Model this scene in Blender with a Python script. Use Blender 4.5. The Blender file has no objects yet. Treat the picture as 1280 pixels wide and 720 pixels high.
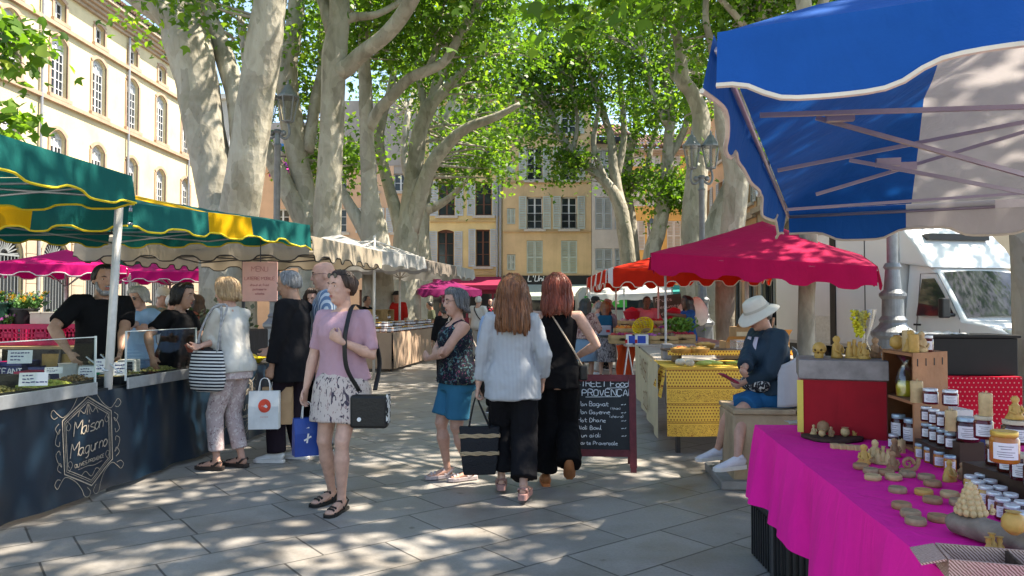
import bpy, bmesh, math, random
import numpy as np
from mathutils import Vector, Matrix, noise
random.seed(7); RNG = np.random.default_rng(7)
PI = math.pi; R = math.radians
SC = bpy.context.scene; COL = SC.collection
V = Vector
# ------------------------------------------------------------------ camera
FPX, HCAM = 930.0, 1.42
YAW, PITCH = math.atan(20/FPX), math.atan(25/FPX)
cam_d = bpy.data.cameras.new('camera'); cam = bpy.data.objects.new('camera', cam_d); COL.objects.link(cam)
SC.camera = cam
cam_d.sensor_width = 36; cam_d.lens = FPX/1280*36; cam_d.clip_start = .05; cam_d.clip_end = 1000
CROT = Matrix.Rotation(YAW, 3, 'Z') @ Matrix.Rotation(PI/2+PITCH, 3, 'X')
cam.location = (0, 0, HCAM); cam.rotation_euler = CROT.to_euler()
def ray(px, py):
 return CROT @ V(((px-640)/FPX, (360-py)/FPX, -1))
def P(px, py, Y):                 # world point on the photo ray at street depth Y
 d = ray(px, py); return V((0, 0, HCAM)) + d*(Y/d.y)
def G(px, py, z=0.0):             # world point on the photo ray at height z
 d = ray(px, py); return V((0, 0, HCAM)) + d*((z-HCAM)/d.z)
# ------------------------------------------------------------------ object helpers
def wmat(o):
 m = o.matrix_basis.copy()
 while o.parent: o = o.parent; m = o.matrix_basis @ m
 return m
def tag(o, label=None, cat=None, group=None, kind=None):
 if label: o['label'] = label
 if cat: o['category'] = cat
 if group: o['group'] = group
 if kind: o['kind'] = kind
 return o
def thing(name, label, cat, loc=(0, 0, 0), rotz=0.0, group=None):
 o = bpy.data.objects.new(name, None); COL.objects.link(o)
 o.empty_display_size = .1
 o.location = loc; o.rotation_euler = (0, 0, rotz)
 return tag(o, label, cat, group)
def copy_tree(o, parent=None):
 c = o.copy(); COL.objects.link(c)
 if parent is not None: c.parent = parent
 for ch in [x for x in KIDS.get(o.name, [])]:
  d = copy_tree(ch, c); KIDS.setdefault(c.name, []).append(d)
 return c
KIDS = {}
class MB:
 def __init__(s): s.v = []; s.f = []; s.m = []
 def add(s, vs, fs, mi=0):
  n = len(s.v); s.v.extend([tuple(p) for p in vs]); s.f.extend([tuple(i+n for i in f) for f in fs]); s.m.extend([mi]*len(fs)); return s
 def box(s, c, size, rot=None, mi=0, taper=None):
  hx, hy, hz = [q/2 for q in size]; vs = []
  for z in (-1, 1):
   t = 1 if (taper is None or z < 0) else taper
   for x, y in ((-1, -1), (1, -1), (1, 1), (-1, 1)):
    p = V((x*hx*t, y*hy*t, z*hz))
    if rot is not None: p = rot @ p
    vs.append(p+V(c))
  return s.add(vs, [(3, 2, 1, 0), (4, 5, 6, 7), (0, 1, 5, 4), (1, 2, 6, 5), (2, 3, 7, 6), (3, 0, 4, 7)], mi)
 def bx(s, x0, x1, y0, y1, z0, z1, mi=0):
  return s.box(((x0+x1)/2, (y0+y1)/2, (z0+z1)/2), (x1-x0, y1-y0, z1-z0), None, mi)
 def bar(s, a, b, w, h=None, mi=0, up=V((0, 0, 1))):
  a = V(a); b = V(b); h = h or w; d = b-a; L = d.length
  if L < 1e-6: return s
  d.normalize(); x = d.cross(up)
  if x.length < 1e-4: x = d.cross(V((1, 0, 0)))
  x.normalize(); y = x.cross(d)
  rot = Matrix((x, d, y)).transposed()
  return s.box((a+b)/2, (w, L, h), rot, mi)
 def tube(s, pts, rad, n=10, mi=0, side=None, cap=True, wob=None):
  pts = [V(p) for p in pts]; k = len(pts)
  if not hasattr(rad, '__len__'): rad = [rad]*k
  rings = []; prev = None
  for i, p in enumerate(pts):
   d = (pts[min(i+1, k-1)]-pts[max(i-1, 0)])
   if d.length < 1e-9: d = V((0, 0, 1))
   d.normalize()
   if side is not None: x = V(side)
   elif prev is None: x = V((1, 0, 0)) if abs(d.x) < .8 else V((0, 1, 0))
   else: x = prev
   x = x-d*x.dot(d)
   if x.length < 1e-5: x = d.orthogonal()
   x.normalize(); prev = x; y = d.cross(x)
   r = rad[i]; ra, rb = r if hasattr(r, '__len__') else (r, r)
   ring = []
   for j in range(n):
    a = 2*PI*j/n; q = 1.0 if wob is None else wob(i, a, p)
    ring.append(p+x*(ra*math.cos(a)*q)+y*(rb*math.sin(a)*q))
   rings.append(ring)
  return s.rings(rings, mi, cap)
 def rings(s, rings, mi=0, cap=True, closed=True):
  n = len(rings[0]); vs = [p for r in rings for p in r]; fs = []
  for i in range(len(rings)-1):
   for j in range(n if closed else n-1):
    a = i*n+j; b = i*n+(j+1) % n
    fs.append((a, b, b+n, a+n))
  if cap:
   fs.append(tuple(range(n-1, -1, -1))); o = (len(rings)-1)*n; fs.append(tuple(o+j for j in range(n)))
  return s.add(vs, fs, mi)
 def lathe(s, prof, n=20, c=(0, 0, 0), mi=0, cap=True, sx=1.0, sy=1.0, wob=None):
  rr = []
  for r, z in prof:
   rr.append([V((c[0]+max(r, 1e-4)*sx*math.cos(2*PI*j/n)*(wob(2*PI*j/n, z) if wob else 1), c[1]+max(r, 1e-4)*sy*math.sin(2*PI*j/n)*(wob(2*PI*j/n, z) if wob else 1), c[2]+z)) for j in range(n)])
  return s.rings(rr, mi, cap)
 def ball(s, c, r, n=12, m=8, rot=None, mi=0):
  rx, ry, rz = r if hasattr(r, '__len__') else (r, r, r)
  rr = []
  for i in range(m+1):
   t = PI*i/m
   ring = []
   for j in range(n):
    p = V((rx*max(math.sin(t), .01)*math.cos(2*PI*j/n), ry*max(math.sin(t), .01)*math.sin(2*PI*j/n), -rz*math.cos(t)))
    if rot is not None: p = rot @ p
    ring.append(p+V(c))
   rr.append(ring)
  return s.rings(rr, mi, True)
 def grid(s, fn, nu, nv, mi=0):
  vs = [fn(i/nu, j/nv) for j in range(nv+1) for i in range(nu+1)]
  fs = [(j*(nu+1)+i, j*(nu+1)+i+1, (j+1)*(nu+1)+i+1, (j+1)*(nu+1)+i) for j in range(nv) for i in range(nu)]
  return s.add(vs, fs, mi)
 def poly(s, pts, mi=0): return s.add(pts, [tuple(range(len(pts)))], mi)
 def ribbon(s, pts, w, nrm, mi=0):
  pts = [V(p) for p in pts]; nrm = V(nrm)
  if len(pts) < 2: return s
  L = []; Rr = []
  for i, p in enumerate(pts):
   d = pts[min(i+1, len(pts)-1)]-pts[max(i-1, 0)]
   if d.length < 1e-9: d = V((1, 0, 0))
   t = nrm.cross(d).normalized()*(w/2)
   L.append(p+t); Rr.append(p-t)
  n = len(pts)
  return s.add(L+Rr, [(n+i, n+i+1, i+1, i) for i in range(n-1)], mi)
 def prism(s, outline, vec, mi=0):
  n = len(outline); vec = V(vec); vs = [V(p) for p in outline]+[V(p)+vec for p in outline]
  return s.add(vs, [tuple(range(n-1, -1, -1)), tuple(range(n, 2*n))]+[(i, (i+1) % n, (i+1) % n+n, i+n) for i in range(n)], mi)
 def build(s, name, mat, parent=None, smooth=False, world=False, bevel=0, solid=0, sub=0, angle=None):
  me = bpy.data.meshes.new(name); me.from_pydata([tuple(p) for p in s.v], [], s.f); me.update()
  return finish(name, me, mat, parent, smooth, world, s.m, bevel, solid, sub, angle)
def finish(name, me, mat, parent=None, smooth=False, world=False, mids=None, bevel=0, solid=0, sub=0, angle=None):
 mats = mat if isinstance(mat, (list, tuple)) else [mat]
 for m in mats: me.materials.append(m)
 if mids is not None and len(mats) > 1: me.polygons.foreach_set('material_index', mids)
 if world and parent is not None: me.transform(wmat(parent).inverted())
 if smooth: me.polygons.foreach_set('use_smooth', [True]*len(me.polygons))
 o = bpy.data.objects.new(name, me); COL.objects.link(o)
 if parent is not None: o.parent = parent; KIDS.setdefault(parent.name, []).append(o)
 if sub: q = o.modifiers.new('s', 'SUBSURF'); q.levels = q.render_levels = sub
 if solid: q = o.modifiers.new('t', 'SOLIDIFY'); q.thickness = solid; q.offset = 0
 if bevel: q = o.modifiers.new('b', 'BEVEL'); q.width = bevel; q.segments = 2; q.limit_method = 'ANGLE'; q.angle_limit = R(40)
 if smooth and angle:
  try: me.set_sharp_from_angle(angle=R(angle))
  except Exception: pass
 return o
def solo(name, mb, mat, label, cat, loc=None, group=None, kind=None, **kw):   # a thing that is one mesh
 o = mb.build(name, mat, **kw)
 if loc is not None: o.location = loc
 return tag(o, label, cat, group, kind)
def spline(pts, n=6):                                   # Catmull-Rom through tuples of any length
 A = [np.array(p, float) for p in pts]; A = [2*A[0]-A[1]]+A+[2*A[-1]-A[-2]]; out = []
 for i in range(1, len(A)-2):
  for k in range(n):
   t = k/n; a, b, c, d = A[i-1:i+3]
   out.append(.5*((2*b)+(-a+c)*t+(2*a-5*b+4*c-d)*t*t+(-a+3*b-3*c+d)*t**3))
 out.append(A[-2]); return out
# ------------------------------------------------------------------ materials
MATS = {}
def nd(nt, t, **kw):
 n = nt.nodes.new(t)
 for k, v in kw.items():
  if k in n.inputs: n.inputs[k].default_value = v
  else: setattr(n, k, v)
 return n
def newmat(name):
 m = bpy.data.materials.new(name); m.use_nodes = True; nt = m.node_tree
 return m, nt, nt.nodes['Principled BSDF']
def c4(c): return (c[0], c[1], c[2], 1)
def ramp(nt, stops, interp='LINEAR'):
 r = nt.nodes.new('ShaderNodeValToRGB'); r.color_ramp.interpolation = interp
 e = r.color_ramp.elements
 while len(e) < len(stops): e.new(.5)
 for i, (p, c) in enumerate(stops): e[i].position = p; e[i].color = c4(c)
 return r
def mat(key, col, rough=.6, metal=0, var=.12, scale=8, bump=.0, bscale=40, sheen=0, trans=0, coat=0, coords='Object', spec=.3, wr=0):
 """flat-coloured material broken up by two noises, optional bump and translucency"""
 if key in MATS: return MATS[key]
 m, nt, b = newmat(key); L = nt.links.new
 tc = nd(nt, 'ShaderNodeTexCoord')
 n1 = nd(nt, 'ShaderNodeTexNoise', Scale=scale, Detail=5.0, Roughness=.6); L(tc.outputs[coords], n1.inputs['Vector'])
 lo = [max(c*(1-var), 0) for c in col]; hi = [min(c*(1+var), 1) for c in col]
 r = ramp(nt, [(.3, lo), (.7, hi)]); L(n1.outputs['Fac'], r.inputs['Fac']); L(r.outputs['Color'], b.inputs['Base Color'])
 b.inputs['Roughness'].default_value = rough; b.inputs['Metallic'].default_value = metal
 b.inputs['Specular IOR Level'].default_value = spec
 if coat: b.inputs['Coat Weight'].default_value = coat; b.inputs['Coat Roughness'].default_value = .15
 if sheen: b.inputs['Sheen Weight'].default_value = sheen
 hgt = None
 if bump:
  n2 = nd(nt, 'ShaderNodeTexNoise', Scale=bscale, Detail=4.0); L(tc.outputs[coords], n2.inputs['Vector'])
  bp = nd(nt, 'ShaderNodeBump', Strength=min(bump, 1), Distance=.02); L(n2.outputs['Fac'], bp.inputs['Height']); hgt = bp
  L(bp.outputs['Normal'], b.inputs['Normal'])
 if wr:
  mp = nd(nt, 'ShaderNodeMapping'); mp.inputs['Scale'].default_value = (1, 1, .35); L(tc.outputs[coords], mp.inputs['Vector'])
  n3 = nd(nt, 'ShaderNodeTexNoise', Scale=9.0, Detail=2.5, Distortion=1.2); L(mp.outputs['Vector'], n3.inputs['Vector'])
  b3 = nd(nt, 'ShaderNodeBump', Strength=wr, Distance=.035); L(n3.outputs['Fac'], b3.inputs['Height'])
  if hgt: L(hgt.outputs['Normal'], b3.inputs['Normal'])
  L(b3.outputs['Normal'], b.inputs['Normal'])
 if trans:
  out = nt.nodes['Material Output']; tr = nd(nt, 'ShaderNodeBsdfTranslucent'); mx = nd(nt, 'ShaderNodeMixShader'); mx.inputs[0].default_value = trans
  L(r.outputs['Color'], tr.inputs['Color']); L(b.outputs[0], mx.inputs[1]); L(tr.outputs[0], mx.inputs[2]); L(mx.outputs[0], out.inputs['Surface'])
 MATS[key] = m; return m
def patmat(key, fn, rough=.75, bump=.1, wr=.0, trans=0, **kw):
 """material whose colour socket is made by fn(nt, texcoord) -> colour socket"""
 if key in MATS: return MATS[key]
 m, nt, b = newmat(key); L = nt.links.new; tc = nd(nt, 'ShaderNodeTexCoord')
 colr = fn(nt, tc); L(colr, b.inputs['Base Color']); b.inputs['Roughness'].default_value = rough; b.inputs['Specular IOR Level'].default_value = .15
 for k, v in kw.items(): b.inputs[k].default_value = v
 n2 = nd(nt, 'ShaderNodeTexNoise', Scale=60.0, Detail=3.0); L(tc.outputs['Object'], n2.inputs['Vector'])
 bp = nd(nt, 'ShaderNodeBump', Strength=bump, Distance=.01); L(n2.outputs['Fac'], bp.inputs['Height'])
 if wr:
  mp = nd(nt, 'ShaderNodeMapping'); mp.inputs['Scale'].default_value = (1, 1, .35); L(tc.outputs['Object'], mp.inputs['Vector'])
  n3 = nd(nt, 'ShaderNodeTexNoise', Scale=9.0, Detail=2.5, Distortion=1.2); L(mp.outputs['Vector'], n3.inputs['Vector'])
  b3 = nd(nt, 'ShaderNodeBump', Strength=wr, Distance=.035); L(n3.outputs['Fac'], b3.inputs['Height']); L(b3.outputs['Normal'], bp.inputs['Normal'])
 L(bp.outputs['Normal'], b.inputs['Normal'])
 if trans:
  out = nt.nodes['Material Output']; tr = nd(nt, 'ShaderNodeBsdfTranslucent'); mx = nd(nt, 'ShaderNodeMixShader'); mx.inputs[0].default_value = trans
  L(colr, tr.inputs['Color']); L(b.outputs[0], mx.inputs[1]); L(tr.outputs[0], mx.inputs[2]); L(mx.outputs[0], out.inputs['Surface'])
 MATS[key] = m; return m
def mixc(nt, fac, a, b, blend='MIX'):
 m = nt.nodes.new('ShaderNodeMix'); m.data_type = 'RGBA'; m.blend_type = blend
 for sock, val in ((0, fac), (6, a), (7, b)):
  if hasattr(val, 'links'): nt.links.new(val, m.inputs[sock])
  elif sock == 0: m.inputs[0].default_value = val
  else: m.inputs[sock].default_value = c4(val)
 return m.outputs[2]
def glass(key='clear_glass', col=(.95, .97, .97), rough=.02, alpha=.12):
 if key in MATS: return MATS[key]
 m, nt, b = newmat(key); L = nt.links.new; out = nt.nodes['Material Output']
 tr = nd(nt, 'ShaderNodeBsdfTransparent', Color=c4(col)); gl = nd(nt, 'ShaderNodeBsdfGlossy', Roughness=rough); mx = nd(nt, 'ShaderNodeMixShader')
 fr = nd(nt, 'ShaderNodeLayerWeight', Blend=.5); pw = nd(nt, 'ShaderNodeMath', operation='POWER'); pw.inputs[1].default_value = 5.0; L(fr.outputs['Facing'], pw.inputs[0])
 ma = nd(nt, 'ShaderNodeMath', operation='ADD'); ma.inputs[1].default_value = alpha; ma.use_clamp = True
 L(pw.outputs[0], ma.inputs[0]); L(ma.outputs[0], mx.inputs[0]); L(tr.outputs[0], mx.inputs[1]); L(gl.outputs[0], mx.inputs[2]); L(mx.outputs[0], out.inputs['Surface'])
 MATS[key] = m; return m
def winglass():
 if 'window_glass' in MATS: return MATS['window_glass']
 m, nt, b = newmat('window_glass')
 b.inputs['Base Color'].default_value = (.025, .03, .035, 1); b.inputs['Roughness'].default_value = .05; b.inputs['Specular IOR Level'].default_value = .35
 MATS['window_glass'] = m; return m
# ------------------------------------------------------------------ stroke lettering
GL = {}
def _g(s):
 for row in s.strip().split('\n'):
  ch, w, rest = row.split(' ', 2)
  st = []
  for part in rest.split('/'):
   st.append([(int(q[0])/4, int(q[1])/6-.3333) for q in part.split()])
  GL[ch] = (int(w)/4, st)
# points are xy digits on a grid: x 0-8, y 0-9 (baseline y=2, x-height y=5, cap height y=8)
_g('''A 4 02 28 42/14 34
B 4 02 08 28 37 36 25 05/25 44 43 32 02
C 4 47 38 18 07 03 12 32 43
D 4 02 08 28 46 44 22 02
E 4 48 08 02 42/05 35
F 4 48 08 02/05 35
G 4 47 38 18 07 03 12 32 43 45 25
H 4 08 02/48 42/05 45
I 1 08 02
K 4 08 02/48 05 42
L 4 08 02 42
M 5 02 08 25 58 52
N 4 02 08 42 48
O 4 18 07 03 12 32 43 47 38 18
P 4 02 08 38 47 46 35 05
R 4 02 08 38 47 46 35 05/25 42
S 4 47 38 18 07 06 15 35 44 43 32 12 03
T 4 08 48/28 22
U 4 08 03 12 32 43 48
V 4 08 22 48
X 4 08 42/48 02
Z 4 08 48 02 42
a 4 35 15 04 03 12 22 34/35 33 42
b 3 08 02 22 33 34 25 05
c 3 34 25 15 04 03 12 22 33
d 4 35 15 04 03 12 22 33/38 32
e 3 04 34 25 15 04 03 12 32
f 3 37 28 17 12/05 25
g 4 35 15 04 03 12 22 33/35 31 20 10
h 3 08 02/04 15 25 34 32
i 1 05 02/07 06
l 1 08 03 12
m 5 05 02/04 15 25 32/35 45 54 52
n 3 05 02/04 15 25 34 32
o 3 15 04 03 12 22 33 34 25 15
p 3 05 00/04 15 25 34 33 22 02
q 3 35 30/34 25 15 04 03 12 22 33
r 3 05 02/04 15 25
s 3 35 15 04 33 32 02
t 3 17 13 22 32/05 35
u 3 05 03 12 22 33/35 32
v 3 05 12 35
w 5 05 12 25 42 55
x 3 05 32/35 02
y 3 05 12/35 12 00
z 3 05 35 02 32
' 1 08 06
( 2 18 06 04 12
) 2 08 16 14 02
. 1 02 12
, 1 12 01
- 3 05 35
0 4 18 07 03 12 32 43 47 38 18
1 2 07 18 12
2 4 07 18 38 47 46 02 42
3 4 08 48 25 44 43 32 12 03
4 4 32 38 04 44
5 4 48 08 05 35 44 43 32 02
6 4 38 07 03 12 32 43 44 35 05
8 4 18 07 15 35 47 38 18/15 04 03 12 32 43 44 35
''')
def text_strokes(txt, size, jit=0.0, shear=0.0, rnd=random, smooth=3, gap=.35):
 """list of polylines in the (x, y) plane, cap height = size"""
 x = 0; out = []
 for ch in txt:
  acc = None
  if ch in 'éè': acc = ch; ch = 'e'
  if ch == 'ç': acc = ch; ch = 'c'
  if ch == 'Ç': acc = ch; ch = 'C'
  if ch == 'ï': ch = 'i'
  if ch == ' ': x += .7; continue
  w, st = GL[ch]
  sj = 1+rnd.uniform(-jit, jit); dy = rnd.uniform(-jit, jit)*.3
  sts = [list(q) for q in st]
  if acc in ('ç', 'Ç'): sts.append([(.4, -.02), (.3, -.2)])
  if acc == 'é': sts.append([(.35, .65), (.6, .85)])
  if acc == 'è': sts.append([(.35, .85), (.6, .65)])
  for q in sts:
   pl = [((x+(a+b*shear)*sj)*size, (b*sj+dy)*size) for a, b in q]
   if smooth and len(pl) > 2: pl = [tuple(p) for p in spline(pl, smooth)]
   out.append(pl)
  x += w*.95+gap
 return out, x*size
def letter(mb, txt, size, width, org, ux, uy, jit=0, shear=0, center=False, lift=.002, mi=0, gap=.35, smooth=3, xs=.72):
 ux = V(ux).normalized(); uy = V(uy).normalized(); n = ux.cross(uy).normalized()
 st, w = text_strokes(txt, size, jit, shear, smooth=smooth, gap=gap)
 w *= xs; o = V(org)+n*lift-(ux*(w/2) if center else V((0, 0, 0)))
 for i, q in enumerate(st): mb.ribbon([o+n*(i*.00005)+ux*(a*xs)+uy*b for a, b in q], width, n, mi)
 return w
# ------------------------------------------------------------------ world and sun
SUN_EL, SUN_AZ = 59.0, 9.0            # azimuth measured from +X towards +Y
sd = V((math.cos(R(SUN_EL))*math.cos(R(SUN_AZ)), math.cos(R(SUN_EL))*math.sin(R(SUN_AZ)), math.sin(R(SUN_EL))))
w = bpy.data.worlds.new('World'); SC.world = w; w.use_nodes = True
nt = w.node_tree; bg = nt.nodes['Background']; sk = nt.nodes.new('ShaderNodeTexSky'); sk.sky_type = 'NISHITA'; sk.sun_disc = False
sk.sun_elevation = R(SUN_EL); sk.sun_rotation = R(90-SUN_AZ); sk.air_density = 1.0; sk.dust_density = .6; sk.ozone_density = 3.0
nt.links.new(sk.outputs[0], bg.inputs[0]); bg.inputs[1].default_value = .15
sl = bpy.data.lights.new('sun', 'SUN'); sl.energy = 5.0; sl.angle = R(.53); sl.color = (1, .97, .93)
so = bpy.data.objects.new('sun', sl); COL.objects.link(so); so.rotation_euler = sd.to_track_quat('Z', 'Y').to_euler(); so.location = (20, 0, 30)
SC.view_settings.view_transform = 'Standard'; SC.view_settings.look = 'None'; SC.view_settings.gamma = 1; SC.view_settings.exposure = 1.62
try:
 SC.view_settings.use_white_balance = True; SC.view_settings.white_balance_temperature = 7700; SC.view_settings.white_balance_tint = 10
except Exception: pass
SC.render.engine = 'CYCLES'; SC.cycles.max_bounces = 8; SC.cycles.diffuse_bounces = 4; SC.cycles.transparent_max_bounces = 16
SC.cycles.use_denoising = True; SC.cycles.caustics_reflective = False; SC.cycles.caustics_refractive = False
SC.cycles.sample_clamp_indirect = 6
# ------------------------------------------------------------------ pavement
def pave_mat():
 m, nt, b = newmat('stone_paving'); L = nt.links.new
 tc = nd(nt, 'ShaderNodeTexCoord'); mp = nd(nt, 'ShaderNodeMapping'); mp.inputs['Rotation'].default_value = (0, 0, R(-39)); mp.inputs['Location'].default_value = (.31, .22, 0)
 L(tc.outputs['Object'], mp.inputs['Vector'])
 wv = nd(nt, 'ShaderNodeTexNoise', Scale=3.0, Detail=3.0); L(mp.outputs[0], wv.inputs['Vector'])
 wm = mixc(nt, .012, (0, 0, 0), wv.outputs['Color'])
 va = nd(nt, 'ShaderNodeVectorMath', operation='ADD'); L(mp.outputs[0], va.inputs[0]); L(wm, va.inputs[1])
 bk = nd(nt, 'ShaderNodeTexBrick', Scale=1.0); bk.offset = .37; bk.offset_frequency = 2; bk.squash = .78; bk.squash_frequency = 3
 bk.inputs['Mortar Size'].default_value = .007; bk.inputs['Mortar Smooth'].default_value = .3; bk.inputs['Brick Width'].default_value = .80; bk.inputs['Row Height'].default_value = .43
 bk.inputs['Color1'].default_value = c4((.255, .242, .228)); bk.inputs['Color2'].default_value = c4((.31, .292, .27)); bk.inputs['Mortar'].default_value = c4((.085, .08, .075)); bk.inputs['Bias'].default_value = 0
 L(va.outputs[0], bk.inputs['Vector'])
 n1 = nd(nt, 'ShaderNodeTexNoise', Scale=1.1, Detail=8.0, Roughness=.65); L(tc.outputs['Object'], n1.inputs['Vector'])
 r1 = ramp(nt, [(.3, (.5, .47, .44)), (.43, (.8, .78, .75)), (.55, (1, 1, 1)), (.75, (1.0, .98, .94))]); L(n1.outputs['Fac'], r1.inputs['Fac'])
 c1 = mixc(nt, 1.0, bk.outputs['Color'], r1.outputs['Color'], 'MULTIPLY')
 n2 = nd(nt, 'ShaderNodeTexNoise', Scale=55.0, Detail=6.0, Roughness=.75); L(tc.outputs['Object'], n2.inputs['Vector'])
 r2 = ramp(nt, [(.3, (.72, .72, .72)), (.6, (1, 1, 1))]); L(n2.outputs['Fac'], r2.inputs['Fac'])
 c2 = mixc(nt, .8, c1, r2.outputs['Color'], 'MULTIPLY')
 vo = nd(nt, 'ShaderNodeTexVoronoi', Scale=2.6); L(tc.outputs['Object'], vo.inputs['Vector'])       # gum spots, spills and moss
 n3 = nd(nt, 'ShaderNodeTexNoise', Scale=14.0, Detail=4.0); L(tc.outputs['Object'], n3.inputs['Vector'])
 ad = nd(nt, 'ShaderNodeMath', operation='MULTIPLY_ADD'); ad.inputs[1].default_value = .2; L(n3.outputs['Fac'], ad.inputs[0]); L(vo.outputs['Distance'], ad.inputs[2])
 r3 = ramp(nt, [(.13, (.35, .34, .32)), (.17, (1, 1, 1))]); L(ad.outputs[0], r3.inputs['Fac'])
 c3 = mixc(nt, .8, c2, r3.outputs['Color'], 'MULTIPLY')
 L(c3, b.inputs['Base Color'])
 rr = ramp(nt, [(.3, (.38, .38, .38)), (.7, (.62, .62, .62))]); L(n1.outputs['Fac'], rr.inputs['Fac']); L(rr.outputs['Color'], b.inputs['Roughness'])
 mul = nd(nt, 'ShaderNodeMath', operation='MULTIPLY_ADD'); mul.inputs[1].default_value = -1.0; mul.inputs[2].default_value = 1; L(bk.outputs['Fac'], mul.inputs[0])
 ad2 = nd(nt, 'ShaderNodeMath', operation='MULTIPLY_ADD'); ad2.inputs[1].default_value = .25; L(n2.outputs['Fac'], ad2.inputs[0]); L(mul.outputs[0], ad2.inputs[2])
 bp = nd(nt, 'ShaderNodeBump', Strength=.5, Distance=.008); L(ad2.outputs[0], bp.inputs['Height']); L(bp.outputs[0], b.inputs['Normal'])
 return m
g = MB().poly([(-400, -200, 0), (400, -200, 0), (400, 600, 0), (-400, 600, 0)])
tag(g.build('pavement', pave_mat()), kind='structure')
# ------------------------------------------------------------------ buildings
def plaster(key, col, stain=.25, dirt=(.55, .5, .45)):
 if key in MATS: return MATS[key]
 m, nt, b = newmat(key); L = nt.links.new; tc = nd(nt, 'ShaderNodeTexCoord')
 n1 = nd(nt, 'ShaderNodeTexNoise', Scale=.55, Detail=9.0, Roughness=.65); L(tc.outputs['Object'], n1.inputs['Vector'])
 r1 = ramp(nt, [(.32, [c*.8 for c in col]), (.55, col), (.72, [min(1, c*1.1) for c in col])]); L(n1.outputs['Fac'], r1.inputs['Fac'])
 mp = nd(nt, 'ShaderNodeMapping'); mp.inputs['Scale'].default_value = (1.6, 1.6, .12); L(tc.outputs['Object'], mp.inputs['Vector'])
 n2 = nd(nt, 'ShaderNodeTexNoise', Scale=1.6, Detail=6.0, Roughness=.7); L(mp.outputs[0], n2.inputs['Vector'])
 r2 = ramp(nt, [(.48, (0, 0, 0)), (.75, (1, 1, 1))]); L(n2.outputs['Fac'], r2.inputs['Fac'])
 mu = nd(nt, 'ShaderNodeMath', operation='MULTIPLY'); mu.inputs[1].default_value = stain; L(r2.outputs['Color'], mu.inputs[0])
 c = mixc(nt, mu.outputs[0], r1.outputs['Color'], [q*w_ for q, w_ in zip(col, dirt)])
 n3 = nd(nt, 'ShaderNodeTexNoise', Scale=22.0, Detail=5.0); L(tc.outputs['Object'], n3.inputs['Vector'])
 L(c, b.inputs['Base Color']); b.inputs['Roughness'].default_value = .9
 bp = nd(nt, 'ShaderNodeBump', Strength=.35, Distance=.02); L(n3.outputs['Fac'], bp.inputs['Height']); L(bp.outputs[0], b.inputs['Normal'])
 MATS[key] = m; return m
STONE = lambda: plaster('ashlar_stone', (.42, .33, .25), .5)
PINKSTONE = lambda: mat('pink_window_stone', (.40, .28, .20), .85, var=.15, scale=3, bump=.2, bscale=20)
WHITEP = lambda: mat('white_window_paint', (.62, .63, .62), .5, var=.08, scale=2)
BROWNP = lambda: mat('brown_window_paint', (.13, .05, .03), .5, var=.15, scale=2)
SHUT = lambda: mat('grey_shutter_paint', (.46, .49, .49), .65, var=.15, scale=1.5, bump=.1)
SHUTG = lambda: mat('sage_shutter_paint', (.46, .50, .43), .65, var=.15, scale=1.5, bump=.1)
IRON = lambda: mat('black_iron', (.02, .02, .022), .5, var=.2)
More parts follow.
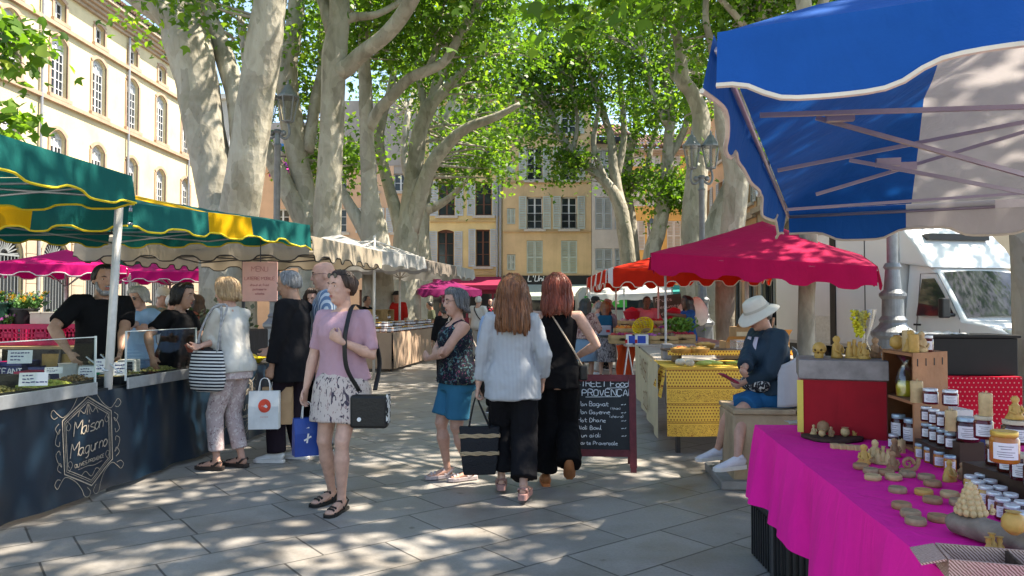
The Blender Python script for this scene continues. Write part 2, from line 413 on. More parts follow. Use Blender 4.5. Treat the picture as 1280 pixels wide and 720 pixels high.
class Face:
 """a street front: wall with openings cut in it, each window a part with frame, pane, surround, sill, shutters"""
 def __init__(s, name, label, p0, ux, nrm, W, H, wallmat, depth=9, cat='building'):
  s.p0 = V(p0); s.ux = V(ux); s.n = V(nrm); s.W = W; s.H = H
  s.root = thing(name, label, cat, s.p0); s.ops = []; s.wm = wallmat; s.depth = depth
 def pt(s, u, z, d=0): return s.p0+s.ux*u+V((0, 0, z))-s.n*d          # d>0 into the wall
 def bx(s, mb, u0, u1, z0, z1, d0, d1, mi=0):
  vs = [s.pt(u, z, d) for d in (d0, d1) for u, z in ((u0, z0), (u1, z0), (u1, z1), (u0, z1))]
  mb.add(vs, [(3, 2, 1, 0), (4, 5, 6, 7), (0, 1, 5, 4), (1, 2, 6, 5), (2, 3, 7, 6), (3, 0, 4, 7)], mi)
 def win(s, uc, z0, w, h, **k): s.ops.append(dict(u0=uc-w/2, u1=uc+w/2, z0=z0, z1=z0+h, **k))
 def part(s, name, m, boxes):
  mb = MB()
  for b in boxes: s.bx(mb, *b)
  return mb.build(name, m, s.root, world=True)
 def finish(s):
  us = sorted({0, s.W} | {o[k] for o in s.ops for k in ('u0', 'u1')}); zs = sorted({0, s.H} | {o[k] for o in s.ops for k in ('z0', 'z1')})
  mb = MB(); rd = .22
  for i in range(len(us)-1):
   for j in range(len(zs)-1):
    uc, zc = (us[i]+us[i+1])/2, (zs[j]+zs[j+1])/2
    if any(o['u0'] < uc < o['u1'] and o['z0'] < zc < o['z1'] for o in s.ops): continue
    mb.poly([s.pt(us[i], zs[j]), s.pt(us[i+1], zs[j]), s.pt(us[i+1], zs[j+1]), s.pt(us[i], zs[j+1])])
  D = s.depth
  mb.poly([s.pt(0, 0), s.pt(0, s.H), s.pt(0, s.H, D), s.pt(0, 0, D)]); mb.poly([s.pt(s.W, 0), s.pt(s.W, 0, D), s.pt(s.W, s.H, D), s.pt(s.W, s.H)])
  mb.poly([s.pt(0, 0, D), s.pt(0, s.H, D), s.pt(s.W, s.H, D), s.pt(s.W, 0, D)]); mb.poly([s.pt(0, s.H-.02), s.pt(s.W, s.H-.02), s.pt(s.W, s.H-.02, D), s.pt(0, s.H-.02, D)])
  for o in s.ops:
   u0, u1, z0, z1 = o['u0'], o['u1'], o['z0'], o['z1']; rise = o.get('rise', 0); n = 10
   if rise:
    arc = [(u0+(u1-u0)*(.5-.5*math.cos(PI*t/n)), z1-rise+rise*math.sin(PI*t/n)) for t in range(n+1)] if o.get('round') else \
     [(u0+(u1-u0)*t/n, z1-rise+rise*(1-(2*t/n-1)**2)) for t in range(n+1)]
    for a, b in zip(arc[:-1], arc[1:]): mb.poly([s.pt(a[0], a[1]), s.pt(b[0], b[1]), s.pt(b[0], z1), s.pt(a[0], z1)])
   else: arc = [(u0, z1), (u1, z1)]
   o['arc'] = arc
   outl = [(u0, z0)]+arc+[(u1, z0)]
   for a, b in zip(outl, outl[1:]+outl[:1]): mb.poly([s.pt(a[0], a[1]), s.pt(b[0], b[1]), s.pt(b[0], b[1], rd+.1), s.pt(a[0], a[1], rd+.1)])
  mb.build('wall', s.wm, s.root, world=True)
  for o in s.ops: s.window(o, rd)
 def window(s, o, rd):
  u0, u1, z0, z1 = o['u0'], o['u1'], o['z0'], o['z1']; arc = o['arc']; st = o.get('style', 'casement'); w = u1-u0; zt = arc[0][1]
  fm = o.get('fm') or WHITEP(); fr = MB(); t = .06
  if st == 'shut':                                        # shutters closed in the opening
   sh = o.get('sm') or SHUT(); first = None
   for a, b in ((u0+.01, (u0+u1)/2-.008), ((u0+u1)/2+.008, u1-.01)):
    mb = MB(); s.leaf(mb, a, b, z0+.02, z1-.02, .07, .03)
    q = mb.build('shutter', sh, s.root, world=True)
   return
  if st == 'grille':
   for i in range(9):
    u = u0+w*(i+.5)/9; s.bx(fr, u-.015, u+.015, z0, zt, .1, .13)
   s.bx(fr, u0, u1, zt-.04, zt+.04, .09, .14)
   for i in range(13):
    a = PI*(i+.5)/13; c = ((u0+u1)/2, zt)
    fr.bar(s.pt(c[0]+.12*w*math.cos(a), c[1]+.12*w*math.sin(a), .12), s.pt(c[0]+.5*w*math.cos(a), c[1]+(z1-zt)*math.sin(a), .12), .035)
   fm = mat('pale_grille_iron', (.20, .22, .23), .6)
  elif st == 'door':
   s.bx(fr, u0, u0+.1, z0, zt, rd-.08, rd); s.bx(fr, u1-.1, u1, z0, zt, rd-.08, rd); s.bx(fr, u0, u1, zt-.12, zt, rd-.08, rd); s.bx(fr, u0, u1, z0, z0+.5, rd-.06, rd)
   s.bx(fr, (u0+u1)/2-.05, (u0+u1)/2+.05, z0, zt, rd-.08, rd)
  else:
   s.bx(fr, u0, u0+t, z0, zt, rd-.05, rd); s.bx(fr, u1-t, u1, z0, zt, rd-.05, rd); s.bx(fr, u0, u1, z0, z0+t*1.4, rd-.05, rd)
   for a, b in zip(arc[:-1], arc[1:]): fr.bar(s.pt(a[0], a[1]-.04, rd-.025), s.pt(b[0], b[1]-.04, rd-.025), .05, .09)
   m = (u0+u1)/2; s.bx(fr, m-.05, m+.05, z0, zt, rd-.06, rd)
   nx, nz = o.get('panes', (2, 4))
   for i in range(1, nx):
    if i*2 != nx: s.bx(fr, u0+w*i/nx-.018, u0+w*i/nx+.018, z0, zt, rd-.04, rd)
   for j in range(1, nz): s.bx(fr, u0, u1, z0+(zt-z0)*j/nz-.018, z0+(zt-z0)*j/nz+.018, rd-.04, rd)
   if o.get('rise'): s.bx(fr, u0, u1, zt-.05, zt+.05, rd-.06, rd)
  f = fr.build('window' if st != 'door' else 'door', fm, s.root, world=True)
  outl = [(u0, z0)]+arc+[(u1, z0)]
  MB().poly([s.pt(a, b, rd-.01) for a, b in outl]).build('pane', winglass(), f, world=True)
  if o.get('fan'):                                        # pale half blind in the window head
   MB().poly([s.pt(a, b, rd-.02) for a, b in [(u0+.06, zt-.35)]+[(q[0], q[1]-.05) for q in arc[1:-1]]+[(u1-.06, zt-.35)]]).build('blind', WHITEP(), f, world=True)
  if o.get('sm2'):
   sm = o['sm2']; q = MB(); k = .14
   s.bx(q, u0-k, u0, z0, zt, -.05, .03); s.bx(q, u1, u1+k, z0, zt, -.05, .03)
   ctr = ((u0+u1)/2, zt-.3)
   for a, b in zip(arc[:-1], arc[1:]):
    e = lambda p: (p[0]+(p[0]-ctr[0])*k*1.6/w*1.2, p[1]+k)
    A, B, C, D = a, b, e(b), e(a)
    vs = [s.pt(*p, d) for d in (-.05, .03) for p in (A, B, C, D)]
    q.add(vs, [(3, 2, 1, 0), (4, 5, 6, 7), (0, 1, 5, 4), (1, 2, 6, 5), (2, 3, 7, 6), (3, 0, 4, 7)])
   q.build('surround', sm, f, world=True)
  if o.get('sill', 1):
   q = MB(); s.bx(q, u0-.2, u1+.2, z0-.16, z0, -.14, .1); q.build('sill', o.get('sm2') or mat('pale_sill', (.5, .45, .38), .85), f, world=True)
  if o.get('sh'):
   for sgn in (-1, 1):
    q = MB(); a, b = (u0-.04-w*.5, u0-.04) if sgn < 0 else (u1+.04, u1+.04+w*.5)
    s.leaf(q, a, b, z0-.02, zt+.02, -.06, -.015); q.build('shutter', o.get('sm') or SHUT(), f, world=True)
  if o.get('rail'):
   q = MB()
   for i in range(10): u = u0+w*(i+.5)/10; s.bx(q, u-.01, u+.01, z0, z0+.85, -.05, -.03)
   s.bx(q, u0, u1, z0+.85, z0+.9, -.06, -.02); q.build('railing', IRON(), f, world=True)
 def leaf(s, mb, a, b, z0, z1, d0, d1):
  t = .07
  s.bx(mb, a, a+t, z0, z1, d0, d1); s.bx(mb, b-t, b, z0, z1, d0, d1)
  for z in (z0, z0+(z1-z0)*.48, z1-t): s.bx(mb, a+t, b-t, z, z+t, d0, d1)
  n = max(4, int((z1-z0)/.11)); dm = (d0+d1)/2
  for i in range(n):
   z = z0+t+(z1-z0-2*t)*i/n; h = (z1-z0-2*t)/n
   mb.add([s.pt(a+t, z, d0+.005), s.pt(b-t, z, d0+.005), s.pt(b-t, z+h*.72, dm), s.pt(a+t, z+h*.72, dm)], [(0, 1, 2, 3)])
TILE = lambda: mat('clay_roof_tile', (.17, .10, .07), .85, var=.3, scale=6, bump=.3)
def cornice(F, z, out=.6, m=None, steps=4, h=.7):
 F.part('cornice', m or STONE(), [(-.05, F.W+.05, z+h*i/steps, z+h*(i+1)/steps-.003*(i < steps-1), -out*(i+1)/steps, .05) for i in range(steps)])
def roof(F, z, out=.8):
 mb = MB(); s = F
 n = int(F.W/.22)
 for i in range(n):
  u = F.W*(i+.5)/n; a = s.pt(u, z+.06, -out); b = s.pt(u, z+2.2, s.depth*.6); mb.tube([a, b], .1, 6)
 mb.poly([s.pt(0, z, -out+.05), s.pt(s.W, z, -out+.05), s.pt(s.W, z+2.1, s.depth*.6), s.pt(0, z+2.1, s.depth*.6)])
 mb.build('roof', TILE(), s.root, world=True)
# the long pale yellow mansion along the left side
F = Face('mansion', 'long pale yellow mansion with arched windows lining the left side', (-20, 18.2, 0), (0, 1, 0), (1, 0, 0), 26.4, 15.6, plaster('cream_plaster', (.66, .56, .34), .12))
for i in range(9):
 u = 28.1+2.95*(i-3)-18.2
 if u < .8 or u > 25.6: continue
 F.win(u, 10.42, 1.12, 2.6, rise=.28, panes=(4, 6), sm2=PINKSTONE(), fan=1)
 F.win(u, 7.15, 1.05, 1.85, rise=.3, panes=(4, 4), sm2=PINKSTONE(), fan=1)
 F.win(u, 13.66, .78, .95, rise=.12, panes=(2, 2), sm2=PINKSTONE())
 F.win(u, .5, 1.75, 3.85, rise=.87, round=1, style='grille', sm2=STONE(), sill=0)
F.finish()
for za, zb in ((10.08, 10.24), (13.3, 13.47), (5.5, 5.75)): F.part('string_course', PINKSTONE(), [(0, F.W, za, zb, -.16, .02)])
            # rusticated stone ground floor between the arches
uu = sorted([28.1+2.95*(i-3)-18.2 for i in range(9) if .8 < 28.1+2.95*(i-3)-18.2 < 25.6])
edges = [0]+[x for u in uu for x in (u-1.05, u+1.05)]+[F.W]
for a, b in zip(edges[0::2], edges[1::2]):
 gf = MB()
 for k in range(9): F.bx(gf, a, b, k*.6+.01, (k+1)*.6-.01, -.06, .01)
 if b-a > .1: gf.build('stone_pier', STONE(), F.root, world=True)
cornice(F, 14.95, .75, STONE(), 5, .75); roof(F, 15.75, .85)
mb = MB()
for i in range(4): a = F.pt(3.5+6.6*i+1.5, 14.9, -.12); mb.tube([a, a-V((0, 0, 14.7))], .06, 8)
mb.build('drainpipe', mat('grey_zinc', (.3, .31, .33), .45, .3), F.root, world=True)
YB = 46.0
def xb(px, Y=YB): return P(px, 385, Y).x
def front(name, label, pa, pb, H, m, Y=YB):
 a, b = xb(pa, Y), xb(pb, Y); return Face(name, label, (a, Y, 0), (1, 0, 0), (0, -1, 0), b-a, H, m), (lambda px: xb(px, Y)-a), (lambda py: HCAM+(385-py)/FPX*Y)
# peach house with the flowered terrace
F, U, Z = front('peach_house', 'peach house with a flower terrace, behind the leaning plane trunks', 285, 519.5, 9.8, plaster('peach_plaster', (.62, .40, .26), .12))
for px in (305, 352, 382, 424, 462, 500):
 F.win(U(px), Z(290), .85, 1.5, style='casement', panes=(2, 3), sh=(px in (305, 462, 500)))
 F.win(U(px), Z(238), .85, 1.6, style='casement', panes=(2, 3)) if px > 400 else None
 F.win(U(px), .05, 1.3, 2.5, style='door', fm=BROWNP(), sill=0)
F.finish()
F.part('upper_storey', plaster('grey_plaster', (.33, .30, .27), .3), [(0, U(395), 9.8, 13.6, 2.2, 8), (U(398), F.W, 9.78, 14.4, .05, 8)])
F.part('shade_awning', mat('blue_awning', (.03, .16, .42), .7), [(U(340), U(372), Z(180), Z(176), .2, 2.2)])
F.part('parapet', plaster('peach_plaster', (1, 1, 1)), [(0, U(396), 9.83, 9.93, -.1, .25)])
mb = MB()
for i in range(14): u = U(300+6.8*i); F.bx(mb, u-.02, u+.02, 9.93, 10.9, .03, .07)
F.bx(mb, U(298), U(396), 10.9, 10.95, .02, .08); mb.build('railing', IRON(), F.root, world=True)
F.part('drainpipe', mat('grey_zinc', (.3, .31, .33), .45, .3), [(.15, .27, 0, 9.7, -.14, -.02), (U(419), U(420.6), 0, 9.7, -.14, -.02)])
def bloom_bank(name, label, pts, cols, r, n, cat='flowers', group=None, stem=0):
 mb = MB(); rg = random.Random(n)
 for p in pts:
  for k in range(n):
   q = V(p)+V((rg.gauss(0, r), rg.gauss(0, r*.6), rg.gauss(0, r*.6))); d = V((rg.uniform(-1, 1), rg.uniform(-1, .2), rg.uniform(-.3, 1))).normalized()
   x = d.orthogonal().normalized(); y = d.cross(x); s_ = r*rg.uniform(.25, .5)
   mb.add([q+x*s_, q+y*s_*.8, q-x*s_, q-y*s_*.8], [(0, 1, 2, 3)], rg.randrange(len(cols)))
 return mb
fm_ = [mat('magenta_bloom', (.5, .03, .25), .7), mat('purple_bloom', (.25, .03, .3), .7), mat('bloom_leaf', (.06, .14, .03), .6)]
mb = bloom_bank('', '', [F.pt(U(345+5*i), 10.1, -.1) for i in range(8)], fm_, .3, 90)
o = mb.build('terrace_flowers', fm_); tag(o, 'magenta flowers spilling over the terrace railing of the peach house', 'flowers', kind='thing')
# slim pale house seen between the mansion and the first plane tree
F, U, Z = front('pale_house', 'tall pale blue grey house with a balcony, between the mansion and the peach house', 240, 284.5, 14.5, plaster('pale_blue_plaster', (.45, .48, .5), .2))
for z in (4.2, 7.2, 10.2): F.win(F.W*.66, z, .9, 1.9, sh=0, rail=1)
F.finish(); F.part('cornice', WHITEP(), [(-.02, F.W, 14.5, 14.8, -.3, .3)])
# yellow house with open grey shutters
F, U, Z = front('yellow_house', 'yellow house with large open grey shutters beside the ochre house', 520, 627.5, 14.6, plaster('yellow_plaster', (.74, .56, .27), .2))
for px in (557, 603.5):
 F.win(U(px), Z(333), 1.0 if px < 580 else .85, 2.3, rise=.14 if px < 580 else 0, fm=BROWNP(), panes=(2, 3), sh=1)
 F.win(U(px+1), Z(269), 1.0, 2.1, fm=BROWNP(), panes=(2, 3), sh=1, rail=0)
 F.win(U(px), Z(207), 1.0, 2.0, fm=WHITEP(), panes=(2, 3), sh=1)
 F.win(U(px), Z(155), .9, 1.3, fm=WHITEP(), panes=(2, 2), sh=1)
F.finish()
for za, zb in ((Z(275)-.1, Z(275)), (Z(212)-.1, Z(212)), (Z(344), Z(338))): F.part('string_course', plaster('yellow_plaster2', (.55, .38, .18), .3), [(0, F.W, za, zb, -.09, .02)])
mb = MB()
for u in (F.W-.3, F.W-.1): mb.tube([F.pt(u, 14, -.1), F.pt(u, 3.2, -.1)], .07, 8)
mb.build('drainpipe', mat('grey_zinc', (1, 1, 1)), F.root, world=True)
cornice(F, 14.3, .5, None, 3, .4); roof(F, 14.75, .6)
BURG = mat('burgundy_canvas', (.24, .012, .05), .7, var=.1, scale=3)
F.part('shopfront', mat('burgundy_paint', (.20, .012, .04), .4, var=.1), [(.2, F.W-.05, 2.3, 3.1, -.1, -.02), (.2, F.W-.05, 0, .8, -.08, -.02)]+[(u, u+.14, .81, 2.29, -.08, -.02) for u in (.2, 1.6, 3.1, 4.7)])
q = MB(); F.bx(q, .25, F.W-.1, .8, 2.3, -.05, -.01); q.build('shop_window', winglass(), F.root, world=True)
q = MB(); A = [F.pt(.1, 3.35, -.05), F.pt(F.W-.02, 3.35, -.05), F.pt(F.W-.02, 2.75, -2.3), F.pt(.1, 2.75, -2.3)]
q.poly(A); q.poly([A[3], A[2], A[2]-V((0, 0, .25)), A[3]-V((0, 0, .25))]); q.build('awning', BURG, F.root, world=True, solid=.03)
# ochre house with the restaurant on its ground floor
F, U, Z = front('ochre_house', 'ochre house with pale shutters above a restaurant with a black sign', 628, 739.5, 14.4, plaster('ochre_plaster', (.66, .46, .25), .3))
for px in (668.5, 711.5):
 F.win(U(px), Z(342), 1.0, 2.05, style='shut', sm=SHUTG())
 F.win(U(px), Z(286), .95, 2.0, panes=(2, 4), sh=1, sm=SHUTG(), rail=1)
 F.win(U(px), Z(224.5), .95, 2.05, panes=(2, 4), sh=1, sm=SHUTG(), rail=1)
 F.win(U(px), Z(166), .9, 1.5, panes=(2, 3), sh=1, sm=SHUTG())
for py in (338, 280, 221): F.win(U(639), Z(py), .52, 1.0, style='shut', sm=SHUTG())
F.finish()
F.part('string_course', plaster('ochre_plaster2', (.5, .33, .17), .3), [(0, F.W, Z(288.5)-.08, Z(288.5), -.07, .02), (0, F.W, Z(226.5)-.08, Z(226.5), -.07, .02)])
cornice(F, 14.0, .55, None, 4, .5); roof(F, 14.6, .65)
sg = MB(); F.bx(sg, U(629), U(739), Z(356), Z(344.5), -.12, -.01); sgo = sg.build('shop_sign', mat('black_fascia', (.012, .012, .014), .35), F.root, world=True)
lt = MB(); letter(lt, "L'Unic Bar", .36, .055, F.pt(U(660), Z(353.5)+.10, -.125), (1, 0, 0), (0, 0, 1), shear=.3, xs=.6)
lt.build('sign_lettering', mat('white_paint', (.8, .8, .8), .5), sgo, world=True)
q = MB(); A = [F.pt(U(629), Z(356), -.1), F.pt(U(739), Z(356), -.1), F.pt(U(739), 2.1, -2.6), F.pt(U(629), 2.1, -2.6)]
q.poly(A); q.poly([A[3], A[2], A[2]-V((0, 0, .22)), A[3]-V((0, 0, .22))]); q.build('awning', mat('sage_canvas', (.30, .36, .31), .8), F.root, world=True, solid=.03)
q = MB(); F.bx(q, .2, F.W-.2, .1, 2.7, -.06, -.01); q.build('shop_window', winglass(), F.root, world=True)
# narrow off-white house
F, U, Z = front('white_house', 'narrow off white house with closed grey shutters, right of the ochre house', 740, 788, 11.6, plaster('offwhite_plaster', (.64, .56, .49), .15))
for px in (755, 776):
 F.win(U(px), Z(338), 1.05 if px < 770 else .7, 1.35, style='shut'); F.win(U(px), Z(287), 1.05 if px < 770 else .7, 2.0, style='shut'); F.win(U(px), Z(225), .9, 1.9, style='shut')
F.win(F.W*.5, .05, 1.8, 2.6, style='door', fm=WHITEP(), sill=0)
F.finish(); F.part('eaves', mat('dark_eaves', (.03, .03, .035), .6), [(-.0, F.W+.1, 11.6, 11.85, -.9, .3)]); roof(F, 11.9, .9)
# golden yellow house further back
F, U, Z = front('golden_house', 'golden yellow house with rows of white shutters at the far right corner of the square', 780, 905, 12.6, plaster('golden_plaster', (.74, .46, .15), .15), 53)
for px in (798, 818, 843, 868, 890):
 for py, h in ((313, 2.1), (258, 2.0), (208, 1.8)): F.win(U(px), Z(py), 1.0, h, style='shut', sm=WHITEP())
F.finish(); cornice(F, 12.3, .5, None, 3, .4); roof(F, 12.8, .6)
# right-hand row
F = Face('orange_house', 'salmon orange house with blue grey shutters in the right row of the square', (11, 50, 0), (0, -1, 0), (-1, 0, 0), 14, 13, plaster('salmon_plaster', (.62, .38, .22), .12))
for u in (1.6, 4.6, 7.6, 10.6, 13):
 for z in (6.6, 9.8): F.win(u, z, 1.0, 2.0, panes=(2, 4), sh=1)
 F.win(u, .1, 1.5, 2.8, style='door', fm=mat('grey_shop_paint', (.2, .21, .22), .5), sill=0, sm2=STONE())
F.finish(); cornice(F, 12.7, .6, None, 4, .5); roof(F, 13.3, .7)
F.part('string_course', STONE(), [(0, F.W, 5.8, 6.1, -.2, .02)])
F = Face('beige_house', 'weathered beige stone house with tall windows above shops, behind the white truck', (11, 35.8, 0), (0, -1, 0), (-1, 0, 0), 12, 12, plaster('beige_plaster', (.50, .41, .30), .45))
for u in (1.5, 4.4, 7.3, 10.2):
 F.win(u, 6.7, 1.05, 2.5, panes=(2, 4), sh=1, sm=WHITEP()); F.win(u, 3.6, 1.1, 1.5, rise=.2, panes=(2, 3), sm2=STONE())
 F.win(u, .05, 1.7, 2.7, style='door', fm=mat('dark_shop_paint', (.06, .065, .07), .4), sill=0, sm2=mat('grey_shop_stone', (.36, .35, .33), .7))
F.finish(); cornice(F, 11.7, .6, None, 4, .5); roof(F, 12.3, .7)
F.part('string_course', STONE(), [(0, F.W, 5.9, 6.15, -.35, .02)])
q = MB(); a = F.pt(8.6, 2.75, 0); A = [F.pt(7.2, 2.9, -.05), F.pt(9.9, 2.9, -.05), F.pt(9.9, 2.3, -1.5), F.pt(7.2, 2.3, -1.5)]
q.poly(A); q.poly([A[3], A[2], A[2]-V((0, 0, .35)), A[3]-V((0, 0, .35))]); q.poly([A[1], A[2], A[2]-V((0, 0, .3))]); q.build('awning', BURG, F.root, world=True, solid=.02)
# ------------------------------------------------------------------ plane trees
def bark_mat():
 m, nt, b = newmat('plane_bark'); L = nt.links.new; tc = nd(nt, 'ShaderNodeTexCoord')
 mp = nd(nt, 'ShaderNodeMapping'); mp.inputs['Scale'].default_value = (1, 1, .5); L(tc.outputs['Object'], mp.inputs['Vector'])
 n1 = nd(nt, 'ShaderNodeTexNoise', Scale=2.2, Detail=6.0, Roughness=.62, Distortion=.8); L(mp.outputs[0], n1.inputs['Vector'])
 r1 = ramp(nt, [(.26, (.10, .09, .065)), (.38, (.20, .18, .14)), (.47, (.33, .305, .25)), (.56, (.42, .395, .335)), (.66, (.33, .315, .25)), (.8, (.22, .21, .15))]); L(n1.outputs['Fac'], r1.inputs['Fac'])
 vo = nd(nt, 'ShaderNodeTexVoronoi', Scale=9.0); L(mp.outputs[0], vo.inputs['Vector'])
 n4 = nd(nt, 'ShaderNodeTexNoise', Scale=26.0, Detail=5.0); L(mp.outputs[0], n4.inputs['Vector'])
 ma = nd(nt, 'ShaderNodeMath', operation='MULTIPLY_ADD'); ma.inputs[1].default_value = .35; L(n4.outputs['Fac'], ma.inputs[0]); L(vo.outputs['Distance'], ma.inputs[2])
 r2 = ramp(nt, [(.24, (.55, .5, .42)), (.31, (1, 1, 1))]); L(ma.outputs[0], r2.inputs['Fac'])
 c = mixc(nt, .8, r1.outputs['Color'], r2.outputs['Color'], 'MULTIPLY')
 mp2 = nd(nt, 'ShaderNodeMapping'); mp2.inputs['Scale'].default_value = (.9, .9, 4); L(tc.outputs['Object'], mp2.inputs['Vector'])
 n5 = nd(nt, 'ShaderNodeTexNoise', Scale=1.5, Detail=4.0); L(mp2.outputs[0], n5.inputs['Vector'])
 r5 = ramp(nt, [(.36, (.6, .57, .5)), (.44, (1, 1, 1))]); L(n5.outputs['Fac'], r5.inputs['Fac'])
 c = mixc(nt, .3, c, r5.outputs['Color'], 'MULTIPLY')
 n6 = nd(nt, 'ShaderNodeTexNoise', Scale=7.0, Detail=4.0); L(mp.outputs[0], n6.inputs['Vector']); dv = mixc(nt, .10, mp.outputs[0], n6.outputs['Color'], 'ADD')
 v2 = nd(nt, 'ShaderNodeTexVoronoi', Scale=4.2); L(dv, v2.inputs['Vector']); sp_ = nd(nt, 'ShaderNodeSeparateXYZ'); L(v2.outputs['Color'], sp_.inputs[0])
 r6 = ramp(nt, [(0, (.46, .43, .35)), (.3, (.30, .28, .22)), (.5, (.20, .19, .13)), (.62, (.36, .33, .26)), (.82, (.26, .235, .19)), (.92, (.52, .49, .41))], 'CONSTANT'); L(sp_.outputs[0], r6.inputs['Fac'])
 c = mixc(nt, .45, c, r6.outputs['Color']); c = mixc(nt, 1.0, c, (.84, .84, .83), 'MULTIPLY')
 L(c, b.inputs['Base Color']); b.inputs['Roughness'].default_value = .85
 ad = nd(nt, 'ShaderNodeMath', operation='MULTIPLY_ADD'); ad.inputs[1].default_value = .5; L(n5.outputs['Fac'], ad.inputs[0]); L(ma.outputs[0], ad.inputs[2])
 bp = nd(nt, 'ShaderNodeBump', Strength=.5, Distance=.04); L(ad.outputs[0], bp.inputs['Height']); L(bp.outputs[0], b.inputs['Normal'])
 return m
BARK = bark_mat()
def leaf_mat():
 m, nt, b = newmat('plane_leaf'); L = nt.links.new; out = nt.nodes['Material Output']
 at = nd(nt, 'ShaderNodeAttribute', attribute_name='tone')
 r = ramp(nt, [(0, (.038, .10, .016)), (.5, (.085, .185, .024)), (.85, (.16, .28, .035)), (1, (.25, .32, .06))]); L(at.outputs['Fac'], r.inputs['Fac'])
 L(r.outputs['Color'], b.inputs['Base Color']); b.inputs['Roughness'].default_value = .45; b.inputs['Specular IOR Level'].default_value = .4
 tr = nd(nt, 'ShaderNodeBsdfTranslucent'); mx = nd(nt, 'ShaderNodeMixShader'); mx.inputs[0].default_value = .55
 tc = mixc(nt, 1.0, r.outputs['Color'], (2.0, 1.9, .8), 'MULTIPLY'); L(tc, tr.inputs['Color'])
 L(b.outputs[0], mx.inputs[1]); L(tr.outputs[0], mx.inputs[2]); L(mx.outputs[0], out.inputs['Surface'])
 return m
LEAF = leaf_mat()
LEAFSHAPE = np.array([(0, 0), (.32, .12), (.5, .45), (.22, .5), (0, 1.0), (-.22, .5), (-.5, .45), (-.32, .12)], float)
def leaves(name, cen, siz, parent, rng):
 """one mesh of lobed leaves at cen (n,3) with size siz (n,)"""
 n = len(cen); nrm = rng.normal(size=(n, 3))+np.array([0, 0, .9]); nrm /= np.linalg.norm(nrm, axis=1)[:, None]
 a = rng.normal(size=(n, 3))+np.array([0, 0, -.5]); y = a-nrm*(a*nrm).sum(1)[:, None]; y /= np.linalg.norm(y, axis=1)[:, None]; x = np.cross(y, nrm)
 k = len(LEAFSHAPE); bend = np.array([0, -.03, -.12, 0, -.16, 0, -.12, -.03])
 vs = cen[:, None, :]+siz[:, None, None]*(LEAFSHAPE[None, :, :1]*x[:, None, :]+(LEAFSHAPE[None, :, 1:]-.4)*y[:, None, :]+bend[None, :, None]*nrm[:, None, :])
 me = bpy.data.meshes.new(name); me.vertices.add(n*k); me.vertices.foreach_set('co', vs.reshape(-1))
 me.loops.add(n*k); me.loops.foreach_set('vertex_index', np.arange(n*k)); me.polygons.add(n); me.polygons.foreach_set('loop_start', np.arange(n)*k); me.polygons.foreach_set('loop_total', np.full(n, k))
 me.update(); at = me.attributes.new('tone', 'FLOAT', 'FACE'); at.data.foreach_set('value', np.clip(rng.beta(2, 2.6, n)+rng.normal(0, .05, n), 0, 1))
 return finish(name, me, LEAF, parent, world=True)
def tree(label, Y0, limbs, crown, lsize=.175, per=72, seed=1, twigs=True, spread=.5, name='plane_tree'):
 """limbs: lists of (px, py, dY, width_px) up the photo; crown: (centre, radii, clumps)"""
 rg = np.random.default_rng(seed); rr = random.Random(seed)
 L3 = []
 for lb in limbs:
  pts = []
  for q in lb:
   if q[3] > 1.5: px, py, dY, wpx = q; p = P(px, py, Y0+dY); r = wpx/2/FPX*(Y0+dY)      # photo ray at this depth
   else: p = V(q[:3]); r = q[3];
   pts.append((p.x, p.y, p.z, r))
  L3.append(spline(pts, 5))
 b = L3[0][0]; root = thing(name, label, 'tree', (b[0], b[1], 0))
 mb = MB(); samples = []
 for k, q in enumerate(L3):
  sd_ = rr.random()*50
  mb.tube([p[:3] for p in q], [max(p[3], .012) for p in q], 14 if k < 3 else 10, wob=lambda i, a, p: 1+.10*noise.noise(V((p.x*1.3+math.cos(a), p.y*1.3+math.sin(a)+sd_, p.z*1.1)))+.05*noise.noise(V((math.cos(a)*3, math.sin(a)*3, p.z*3+sd_))))
  samples += [p for p in q[len(q)//3:]]
 SA = np.array(samples); clumps = []
 for c, rad, n in crown:
  c = np.array(c); rad = np.array(rad); made = 0
  while made < n:
   q = rg.normal(size=3); q /= np.linalg.norm(q); q = q*rad*(rg.random()**.45)+c
   clumps.append(q); made += 1
 if clumps:
  tops = SA[:, :3]
  for q in clumps:                                      # a thin branch to each leaf clump
   d = np.linalg.norm((tops-q)*np.array([1, 1, 1.0]), axis=1)+np.where(tops[:, 2] > q[2]-.1, 2.5, 0); i = int(np.argmin(d)); a = V(tops[i]); e = V(q); r0 = min(SA[i, 3]*.6, .022+.012*(e-a).length)
   if (e-a).length < 4.2:
    mid = a.lerp(e, .5)+V((rr.gauss(0, .25), rr.gauss(0, .25), rr.uniform(-.1, .45)))
    pts = spline([tuple(a), tuple(mid), tuple(e)], 3); n = len(pts)
    mb.tube(pts, [max(.007, r0*(1-.8*t/(n-1))) for t in range(n)], 5, cap=False)
  cl = np.array(clumps); m = len(cl)
  cnt = np.maximum(4, (per*rg.uniform(.35, 1.6, m)).astype(int)); idx = np.repeat(np.arange(m), cnt)
  cs = rg.uniform(.6, 1.3, m)[idx]
  cen = cl[idx]+rg.normal(size=(len(idx), 3))*np.array([spread, spread, spread*.62])*cs[:, None]
  leaves('crown', cen, lsize*rg.uniform(.55, 1.2, len(idx)), root, rg)
 mb.build('trunk', BARK, root, smooth=True, world=True)
 return root
def C(px, py, Y): return tuple(P(px, py, Y))
def gr(px, Y, w): x = P(px, 385, Y).x; return (x, Y, -.1, w/2/FPX*Y)
